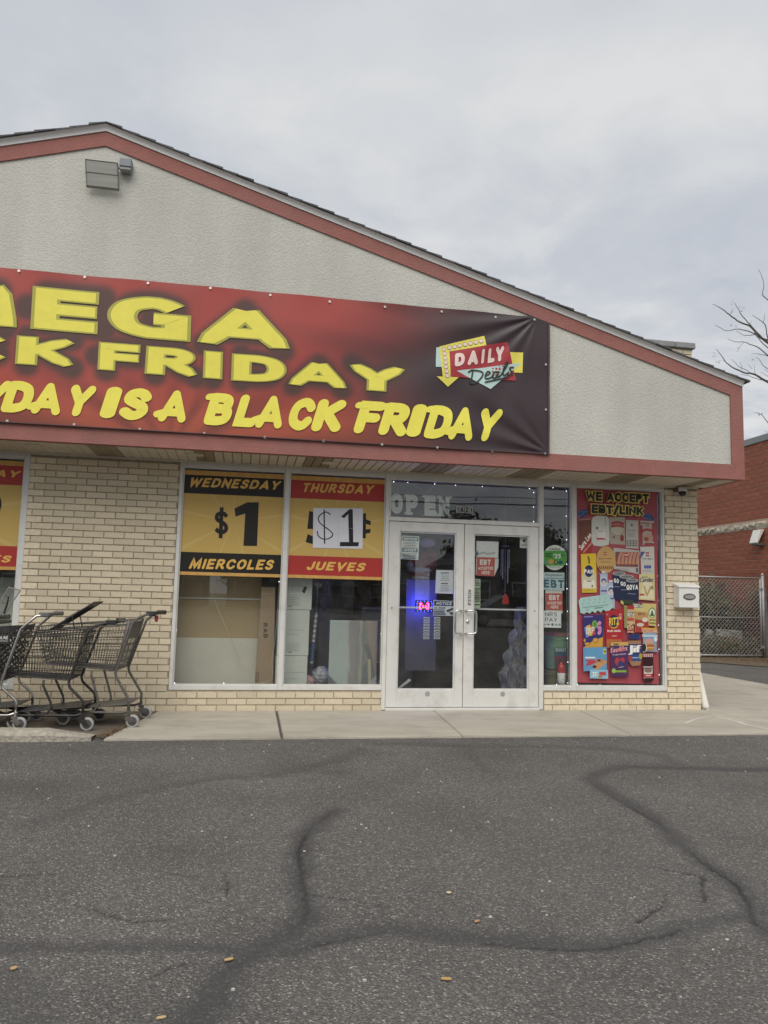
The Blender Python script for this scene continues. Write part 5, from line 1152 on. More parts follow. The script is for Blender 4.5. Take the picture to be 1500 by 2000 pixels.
def i_cheese(s):
    rr(s, 803, 415, 925, 675, '#b3aea4', 8, 8); rr(s, 848, 455, 872, 482, '#5b5b62', 4); bt(s, 'Queso Fresco', 825, 520, 895, 522, 12, '#55555c'); 
    for i in range(5): ln(s, [(825, 535+i*9), (885-6*(i % 3), 537+i*9)], .003, '#77777c')
    for r in range(3):
        for c in range(10): ln(s, [(820+c*9.2, 600+r*20), (820+c*9.2, 612+r*20)], .004 if c % 3 else .008, '#2f2f33')
item('cheese_wrap_print', i_cheese)
def i_jar(s):
    rr(s, 930, 430, 1055, 645, '#a99f93', 22, 6); rr(s, 930, 425, 1056, 450, '#b9b4a8', 6, 6); tx(s, 'LA', 980, 480, 1008, 481, 22, '#9d3a34', .24); ln(s, [(948, 522), (990, 508), (1042, 520)], .03, '#a0403a', True); el(s, 1000, 580, 45, 38, '#b58f7c'); el(s, 985, 590, 22, 18, '#93503f')
item('bean_jar_print', i_jar)
def i_sausage(s):
    s.poly(K([(700, 665), (925, 690), (918, 895), (705, 850)][::-1]), ink('#b1aca6')); s.poly(K([(715, 700), (918, 705), (914, 835), (720, 828)][::-1]), ink('#7a4b40'))
    for i in range(6): ln(s, [(745+32*i, 800), (752+32*i, 745), (768+31*i, 712)], .034, '#b98570', True)
    ln(s, [(720, 795), (915, 797)], .008, '#b98c3e'); rr(s, 790, 705, 828, 752, '#a3403c', 5); ln(s, [(800, 728), (820, 728)], .012, '#d8c9bd')
    for i in range(3): ln(s, [(725, 845+i*9), (830, 855+i*9)], .004, '#80807c')
    rr(s, 893, 840, 914, 880, '#55565a', 2)
item('sausage_pack_print', i_sausage)
def i_queso(s):
    s.poly(K([(930, 658), (1052, 655), (1057, 1015), (940, 895)][::-1]), ink('#c3c0b6')); s.poly(K([(934, 700), (975, 700), (934, 760)][::-1]), ink('#3c5a92')); rr(s, 975, 700, 1012, 745, '#a8413d', 5); ln(s, [(985, 722), (1003, 722)], .010, '#dfd6cc'); bt(s, 'Queso Blanco', 945, 768, 1043, 772, 16, '#4b4b52')
    for x in (975, 995, 1015): el(s, x, 832, 12, 16, '#5a639a')
    for i in range(2): ln(s, [(950, 860+i*10), (1030, 862+i*10)], .003, '#77777c')
item('white_cheese_print', i_queso)
def i_arepa(s):
    el(s, 633, 770, 84, 118, '#b78f56', 30); el(s, 633, 770, 80, 113, '#c09a62', 30); rr(s, 610, 697, 643, 735, '#9d4a36', 6); ln(s, [(618, 716), (635, 716)], .008, '#d6b98c'); bt(s, 'Arepa Colombiana', 570, 770, 690, 768, 15, '#50402c')
    for i in range(2): ln(s, [(590, 785+10*i), (675, 784+10*i)], .003, '#7b6440')
    for i in range(7): ln(s, [(570+18*i, 850), (580+18*i, 828)], .012, '#5f3624')
item('arepa_pack_print', i_arepa)
def i_pan(s):
    s.poly(K([(415, 720), (547, 715), (553, 1055), (425, 1055)][::-1]), ink('#c9bf9e')); s.poly(K([(415, 720), (547, 715), (550, 890), (420, 900)][::-1]), ink('#d5b735')); s.poly(K([(425, 1020), (552, 1020), (553, 1055), (425, 1057)][::-1]), ink('#cdae3a')); ln(s, [(480, 745), (486, 770), (488, 798)], .022, '#6b5f2c', True); el(s, 484, 868, 37, 52, '#27315c'); tx(s, 'PAN', 443, 890, 525, 890, 38, '#e6e3da', .27, gap=.1)
    s.poly(K([(440, 945), (530, 945), (545, 1015), (430, 1015)][::-1]), ink('#ddd8c4')); ln(s, [(470, 955), (505, 955)], .010, '#4e4a3a'); ln(s, [(435, 1035), (520, 1035)], .004, '#6f652f'); el(s, 515, 998, 9, 11, '#8f7d3a')
item('flour_bag_print', i_pan)
def i_cream(s):
    for dx, dy in ((0, 0), (62, 78)):
        rr(s, 575+dx, 885+dy, 652+dx, 1190+dy*.1, '#a9b0c4', 6); rr(s, 592+dx, 865+dy, 632+dx, 892+dy, '#c9cbd0', 4); el(s, 614+dx, 960+dy, 32, 42, '#c6c8cf'); el(s, 614+dx, 955+dy, 24, 26, '#4b5a86'); el(s, 614+dx, 968+dy, 17, 20, '#c9b7a6'); ln(s, [(592+dx, 1040+dy*.85), (640+dx, 1041+dy*.85)], .016, '#4a587f')
item('cream_carton_print', i_cream)
def i_cans(s):
    for k, (x0, y0, w, h) in enumerate(((690, 885, 112, 250), (748, 912, 125, 245), (805, 945, 108, 205))):
        s.poly(K([(x0, y0), (x0+w, y0+10), (x0+w, y0+h-15), (x0+w*.6, y0+h), (x0+8, y0+h-35)][::-1]), ink('#232a44')); u, v = q6(x0+w/2, y0+5); s.oval(u, v, w/2/4.443, 17/4.443, ink('#a9aba8')); s.oval(u, v, w/2.4/4.443, 12/4.443, ink('#6f7270'))
        if k < 2: tx(s, 'GO', x0+10, y0+82, x0+55, y0+90, 38, '#dcdad4', .26); 
        else: tx(s, 'GOYA', x0+4, y0+88, x0+w-4, y0+84, 46, '#e3e1da', .26, gap=.08)
        r = random.Random(k)
        for i in range(16): el(s, x0+10+r.random()*(w-24), y0+120+r.random()*(h-165), 3, 3, '#3c4360', 6)
        ln(s, [(x0+15, y0+118), (x0+w*.75, y0+122)], .007, '#8d92a4')
    s.poly(K([(778, 1115), (870, 1120), (850, 1165), (785, 1150)][::-1]), ink('#38452f')); s.poly(K([(760, 1120), (780, 1130), (785, 1165), (755, 1145)][::-1]), ink('#bfae6a'))
item('bean_can_print', i_cans)
def i_cerelac(s):
    s.poly(K([(918, 895), (1050, 890), (1055, 1125), (915, 1115)][::-1]), ink('#cdbf8f')); s.poly(K([(955, 960), (1030, 975), (1045, 1110), (930, 1100)][::-1]), ink('#d8cfae')); bt(s, 'Nestle', 945, 928, 990, 925, 14, '#56624f', .04); bt(s, 'Cerelac', 923, 966, 1042, 960, 40, '#3c496b', .05, .15); ln(s, [(985, 1080), (960, 1000)], .02, '#b59a5a'); ln(s, [(985, 1080), (1015, 1010)], .02, '#b59a5a'); el(s, 1028, 1012, 14, 17, '#8c8a5e'); rr(s, 918, 1060, 965, 1085, '#a5524a', 4)
item('cereal_bag_print', i_cerelac)
def i_eggs(s):
    P = [(392, 1130), (410, 1100), (650, 1068), (670, 1110), (692, 1180), (660, 1210)]
    x = 650
    for i in range(5): P += [(x-18-i*48, 1225+i*4), (x-42-i*48, 1200+i*8)]
    P += [(410, 1238), (402, 1190)]
    s.poly(K(P[::-1]), ink('#a5c4bd')); s.k += 1
    for r in range(2):
        for c in range(5): x, y = 440+46*c-8*r, 1120-5*c+32*r; s.poly(K([(x-9, y), (x, y+12), (x+9, y-2)]), ink('#86a59f'))
    ln(s, [(430, 1185), (650, 1160)], .006, '#5f7d78'); ln(s, [(532, 1190), (600, 1182)], .009, '#56736e'); el(s, 468, 1203, 10, 10, '#6b8a84'); el(s, 468, 1203, 7, 7, '#a5c4bd')
item('egg_carton_print', i_eggs)
def i_dips(s):
    s.poly(K([(425, 1250), (610, 1245), (598, 1600), (440, 1610)][::-1]), ink('#353169')); s.poly(K([(435, 1530), (520, 1470), (602, 1440), (598, 1585), (440, 1600)][::-1]), ink('#c79a3e')); ln(s, [(442, 1265), (512, 1262)], .014, '#7d7ab0')
    s.poly(K([(440, 1360), (470, 1335), (500, 1420), (460, 1448)]), ink('#6f86c4')); s.poly(K([(455, 1352), (490, 1330), (515, 1425), (478, 1430)]), ink('#d0b545')); s.poly(K([(490, 1340), (520, 1330), (540, 1415), (508, 1425)]), ink('#bf4b42')); el(s, 531, 1330, 24, 36, '#6d9a4e'); tx(s, 'S', 528, 1345, 540, 1343, 32, '#2f4a28', .25); tx(s, 'DIP', 458, 1415, 530, 1405, 55, '#d8d2c4', .2); tx(s, 'S', 550, 1425, 592, 1415, 120, '#c787b4', .36)
    for x, y, a, b in ((540, 1470, 26, 24), (470, 1500, 26, 14), (500, 1535, 22, 12), (460, 1560, 20, 14), (445, 1470, 8, 18), (520, 1565, 24, 12)): el(s, x, y, a, b, '#b57f35'); el(s, x-4, y-4, a*.7, b*.6, '#cf9d50')
item('snack_box_print', i_dips)
def i_ritz(s):
    s.poly(K([(620, 1215), (785, 1195), (770, 1480), (630, 1500)][::-1]), ink('#a82a30')); el(s, 695, 1305, 44, 58, '#22284f', 24); el(s, 697, 1312, 42, 54, '#c8a83c', 24); el(s, 695, 1303, 40, 52, '#22284f', 24); tx(s, 'RITZ', 655, 1340, 740, 1332, 66, '#d9bb4a', .24, gap=.1); bt(s, 'fresh stacks', 640, 1397, 755, 1393, 22, '#e0d6cc', .05); bt(s, 'original', 678, 1438, 720, 1436, 14, '#d9c8bc'); rr(s, 742, 1235, 764, 1290, '#d3b7ae', 3); tx(s, '8', 748, 1265, 758, 1265, 22, '#8c2b2f', .24); ln(s, [(632, 1250), (646, 1238)], .005, '#c98f8c'); ln(s, [(632, 1238), (646, 1252)], .005, '#c98f8c')
    for i in range(14): s.poly(K([(635+9.3*i, 1530), (642+9.3*i, 1530), (642+9.3*i, 1458), (635+9.3*i, 1460)]), ink('#b9773f'))
item('cracker_box_print', i_ritz)
def i_bouillon(s):
    s.poly(K([(860, 1145), (1062, 1152), (1060, 1345), (995, 1340), (870, 1330)][::-1]), ink('#c9b878')); s.poly(K([(870, 1215), (990, 1225), (995, 1400), (880, 1395)][::-1]), ink('#b58d5e')); rr(s, 865, 1145, 945, 1188, '#262a22', 3); tx(s, 'GOYA', 870, 1182, 940, 1184, 30, '#e2dfd2', .25, gap=.08); tx(s, 'GOYA', 905, 1248, 962, 1250, 20, '#5f3024', .22); s.poly(K([(875, 1285), (995, 1300), (1000, 1395), (885, 1400)][::-1]), ink('#a33b33')); el(s, 925, 1333, 32, 16, '#c9bfb0'); el(s, 965, 1290, 26, 20, '#d4c7bd'); el(s, 1026, 1228, 32, 44, '#5d7d3a'); el(s, 1026, 1230, 26, 37, '#d3d6bf'); s.poly(K([(1008, 1258), (1044, 1258), (1026, 1200)]), ink('#3f5c33')); ln(s, [(1005, 1290), (1055, 1292)], .012, '#6a6238'); bt(s, 'Bouillon', 1005, 1326, 1058, 1328, 18, '#6a6238')
item('bouillon_box_print', i_bouillon)
def i_adobo(s):
    s.poly(K([(782, 1165), (810, 1165), (812, 1362), (785, 1358)][::-1]), ink('#8f8a5a')); rr(s, 805, 1160, 872, 1405, '#c4a784', 6, 4); rr(s, 804, 1158, 873, 1205, '#a8322f', 6, 2); rr(s, 808, 1222, 870, 1262, '#2b2c22', 3); tx(s, 'GOYA', 811, 1257, 868, 1258, 30, '#e2dfd2', .25, gap=.08); bt(s, 'Adobo', 808, 1302, 868, 1298, 36, '#b03b2f', .05, .2)
    for x, y in ((820, 1330), (845, 1345), (860, 1335), (828, 1360), (852, 1368)): el(s, x, y, 7, 7, '#7f3b2c')
    rr(s, 806, 1372, 872, 1392, '#a8483c', 3)
item('seasoning_jar_print', i_adobo)
def i_lunch(s):
    rr(s, 930, 1340, 1080, 1578, '#7f9ab4', 16, 6); rr(s, 930, 1340, 1080, 1415, '#cf9f38', 16, 6); s.text('LUNCHABLES', q6(935, 1398), q6(1073, 1402), q6(935, 1368), ink('#e6ddcd'), t=.34, gap=.05); s.text('LUNCHABLES', q6(936, 1397), q6(1072, 1401), q6(936, 1369), ink('#a5402e'), t=.2, gap=.19); rr(s, 936, 1412, 1076, 1440, '#b9c7d1', 4, 4); el(s, 1055, 1458, 16, 20, '#d3dbe0')
    el(s, 995, 1475, 40, 24, '#c29a92'); 
    for i in range(4): el(s, 1008, 1502+i*15, 38, 11, ['#b98a4a', '#9d4c3c', '#c59a58', '#a87a42'][i])
    el(s, 962, 1530, 18, 38, '#d8d6cc'); el(s, 958, 1530, 16, 36, '#2a2826')
item('lunch_kit_print', i_lunch)
def i_jif(s):
    s.poly(K([(820, 1470), (926, 1470), (936, 1640), (920, 1685), (850, 1690), (818, 1640)][::-1]), ink('#9a7457')); rr(s, 815, 1405, 925, 1468, '#2b3568', 10); s.poly(K([(818, 1500), (930, 1500), (935, 1595), (820, 1600)][::-1]), ink('#343b6b')); s.poly(K([(818, 1600), (935, 1592), (936, 1645), (820, 1650)][::-1]), ink('#354a7a')); s.poly(K([(820, 1600), (850, 1605), (850, 1650), (822, 1645)][::-1]), ink('#a63a3a')); bt(s, 'Jif', 824, 1592, 922, 1590, 82, '#e8e6e0', .09); el(s, 925, 1605, 14, 26, '#9a9a3e'); ln(s, [(855, 1618), (905, 1617)], .010, '#a9b4c8')
item('peanut_butter_print', i_jif)
def i_fun(s):
    s.poly(K([(662, 1485), (818, 1480), (818, 1782), (668, 1780)][::-1]), ink('#4a2e55')); s.poly(K([(665, 1485), (818, 1480), (818, 1512), (665, 1515)][::-1]), ink('#c9a15a')); rr(s, 688, 1490, 738, 1515, '#5d6650', 4); bt(s, 'Funables', 672, 1576, 806, 1555, 42, '#e0cfd4', .11); bt(s, 'Funables', 674, 1574, 803, 1556, 38, '#b0353c', .045); bt(s, 'Fruity Snacks', 685, 1605, 798, 1594, 20, '#c9b7cc', .02)
    el(s, 722, 1650, 20, 34, '#a83a42'); el(s, 765, 1640, 22, 24, '#a83a42'); el(s, 752, 1668, 24, 26, '#3a3a68'); rr(s, 700, 1722, 806, 1748, '#7da33e', 4); el(s, 692, 1730, 17, 20, '#94b552'); ln(s, [(735, 1702), (775, 1695)], .006, '#c9b7cc')
item('fruit_snack_print', i_fun)
def i_bar(s):
    s.poly(K([(428, 1530), (630, 1525), (632, 1720), (430, 1735)][::-1]), ink('#5f94b8')); rr(s, 598, 1538, 628, 1588, '#cdbb3f', 3); tx(s, '16', 605, 1575, 622, 1575, 26, '#33362a', .24); rr(s, 442, 1607, 535, 1626, '#d6d9d6', 3); rr(s, 447, 1630, 530, 1650, '#b0424a', 3); s.poly(K([(445, 1690), (475, 1640), (560, 1650), (490, 1680)]), ink('#b0424a')); s.poly(K([(505, 1690), (535, 1660), (628, 1640), (632, 1660), (560, 1718), (520, 1715)]), ink('#b98e62')); s.poly(K([(538, 1640), (560, 1622), (610, 1635), (590, 1668)]), ink('#a97c52')); el(s, 526, 1695, 18, 12, '#4c2026'); el(s, 565, 1640, 14, 9, '#4c2026')
    s.poly(K([(485, 1720), (640, 1722), (643, 1800), (485, 1795)][::-1]), ink('#88b4c9')); rr(s, 503, 1738, 552, 1780, '#dfe4e2', 4); ln(s, [(512, 1750), (512, 1770)], .008, '#5d7480'); ln(s, [(528, 1748), (528, 1772)], .008, '#5d7480'); ln(s, [(542, 1750), (542, 1770)], .008, '#5d7480'); rr(s, 562, 1735, 628, 1775, '#b04a4e', 4); el(s, 575, 1782, 22, 10, '#a97c52')
item('cereal_bar_print', i_bar)
def i_jam(s):
    s.poly(K([(945, 1610), (1032, 1610), (1038, 1800), (1020, 1830), (960, 1830), (942, 1795)][::-1]), ink('#33141a')); s.poly(K([(938, 1585), (1030, 1582), (1028, 1610), (945, 1610)][::-1]), ink('#c9a9a4'))
    for i in range(5): s.poly(K([(942+18*i, 1608), (950+18*i, 1608), (948+18*i, 1586), (940+18*i, 1586)]), ink('#a53a3e'))
    rr(s, 943, 1685, 1035, 1800, '#c9bfb6', 8); rr(s, 946, 1752, 1033, 1796, '#a4353a', 6); el(s, 988, 1725, 34, 22, '#7f6a62'); ln(s, [(955, 1706), (1022, 1706)], .012, '#5c4038'); ln(s, [(970, 1772), (1008, 1772)], .010, '#d8c6bc')
item('jam_jar_print', i_jam)
def i_head(s):
    for c, th, g in (('#cdb95c', .48, -.17), ('#26201a', .27, .045)):
        d = 8 if th > .3 else 0
        tx(s, 'WE ACCEPT', 450-d, 258+d, 996+d, 282+d, 80+2*d, c, th, gap=g); tx(s, 'EBT/LINK', 500-d, 368+d, 948+d, 390+d, 76+2*d, c, th, gap=g)
item('heading_print', i_head)
# ---- fairy lights round the glass
WIRE = mat('clear_wire', (.45, .46, .45), .4); LEDW = emit('led_white', (.75, .82, 1.0), 2.6)
def fairy(label, pts, bulbs):
    t = thing('fairy_lights', label, 'fairy lights', tuple(at(*pts[0], y=.066)))
    P = [at(u, v, y=.066) for u, v in pts]; c = smooth_path([(p.x, p.z) for p in P], False, 5)
    MB(WIRE).tube([(q.x, .0655+.003*math.sin(i*.9), q.y) for i, q in enumerate(c)], .0022, 5).build('wire', t)
    for u, v in bulbs: p = at(u, v, y=.064); MB(LEDW).lathe([(.001, -.005), (.0042, -.002), (.0042, .002), (.001, .005)], (p.x, .064, p.z), 8).build('bulb', t)
fairy('fairy lights along the top of the transom over the doors', [(765, 940), (796, 943), (835, 960), (850, 946), (890, 947), (941, 950), (1000, 952), (1034, 954), (1043, 963), (1042, 990), (1042, 1019)], [(769, 941), (796, 942.5), (849, 945), (890, 947.5), (942, 950), (1034, 954.3), (1042.3, 962), (1042, 990), (1042.3, 1019)])
fairy('fairy lights along the sill of the transom over the doors', [(764, 1009), (820, 1012), (900, 1015), (990, 1018), (1045, 1020)], [(776, 1010), (817, 1012), (860, 1013.5), (905, 1015.5), (954, 1017.5), (994, 1019.5)])
fairy('fairy lights down the right edge of the sidelight', [(1062, 949), (1080, 952.5), (1095, 960), (1106, 958), (1106, 1008), (1107, 1054), (1107, 1150), (1108, 1250), (1109, 1334), (1088, 1337)], [(1080, 952.5), (1106, 959), (1106, 1008), (1106.5, 1054), (1107, 1102), (1107.5, 1150), (1108, 1194), (1108, 1247), (1109, 1293), (1109, 1334), (1087, 1337)])
fairy('fairy lights round the grocery poster window', [(1124, 954), (1200, 957), (1281, 962), (1282, 1008), (1284, 1100), (1286, 1200), (1288, 1320), (1255, 1339), (1172, 1338), (1128, 1336)], [(1123.5, 954), (1282, 968.5), (1282.5, 1008), (1283.5, 1051), (1283.8, 1081), (1284.5, 1125), (1285, 1172), (1286, 1221), (1287, 1268), (1287.5, 1318), (1255, 1339), (1222, 1339), (1172, 1338), (1128, 1337)])
fairy('fairy lights hanging at the right edge of the second window', [(750, 1138), (746, 1160), (746, 1180), (743, 1230), (742, 1300), (745, 1325), (735, 1336)], [(748, 1137), (744, 1238)])
fairy('fairy lights along the foot of the two left windows', [(341, 1334), (390, 1336), (437, 1334), (500, 1335), (530, 1325), (531, 1290), (538, 1240), (546, 1137)], [(341, 1334), (437, 1334), (545, 1136), (345, 1231)])

# ================================================================== SHOPPING CARTS
CART_GREY = mat('grey_cart_coating', (.105, .098, .088), .5, var=.25, scale=20, grime=(.16, .13, .10), gscale=8)
CART_BLK = mat('black_cart_coating', (.028, .027, .026), .45, var=.3, scale=20, grime=(.075, .065, .055), gscale=8)
CHROME = mat('dull_chrome', (.55, .53, .49), .32, metal=1.0, var=.15, scale=12)
RUBBER = mat('grey_rubber', (.34, .335, .32), .8, var=.2, scale=25); HUB = mat('dark_hub', (.07, .065, .065), .6, var=.3, scale=30)
def cart(label, wire, frame, zt, zb, lattice=False, seat_up=None, rear_plate=False, red_tab=False, wheels_gap=.64, handle_z=.985, reach=.16, hmat=None):
    root = thing('shopping_cart', label, 'shopping cart', (0, 0, 0), 'nested shopping carts by the brick pier')
    fr, rr_, wr = -.93, -.075, .0032           # front x, rear-top x, wire radius
    wt, wb, ft, fb = .265, .225, .185, .165    # half widths rear top/bottom, front top/bottom
    zf, zfb = zt-.075, zb+.045
    def S(sy, f, g):   # side surface: f 0 rear..1 front, g 0 bottom..1 top
        xr = (-.185)*(1-g)+rr_*g; x = xr+(fr+.10*(1-g)-xr)*f
        w = (wb*(1-g)+wt*g)*(1-f)+(fb*(1-g)+ft*g)*f; z = (zb+(zfb-zb)*f)*(1-g)+(zt+(zf-zt)*f)*g
        return Vector((x, sy*w, z))
    b = MB(wire)
    for sy in (-1, 1):
        if lattice:
            n = 15
            for i in range(-8, n+1):
                for d in (1, -1):
                    pts = []
                    for k in range(9):
                        g = .10+.80*k/8; f = (i+.5+(g*7.5 if d > 0 else (1-g)*7.5))/n
                        if 0 <= f <= 1: pts.append(S(sy, f, g))
                    if len(pts) > 1: b.tube([pts[0], pts[-1]], .0065, 4)
            for g0, g1 in ((0, .10), (.90, 1)):
                P = [S(sy, f, g) for f, g in ((0, g0), (1, g0), (1, g1), (0, g1))]; b.prism(P, (0, -sy*.012, 0))
        else:
            n = 30
            for i in range(n+1):
                f = i/n; b.tube([S(sy, f, 0), S(sy, f, 1)], wr*.8, 4)
            for g in (0, .09, .2, .34, .48, .62, .76, .90, 1): b.tube([S(sy, 0, g), S(sy, 1, g)], wr*(1.6 if g in (0, 1, .9) else 1), 4)
    for j in range(9):
        y = j/8*2-1
        for g in ((0, 1) if not lattice else (0,)):
            pass
        b.tube([S(1, 0, 0)*Vector((1, 0, 1)) if False else Vector((-.185, y*wb, zb)), Vector((fr+.10, y*fb, zfb))], wr, 4)
        b.tube([Vector((fr+.10, y*fb, zfb)), Vector((fr, y*ft, zf))], wr, 4)
    for i in range(1, 14): f = i/14; b.tube([S(-1, f, 0), S(1, f, 0)], wr, 4)
    for g in (.2, .4, .6, .8, 1): b.tube([S(-1, 1, g), S(1, 1, g)], wr, 4)
    b.build('basket', root)
    # rear gate
    rg = MB(wire)
    for j in range(13): y = -1+2*j/12; rg.tube([Vector((-.185, y*wb, zb)), Vector((rr_, y*wt, zt))], wr*.9, 4)
    for g in (0, .18, .34, .5, .66, .82, 1): rg.tube([S(-1, 0, g), S(1, 0, g)], wr*1.4, 4)
    gate = rg.build('rear_gate', root)
    if rear_plate:
        P = [S(-1, 0, .62), S(1, 0, .62), S(1, 0, .96), S(-1, 0, .96)]; P = [Vector((p.x+.012, p.y*.72, p.z)) for p in P]; MB(CART_BLK).prism(P, (.008, 0, .002)).build('seat_plate', gate)
        for sy in (-1, 1): MB(frame).tube([S(sy, 0, 0), S(sy, 0, 1)], .014, 8).build('gate_post', gate, smooth=True)
    # frame
    for sy in (-1, 1):
        top = S(sy, 0, 1)
        MB(frame).tube([Vector((reach, sy*.235, handle_z)), Vector((reach*.45, sy*.25, handle_z-.012)), Vector((.0, sy*.262, zt+.025)), Vector((-.045, sy*.268, zt-.02)), Vector((-.17, sy*.245, zb+.03)), Vector((-.182, sy*.24, zb-.02)), Vector((-.17, sy*.24, zb-.06)),
                        Vector((-.06, sy*.245, .265)), Vector((-.045, sy*.245, .24)), Vector((-.045, sy*.245, .14))], .0125, 8).build('side_frame', root, smooth=True)
        MB(frame).tube([Vector((-.03, sy*.245, .155)), Vector((-.10, sy*.24, .128)), Vector((-.55, sy*.19, .122)), Vector((-wheels_gap-.08, sy*.15, .125)), Vector((-wheels_gap-.13, sy*.12, .14))], .011, 8).build('lower_rail', root, smooth=True)
        MB(frame).tube([Vector((-.40, sy*.21, zb)), Vector((-.40, sy*.21, zb-.05)), Vector((-.33, sy*.212, .24)), Vector((-.32, sy*.212, .19)), Vector((-.36, sy*.21, .135)), Vector((-.46, sy*.20, .125))], .011, 8).build('leg', root, smooth=True)
    hb = MB(hmat or CART_BLK).tube([Vector((reach, -.235, handle_z)), Vector((reach+.008, -.12, handle_z+.004)), Vector((reach+.008, .12, handle_z+.004)), Vector((reach, .235, handle_z))], .0175, 10).build('handle', root, smooth=True)
    for sy in (-1, 1): MB(hmat or CART_BLK).box(reach-.07, reach+.02, sy*.235-.02, sy*.235+.02, handle_z-.02, handle_z+.022).build('handle_end', hb, bevel=.008)
    if red_tab: MB(mat('red_plastic', (.25, .02, .025), .4)).prism([(reach+.0, -.22, handle_z-.02), (reach+.035, -.22, handle_z-.015), (reach+.03, -.22, handle_z-.075), (reach+.008, -.22, handle_z-.075)], (0, .03, 0)).build('coin_lock', hb, bevel=.004)
    # lower rack
    lr = MB(wire)
    for j in range(11): y = -1+2*j/10; lr.tube([Vector((-.06, y*.23, .20)), Vector((-.70, y*.15, .135))], .004, 4)
    for i in range(6): f = i/5; lr.tube([Vector((-.06-.64*f, -.23+.08*f, .20-.065*f)), Vector((-.06-.64*f, .23-.08*f, .20-.065*f))], .005, 4)
    lr.build('lower_rack', root)
    MB(wire).prism([(-.05, -.235, .205), (-.05, .235, .205), (-.42, .19, .168), (-.42, -.19, .168)], (0, 0, -.006)).build('rack_tray', root)
    # casters
    for x, y in ((0, -.262), (0, .262), (-wheels_gap, -.15), (-wheels_gap, .15)):
        ck_ = MB(frame).tube([Vector((x-.045, y*.94, .15)), Vector((x-.045, y*.94, .118))], .013, 8).hexa([(x-.075, y-.022, .085), (x-.01, y-.022, .045), (x+.012, y-.022, .065), (x-.03, y-.022, .125), (x-.075, y-.018, .085), (x-.01, y-.018, .045), (x+.012, y-.018, .065), (x-.03, y-.018, .125)]).hexa([(x-.075, y+.018, .085), (x-.01, y+.018, .045), (x+.012, y+.018, .065), (x-.03, y+.018, .125), (x-.075, y+.022, .085), (x-.01, y+.022, .045), (x+.012, y+.022, .065), (x-.03, y+.022, .125)]).box(x-.07, x-.02, y-.022, y+.022, .108, .122).build('caster', root)
        MB(RUBBER).lathe([(.040, -.013), (.055, -.014), (.0585, -.008), (.0585, .008), (.055, .014), (.040, .013)], (x, y, .0585), 22, 'y').build('tyre', ck_, smooth=True)
        MB(HUB).lathe([(.008, -.018), (.020, -.017), (.024, -.0145), (.040, -.0135), (.040, .0135), (.024, .0145), (.020, .017), (.008, .018)], (x, y, .0585), 18, 'y').build('hub', ck_, smooth=False)
    if seat_up:
        P = [Vector(p) for p in seat_up]   # low-left, low-right, high-right, high-left (near side), depth .36
        st_ = MB(wire if not lattice else CHROME)
        for sy in (-.18, .18): st_.tube([P[0]+Vector((0, sy, 0)), P[3]+Vector((0, sy, 0))], .007, 6)
        for j in range(9): y = -.18+.36*j/8; st_.tube([P[0]+Vector((0, y, 0)), P[3]+Vector((0, y, 0))], .0035, 4)
        for f in (.15, 1): st_.tube([P[0].lerp(P[3], f)+Vector((0, -.18, 0)), P[0].lerp(P[3], f)+Vector((0, .18, 0))], .006, 6)
        sf = st_.build('child_seat', root)
        if len(P) > 4:
            a, c = P[4], P[5]; MB(CART_GREY).prism([a+Vector((0, -.15, 0)), a+Vector((0, .15, 0)), c+Vector((0, .15, 0)), c+Vector((0, -.15, 0))], (-.006, 0, .008)).build('seat_flap', sf)
            for sy in (-.15, .15): MB(wire).tube([a.lerp(c, .25)+Vector((0, sy, -.01)), Vector((a.x+.09, sy, zt-.01))], .005, 6).build('strut', sf)
    return root
def place(o, x, y, z, rot): o.location = (x, y, z); o.rotation_euler = (0, 0, R(rot))
cA = cart('grey wire shopping cart with red handle tab, nearest the left window', CART_GREY, CART_GREY, .955, .50, rear_plate=True, red_tab=True, reach=.13, handle_z=1.02)
place(cA, -3.325, -.695, -.044, -5.5)
cB = cart('dark wire shopping cart with raised child seat, middle of the row', CART_BLK, CART_BLK, .88, .43, seat_up=[(-.40, 0, .86), (-.30, 0, .86), (.0, 0, 1.10), (-.02, 0, 1.12), (-.27, 0, .96), (-.035, 0, 1.105)], reach=.17, handle_z=.945)
place(cB, -3.712, -.80, -.05, -1.5)
cC = cart('chrome framed shopping cart with black plastic lattice basket', CART_BLK, CHROME, .895, .42, lattice=True, reach=.16, handle_z=1.0, hmat=mat('grey_grip', (.13, .13, .125), .5))
pb = MB(CART_BLK).box(-.40, -.128, -.276, -.266, .742, .828).build('advert_plate', cC)
def plate_text(mb, txt, x0, x1, z0, h, y, t):
    x = 0; it = []
    for ch in txt: pl_, w = paths(ch, t, 4, .4); it.append((x, pl_)); x += w+.14
    W = x-.14; k = 0
    for xo, pl_ in it:
        for pth, cl in pl_:
            k += 1
            for q in ribbon(pth, t, cl, False): mb.poly([(x0+(x1-x0)*(xo+v.x)/W, y-k*.00004, z0+h*v.y) for v in q])
pm = MB(ink('#c9c7c0')); plate_text(pm, 'ONLINE', -.238, -.142, .782, .030, -.2765, .2); pm.box(-.38, -.142, -.2772, -.2762, .766, .770); pm.build('lettering', pb, recalc=False)
place(cC, -4.275, -.77, -.05, -1.5)
cD = cart('chrome wire shopping cart with raised child seat at the left picture edge', CHROME, CHROME, .89, .42, reach=.14, handle_z=.96, hmat=CART_BLK)
sd_ = MB(CHROME); A_ = [at(u, v, y=y) for u, v, y in ((-14, 1206, -1.0), (4, 1206, -.72), (40, 1153, -.72), (19, 1147, -1.0))]
oD = Vector((-4.72, -.78, -.05)); A_ = [p-oD for p in A_]
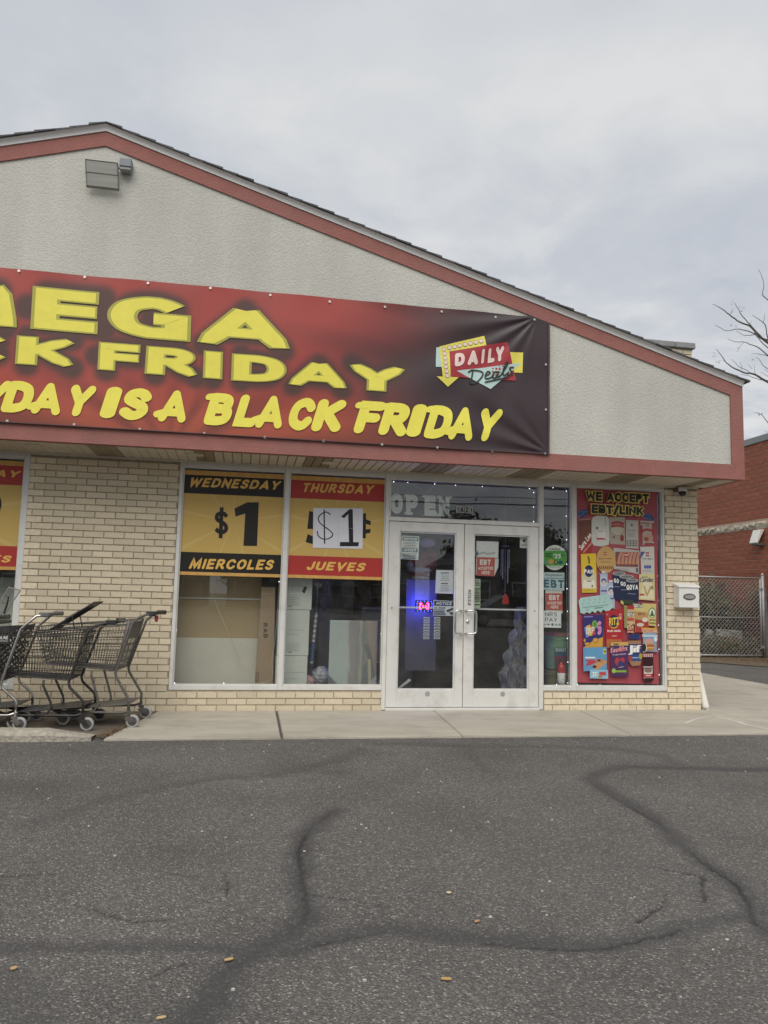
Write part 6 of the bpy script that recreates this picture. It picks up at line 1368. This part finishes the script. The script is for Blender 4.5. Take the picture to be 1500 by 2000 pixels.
for j in range(8): f = j/7; sd_.tube([A_[0].lerp(A_[1], f), A_[3].lerp(A_[2], f)], .0026 if 0 < j < 7 else .006, 5)
for f in (0, .5, 1): sd_.tube([A_[0].lerp(A_[3], f), A_[1].lerp(A_[2], f)], .005, 5)
cs = sd_.build('child_seat', cD); m_ = A_[0].lerp(A_[2], .55)
MB(CART_BLK).tube([m_+Vector((-.03, -.02, .06)), m_+Vector((.01, -.03, .05)), m_+Vector((.0, -.03, -.03)), m_+Vector((-.02, -.03, -.10))], .008, 6).build('strap', cs)
MB(CART_BLK).box(A_[0].x-.12, A_[1].x+.06, -.22, .16, A_[0].z-.06, A_[0].z-.03).build('seat_base', cs, bevel=.01)
place(cD, -4.72, -.78, -.05, -1)

# ================================================================== NEIGHBOURING BUILDING, ALLEY
NX = 10.2
nb = thing('neighbour_building', 'red brick building with pale stone band across the alley', 'building', (NX+3, 9, -.05))
M_RB = mat('red_brick', (.29, .095, .055), .85, var=.12, scale=9, bump=.003, bscale=90, rnd=.12, grime=(.22, .075, .045), gscale=3)
M_RM = mat('pink_mortar', (.50, .33, .25), .95, var=.15, scale=20)
nw = MB(M_RM).box(NX+.012, NX+8, 2.5, 26, -.05, 5.25).build('wall', nb)
NC, NL = .1135, .33
nbl = []
for r in range(47):
    z = 5.255-NC*(r+1)
    if 3.06 < z+NC/2 < 3.28: continue
    y = 5+(NL/2 if r % 2 else 0)
    while y < 16: nbl.append((y, z)); y += NL
see = [b for b in nbl if 7.9 < b[0] < 11.6 and b[1] > 1.9]; see.sort(key=lambda b: b[0])
def nbrick_mesh(seed):
    r = random.Random(seed); b = MB(M_RB).hexa([(0, 0, 0), (.08, 0, 0), (.08, NL-.006, 0), (0, NL-.006, 0), (0, 0, NC-.017), (.08, 0, NC-.017), (.08, NL-.006, NC-.017), (0, NL-.006, NC-.017)])
    o = b.build('brick', bevel=.003); me = o.data; bpy.data.objects.remove(o); return me
NM = [nbrick_mesh(i) for i in range(3)]
for i, (y, z) in enumerate(see[:300]):
    o = bpy.data.objects.new('brick', NM[i % 3]); COL.objects.link(o); o.parent = nw; o.location = Vector((NX+random.uniform(-.002, .002), y, z+.006))-origin_of(nw)
rb_ = MB(M_RB)
for y, z in [b for b in nbl if b not in set(see[:300])]: rb_.box(NX+random.uniform(-.002, .002), NX+.05, y, y+NL-.012, z+.006, z+NC-.006)
rb_.box(NX+.001, NX+.05, 2.5, 5, -.05, 5.25); rb_.box(NX+.001, NX+.05, 16.2, 26, -.05, 5.25)
o = rb_.build('bricks', nw); o['kind'] = 'stuff'
y = 2.6; rn = random.Random(5); M_ST = mat('rock_face_stone', (.44, .385, .30), .95, var=.2, scale=5, bump=.05, bscale=9, rnd=.12)
while y < 26:
    l = rn.uniform(.55, .8); sb = MB(M_ST); n = 6
    for i in range(n):
        a, c = y+l*i/n, y+l*(i+1)/n-(0 if i < n-1 else .012); d0, d1 = rn.uniform(.01, .06), rn.uniform(.01, .06)
        sb.hexa([(NX-.005, a, 3.075), (NX+.05, a, 3.075), (NX+.05, c, 3.075), (NX-.005, c, 3.075), (NX-.005, a, 3.265), (NX+.05, a, 3.265), (NX+.05, c, 3.265), (NX-.005, c, 3.265)])
        zm = rn.uniform(3.12, 3.22); sb.poly([(NX-.006, a, 3.08), (NX-.006, c, 3.08), (NX-d1, c, zm), (NX-d0, a, zm)]); sb.poly([(NX-d0, a, zm), (NX-d1, c, zm), (NX-.006, c, 3.26), (NX-.006, a, 3.26)])
    sb.build('stone', nw, recalc=False); y += l
MB(mat('grey_metal_coping', (.24, .25, .25), .6, var=.1)).box(NX-.03, NX+8, 2.4, 26.1, 5.25, 5.42).build('coping', nb, bevel=.01)
wl = thing('wall_pack_light', 'white angled wall lamp on the red brick wall', 'wall lamp', (NX, 9.1, 2.6))
p = at(1480, 1048, x=NX-.1); MB(mat('lamp_white', (.7, .69, .64), .5)).hexa([(NX-.24, p.y-.13, p.z-.16), (NX-.20, p.y-.13, p.z-.19), (NX-.20, p.y+.15, p.z-.19), (NX-.24, p.y+.15, p.z-.16), (NX-.12, p.y-.13, p.z+.17), (NX-.001, p.y-.13, p.z+.17), (NX-.001, p.y+.15, p.z+.17), (NX-.12, p.y+.15, p.z+.17)]).build('shade', wl, bevel=.008)
MB(mat('lamp_under', (.12, .11, .1), .5)).box(NX-.19, NX-.001, p.y-.12, p.y+.14, p.z-.22, p.z-.17).build('lamp_base', wl)
# ---- chain link gate
GY = 8.0; gx0, gx1 = 7.55, at(1486, 1200, y=GY).x; g0, g1 = at(1430, 1280, y=GY).z, at(1430, 1128, y=GY).z
gt = thing('chain_link_gate', 'grey chain link gate across the alley beside the red brick wall', 'gate', ((gx0+gx1)/2, GY, -.05)); GV = mat('galvanised_steel', (.36, .36, .35), .5, metal=.35, var=.15, scale=12)
for a, b in (((gx0, g0), (gx1, g0)), ((gx0, g1), (gx1, g1)), ((gx0, g0), (gx0, g1)), ((gx1, g0), (gx1, g1)), ((gx0, (g0+g1)/2-.03), (gx1, (g0+g1)/2-.03))): MB(GV).tube([(a[0], GY, a[1]), (b[0], GY, b[1])], .021 if abs(a[1]-b[1]) > .1 or a[1] != (g0+g1)/2-.03 else .012, 10).build('frame_tube', gt, smooth=True)
ch = MB(GV); stp = .098; H_ = g1-g0; W2 = gx1-gx0; n = int((W2+H_)/stp)
for i in range(n+1):
    c = i*stp
    x_a, x_b = max(0, c-H_), min(W2, c); ch.tube([(gx0+x_a, GY-.003, g0+(c-x_a)), (gx0+x_b, GY-.003, g0+(c-x_b))], .0052, 4) if x_b-x_a > .02 else None
    x_a, x_b = max(0, c-H_), min(W2, c); ch.tube([(gx1-x_a, GY+.003, g0+(c-x_a)), (gx1-x_b, GY+.003, g0+(c-x_b))], .0034, 4) if x_b-x_a > .02 else None
ch.build('wire_mesh', gt)
MB(GV).tube([(gx1+.07, GY, -.05), (gx1+.07, GY, g1+.06)], .035, 12).lathe([(.036, g1+.06), (.04, g1+.08), (.02, g1+.12), (.001, g1+.13)], (gx1+.07, GY, 0), 12).build('gate_post', gt, smooth=True)
for z in (g0+.2, g1-.25): MB(GV).box(gx1-.02, gx1+.07, GY-.03, GY+.03, z-.025, z+.025).build('hinge', gt)
lb = MB(mat('grey_board', (.17, .17, .165), .8, var=.2, scale=5)).hexa([(gx1+.16, GY+.1, -.05), (gx1+.36, GY+.1, -.05), (gx1+.36, GY+.13, -.05), (gx1+.16, GY+.13, -.05), (gx1+.10, GY+.14, g1-.2), (gx1+.25, GY+.14, g1-.2), (gx1+.25, GY+.17, g1-.2), (gx1+.10, GY+.17, g1-.2)]).build('leaning_board'); tag(lb, 'weathered grey board leaning beside the chain link gate', 'board')
# broken concrete stops behind the gate
for i, (a, b, w) in enumerate(((7.9, 8.75, 'left'), (8.84, 9.1, 'middle'), (9.16, 9.9, 'right'))):
    t = MB(mat('pale_old_concrete', (.34, .33, .31), .95, var=.2, scale=6, bump=.02, bscale=20)).hexa([(a, 9.1, .33), (b, 9.15, .30), (b, 9.3, .30), (a, 9.25, .33), (a+.02, 9.12, .56), (b-.03, 9.17, .53), (b-.03, 9.28, .53), (a+.02, 9.23, .56)]).build('concrete_block', bevel=.02); tag(t, f'pale broken concrete block, {w} one on the bank behind the gate', 'concrete block', 'broken concrete blocks behind the gate')
bank = MB(mat('bare_earth', (.14, .105, .066), 1)).hexa([(4, 8.7, -.05), (10.15, 8.7, -.05), (10.15, 12, -.05), (4, 12, -.05), (4, 9.0, .34), (10.15, 9.0, .32), (10.15, 12, .6), (4, 12, .6)]).build('earth_bank'); struct(bank)
LEAFM = [mat('olive_leaf', (.085, .09, .035), .7, var=.3, scale=3, rnd=.2), mat('brown_leaf', (.13, .085, .045), .8, var=.3, scale=3), mat('dark_leaf', (.04, .05, .022), .7, var=.3, scale=3)]
def shrub(label, boxes, n, seed, size=.05, mats=LEAFM, cat='shrub'):
    rn = random.Random(seed); (x0, x1, y0, y1, z0, z1) = boxes; t = thing('shrub', label, cat, ((x0+x1)/2, (y0+y1)/2, z0)); b = MB()
    cl = [(rn.uniform(x0, x1), rn.uniform(y0, y1), z0+(z1-z0)*rn.random()**1.3, rn.uniform(.12, .32), rn.randrange(len(mats))) for _ in range(max(6, n//60))]
    for _ in range(n):
        cx, cy, cz, r, k = rn.choice(cl); b.use(mats[k] if rn.random() < .75 else rn.choice(mats))
        p = Vector((rn.gauss(cx, r*.6), rn.gauss(cy, r*.6), max(z0, rn.gauss(cz, r*.6)))); a = Vector((rn.gauss(0, 1), rn.gauss(0, 1), rn.gauss(0, 1))).normalized(); c = a.orthogonal().normalized(); s = size*rn.uniform(.6, 1.4)
        b.poly([p-a*s, p+c*s*.5, p+a*s, p-c*s*.5])
    b.build('foliage', t, recalc=False); st = MB(mat('twig', (.09, .065, .045), .9))
    for cx, cy, cz, r, k in cl[:14]: st.tube([(cx+rn.uniform(-.2, .2), cy, z0-.02), (cx, cy, cz)], .012, 5, r1=.004)
    st.build('stems', t)
shrub('brown green tangle of weeds on the bank behind the chain link gate', (6.6, 10.0, 9.45, 10.6, .45, 1.35), 15000, 11, .06)
shrub('vine hanging over the red wall beside the gate post', (9.7, 10.15, 8.3, 8.9, .9, 1.55), 900, 12, .04)
shrub('low dry weeds at the foot of the chain link gate', (7.3, 10.0, 8.1, 8.9, -.04, .30), 7000, 13, .04)
shrub('dark ivy over the wall top behind the gate', (7.2, 10.1, 10.4, 11.4, .7, 1.65), 8000, 14, .07)
# dead leaves gathered on the ground
dl = MB(); rn = random.Random(9)
for _ in range(900):
    x, y = rn.gauss(8.6, .8), rn.gauss(7.2, .45)
    if rn.random() < .25: x, y = -3.52+rn.gauss(0, .03)+.0, -1.44+abs(rn.gauss(0, .35)); x += .16*(y+1.44)
    dl.use(rn.choice([mat('dry_leaf', (.22, .12, .05), .8), mat('brown_leaf', (.13, .085, .045), .8)])); a = rn.uniform(0, 6.28); s = rn.uniform(.012, .03) if x > 0 else rn.uniform(.006, .014); z = -.03+rn.uniform(0, .012) if x > 0 else -.036+rn.uniform(0, .006)
    dl.poly([(x-s*math.cos(a), y-s*math.sin(a), z), (x+s*.5*math.sin(a), y-s*.5*math.cos(a), z+.006), (x+s*math.cos(a), y+s*math.sin(a), z), (x-s*.5*math.sin(a), y+s*.5*math.cos(a), z+.003)])
o = dl.build('fallen_leaves', recalc=False); tag(o, 'dry fallen leaves gathered by the gate and beside the carts', 'leaves', kind='stuff')
# ---- bare tree right of the picture
TYY = 4.0
tr = thing('bare_tree', 'almost leafless tree with thin branches at the right edge', 'tree', (9.3, TYY, -.05)); BARK = mat('grey_bark', (.13, .115, .10), .95, var=.3, scale=20, bump=.01, bscale=40)
trunk = MB(BARK).tube([(9.3, TYY, -.05), (9.28, TYY, 1.2), (9.2, TYY, 2.6), (9.1, TYY+.1, 3.6)], .13, 12, r1=.085).build('trunk', tr, smooth=True)
br = MB(BARK); lf = MB(mat('curled_dry_leaf', (.12, .095, .075), .8)); rn = random.Random(21)
def T3(x, y): u, v = 1380+x/5.883, 520+y/5.883; return (u, v)
def branch(pts, r0, r1, dy):
    P = [at(*T3(*q), y=TYY+dy*i/len(pts)) for i, q in enumerate(pts)]; c = []
    for i in range(len(P)-1):
        for k in range(4):
            f = k/4; a, b_, c_, d_ = P[max(0, i-1)], P[i], P[i+1], P[min(len(P)-1, i+2)]
            c.append(.5*((2*b_)+(c_-a)*f+(2*a-5*b_+4*c_-d_)*f*f+(3*b_-a-3*c_+d_)*f**3)+Vector((rn.uniform(-.008, .008),)*3))
    c.append(P[-1]); br.tube(c, r0, 6, r1=r1); return c
main1 = [(1400, 1650), (1050, 1180), (860, 1010), (706, 880), (600, 800), (500, 690), (380, 640), (280, 570), (190, 500), (130, 462), (66, 432)]
main2 = [(1400, 1800), (1100, 1520), (900, 1400), (706, 1335), (560, 1245), (450, 1225), (330, 1180), (230, 1110), (160, 1010), (112, 952)]
for pts, a, b_, dy in ((main1, .030, .003, .3), (main2, .028, .003, -.3), ([(706, 850), (640, 820), (560, 740), (470, 640), (400, 560), (370, 500), (320, 420)], .014, .004, .2), ([(600, 800), (520, 760), (420, 730), (330, 725), (240, 742), (170, 715), (100, 678)], .011, .003, -.1), ([(706, 940), (640, 880), (560, 790), (500, 795), (420, 790), (340, 740)], .010, .003, .2),
                       ([(900, 1180), (800, 1060), (706, 1025), (600, 935), (520, 905), (430, 872), (320, 865), (240, 830)], .014, .003, .1), ([(900, 560), (800, 460), (706, 388), (645, 325), (658, 220), (640, 130), (595, 32)], .013, .003, .3), ([(640, 330), (622, 332)], .004, .002, 0), ([(760, 980), (700, 810), (680, 690), (650, 645), (590, 605), (525, 560)], .012, .003, -.2), ([(650, 645), (665, 590), (668, 545)], .005, .002, 0),
                       ([(600, 1010), (560, 1005), (510, 1008)], .004, .002, 0), ([(820, 1080), (706, 1035), (600, 1010)], .008, .004, 0), ([(520, 1240), (455, 1190), (380, 1160), (330, 1110), (300, 1080), (280, 1072)], .006, .002, .1), ([(400, 1190), (405, 1150), (380, 1095)], .004, .002, 0), ([(706, 1180), (650, 1140), (610, 1075), (570, 1050)], .007, .003, .1), ([(560, 1240), (550, 1180), (552, 1130)], .004, .002, 0), ([(706, 1310), (600, 1300), (500, 1265), (400, 1240)], .007, .003, -.1),
                       ([(706, 1265), (660, 1240), (615, 1215)], .005, .002, .1), ([(860, 1990), (760, 1860), (706, 1800), (640, 1715), (600, 1690), (545, 1680)], .010, .003, .1), ([(270, 560), (300, 500), (310, 480)], .004, .002, 0), ([(500, 690), (505, 650), (520, 625)], .004, .002, 0), ([(520, 1180), (500, 1150), (475, 1130)], .004, .002, 0), ([(430, 872), (390, 915), (360, 960), (350, 990)], .003, .002, 0), ([(706, 1215), (680, 1195), (655, 1180)], .004, .002, 0)): branch(pts, a, b_, dy)
# off-picture limbs of the same crown
for i in range(9):
    a0 = Vector((9.1, TYY+.1, 3.5)); d = Vector((rn.uniform(.1, 1), rn.uniform(-.8, .8), rn.uniform(.7, 1.3))).normalized(); c = [a0]
    for k in range(7): d = (d+Vector((rn.uniform(-.25, .25), rn.uniform(-.25, .25), rn.uniform(-.1, .2)))).normalized(); c.append(c[-1]+d*.42)
    br.tube(c, .04, 6, r1=.005)
    for k in range(2, 7): e = (d+Vector((rn.uniform(-1, 1), rn.uniform(-1, 1), rn.uniform(-.3, .6)))).normalized(); br.tube([c[k], c[k]+e*.25, c[k]+e*.5+Vector((0, 0, .06))], .009, 5, r1=.003)
br.build('crown', tr)
for x, y, n, sp in ((300, 410, 5, 20), (405, 490, 7, 28), (290, 520, 4, 18), (290, 690, 5, 20), (345, 685, 4, 14), (100, 1015, 6, 22), (125, 1090, 5, 22), (150, 1110, 5, 16), (365, 940, 4, 14), (540, 1070, 4, 14), (600, 1700, 10, 34), (690, 1900, 4, 12), (380, 640, 3, 12), (205, 1090, 3, 10)):
    for _ in range(n):
        u, v = T3(x+rn.gauss(0, sp*.6), y+rn.gauss(0, sp*.6)); p = at(u, v, y=TYY+rn.uniform(-.1, .1)); a = Vector((rn.gauss(0, 1), rn.gauss(0, .5), rn.gauss(-.6, .7))).normalized(); c = a.orthogonal().normalized(); s = rn.uniform(.018, .034); lf.poly([p-a*s, p+c*s*.32, p+a*s, p-c*s*.32])
lf.build('leaves', tr, recalc=False)

# ================================================================== LITTER
for i, (u, v, w, h, rot, c, lab) in enumerate(((447, 1876, .045, .016, 20, '#b79c6c', 'tan wood chip lying on the sealed crack near the lower left'), (872, 1914, .05, .018, -15, '#b8935f', 'orange tan wood chip on the asphalt in the lower middle'), (27, 1893, .03, .022, 40, '#b5966c', 'tan wood chip at the lower left edge of the asphalt'), (877, 1745, .028, .022, 10, '#c8b994', 'pale pebble like chip on the asphalt below the doors'), (932, 1801, .035, .014, 30, '#b98a6a', 'brownish chip beside the long crack right of centre'), (315, 1990, .04, .015, 10, '#b8a17a', 'pale tan chip at the bottom edge of the asphalt'))):
    p = at(u, v, z=-.1); zz = float(gz(p.y)); p = at(u, v, z=zz+.004); cr_, sr_ = math.cos(R(rot)), math.sin(R(rot))
    w *= .72; h *= .8; P = [(a*w, b*h) for a, b in ((-.5, -.4), (.1, -.55), (.5, -.3), (.45, .4), (-.1, .5), (-.5, .35))]
    o = MB(ink(c, .8)).prism([(p.x+a*cr_-b*sr_, p.y+a*sr_+b*cr_, p.z+.002) for a, b in P], (0, 0, .005)).build('wood_chip', bevel=.001); tag(o, lab, 'chip', 'chips on the asphalt')
p = at(170, 1409, z=-.045); o = MB(mat('white_tissue', (.75, .75, .74), .8)).poly([(p.x-.06, p.y-.02, -.043), (p.x+.0, p.y-.03, -.03), (p.x+.01, p.y+.02, -.028), (p.x-.05, p.y+.03, -.043)]).poly([(p.x, p.y-.03, -.03), (p.x+.07, p.y+.0, -.043), (p.x+.06, p.y+.04, -.042), (p.x+.01, p.y+.02, -.028)]).build('paper_scrap', recalc=False); tag(o, 'white paper scrap on the dirt under the carts', 'litter')
rn = random.Random(77); gr = MB(mat('pale_stone_chip', (.5, .48, .43), .9, var=.2))
for _ in range(170):
    x, y = rn.uniform(-4.6, 2.8), rn.uniform(-6, -1.6); s = rn.uniform(.003, .008); z = float(gz(y)); a = rn.uniform(0, 6.28)
    P = [(x+s*math.cos(a+q), y+s*.7*math.sin(a+q), z+.001) for q in (0, 1.3, 2.7, 4, 5.2)]; gr.prism(P, (0, 0, s*.8))
o = gr.build('stone_chips', recalc=False); tag(o, 'loose pale stone chips scattered over the asphalt', 'gravel', kind='stuff')

# ================================================================== ACROSS THE LOT (behind the camera, seen in the glass)
def leafy_tree(label, x, y, h, r, seed):
    rn = random.Random(seed); t = thing('street_tree', label, 'tree', (x, y, -.12), 'trees across the lot'); z0 = -.12
    MB(BARK).tube([(x, y, z0), (x+.05, y, z0+h*.3), (x-.05, y, z0+h*.6)], .16, 8, r1=.07).build('trunk', t)
    b = MB(); cl = [(rn.gauss(x, r*.4), rn.gauss(y, r*.4), z0+h*rn.uniform(.38, .95), r*rn.uniform(.18, .36)) for _ in range(26)]
    for _ in range(2600):
        cx, cy, cz, q = rn.choice(cl); b.use(rn.choice(LEAFM)); p = Vector((rn.gauss(cx, q*.55), rn.gauss(cy, q*.55), rn.gauss(cz, q*.5))); a = Vector((rn.gauss(0, 1), rn.gauss(0, 1), rn.gauss(0, 1))).normalized(); c = a.orthogonal().normalized(); s = rn.uniform(.1, .2)
        b.poly([p-a*s, p+c*s*.6, p+a*s, p-c*s*.6])
    b.build('crown', t, recalc=False)
for i, (x, y, h, r) in enumerate(((-8, -52, 6.5, 2.8), (-2, -55, 5.2, 2.4), (3.5, -50, 5.6, 2.4), (8, -57, 7.5, 3), (15, -48, 8, 3.2), (22, -52, 7, 3))): leafy_tree(f'roadside tree across the lot, {["first", "second", "third", "fourth", "fifth", "sixth"][i]} of its row, seen only in the glass', x, y, h, r, 50+i)
def house(label, x0, x1, y0, y1, h, rh, c, rc):
    t = thing('house', label, 'house', ((x0+x1)/2, (y0+y1)/2, -.12)); w = MB(mat('wall_'+c, hexc(c), .85)).box(x0, x1, y0, y1, -.12, h).build('wall', t); xm = (x0+x1)/2
    MB(mat('roof_'+rc, hexc(rc), .9)).prism([(x0-.4, y1+.4, h-.05), (x1+.4, y1+.4, h-.05), (xm, y1+.4, h+rh)], (0, y0-y1-.8, 0)).build('roof', t)
    n = max(2, int((x1-x0)/2.4))
    for i in range(n):
        a = x0+(x1-x0)*(i+.28)/n; f = MB(M_WHITE).box(a, a+1.1, y1+.001, y1+.05, 1.0, 2.3).build('window', t); MB(mat('dark_pane', (.02, .025, .03), .1)).box(a+.08, a+1.02, y1+.03, y1+.055, 1.08, 2.22).build('pane', f)
    MB(mat('door_brown', (.1, .06, .04), .6)).box(x1-.6-.95, x1-.6, y1+.001, y1+.06, -.1, 2.0).build('door', t)
house('grey gabled house across the lot seen reflected in the right door', 11.5, 19.5, -49, -40, 3.4, 2.6, '#55524e', '#38363a'); house('long low brown building added across the lot to darken the left glass', -46, -6, -74, -62, 4.6, 2.2, '#4d443c', '#302c2c')  # second building is added so the left panes mirror a dark band
house('wide dark brick shop row added across the lot to darken the middle glass', -4, 13, -72, -61, 4.8, 1.8, '#453a35', '#2c292a')  # added row, keeps the mirrored horizon dark across the middle panes
house('far brown building across the lot beyond the parked car', 21, 44, -70, -58, 4.4, 2.2, '#463f3a', '#2e2b2c')
def utility_pole(label, x, y):
    t = thing('utility_pole', label, 'utility pole', (x, y, -.12), 'utility poles across the lot'); MB(mat('pole_wood', (.12, .09, .065), .9)).tube([(x, y, -.12), (x, y, 9)], .15, 10, r1=.11).build('pole', t); MB(mat('pole_wood', (.12, .09, .065), .9)).box(x-1.1, x+1.1, y-.06, y+.06, 8.2, 8.32).build('crossarm', t)
utility_pole('utility pole across the lot left of the reflected house', -14, -36); utility_pole('utility pole across the lot right of the reflected house', 24, -36)
for i, (dz, dy, w) in enumerate(((8.35, -.9, 'highest'), (8.35, .0, 'second highest'), (7.4, 0, 'third highest'), (6.9, 0, 'thick lowest'))):
    P = [(-60+4*k, -36+dy*.3, dz+.3*abs(math.sin((k*4-60+14)/38*math.pi))*-1.4+.1*i) for k in range(34)]
    o = MB(mat('cable_black', (.02, .02, .02), .6)).tube(P, .018 if i < 3 else .04, 5).build('overhead_cable'); tag(o, f'{w} overhead cable strung between the utility poles', 'cable', 'overhead cables')
car = thing('parked_car', 'dark sedan parked across the lot seen reflected in the right door', 'car', (9.6, -26, -.124)); CP = mat('dark_car_paint', (.03, .032, .036), .2, spec=.6)
def carp(prof, w, z, nm, m, y=-26, par=car):
    b = MB(m); n = len(prof); v0 = len(b.v)
    for f, k in ((-1, .86), (-.93, 1), (.93, 1), (1, .86)):
        cz = sum(p[1] for p in prof)/n
        for px, pz in prof: b.v.append((9.6+px*(.985 if abs(f) == 1 else 1), y+f*w, z+cz+(pz-cz)*k))
    for i in range(3):
        for j in range(n): b.face((v0+i*n+j, v0+i*n+(j+1) % n, v0+(i+1)*n+(j+1) % n, v0+(i+1)*n+j))
    b.face(range(v0+n-1, v0-1, -1)); b.face(range(v0+3*n, v0+4*n)); return b.build(nm, par)
body = carp([(-2.25, .35), (-2.28, .6), (-2.2, .82), (-1.2, .92), (1.5, .95), (2.2, .9), (2.28, .65), (2.22, .35)], .88, -.124, 'body', CP)
carp([(-1.15, .9), (-.35, 1.40), (.85, 1.42), (1.65, .94)], .74, -.124, 'cabin', CP)
for sy in (-1, 1):
    for q in (((-.95, .95), (-.32, 1.34), (.2, 1.36), (.2, .95)), ((.26, .95), (.26, 1.36), (.8, 1.36), (1.35, .97))): MB(mat('dark_pane', (.02, .025, .03), .1)).prism([(9.6+a, -26+sy*.742, b-.124) for a, b in q], (0, sy*.01, 0)).build('side_window', car)
    for wx in (-1.4, 1.4):
        ty = MB(mat('tyre_black', (.02, .02, .02), .8)).lathe([(.2, -.1), (.31, -.11), (.33, -.05), (.33, .05), (.31, .11), (.2, .1)], (9.6+wx, -26+sy*.82, .206), 20, 'y').build('wheel', car); MB(mat('rim_silver', (.4, .4, .42), .3, metal=.8)).lathe([(.02, -.105), (.2, -.1), (.2, .1), (.02, .105)], (9.6+wx, -26+sy*.82, .206), 16, 'y').build('rim', ty)
for sy in (-.6, .6): MB(mat('lamp_glass', (.6, .6, .6), .1)).box(9.6-2.31, 9.6-2.24, -26+sy-.18, -26+sy+.18, .52, .64).build('headlight', car); MB(mat('tail_red', (.35, .02, .02), .2)).box(9.6+2.24, 9.6+2.31, -26+sy-.2, -26+sy+.2, .58, .72).build('tail_light', car)
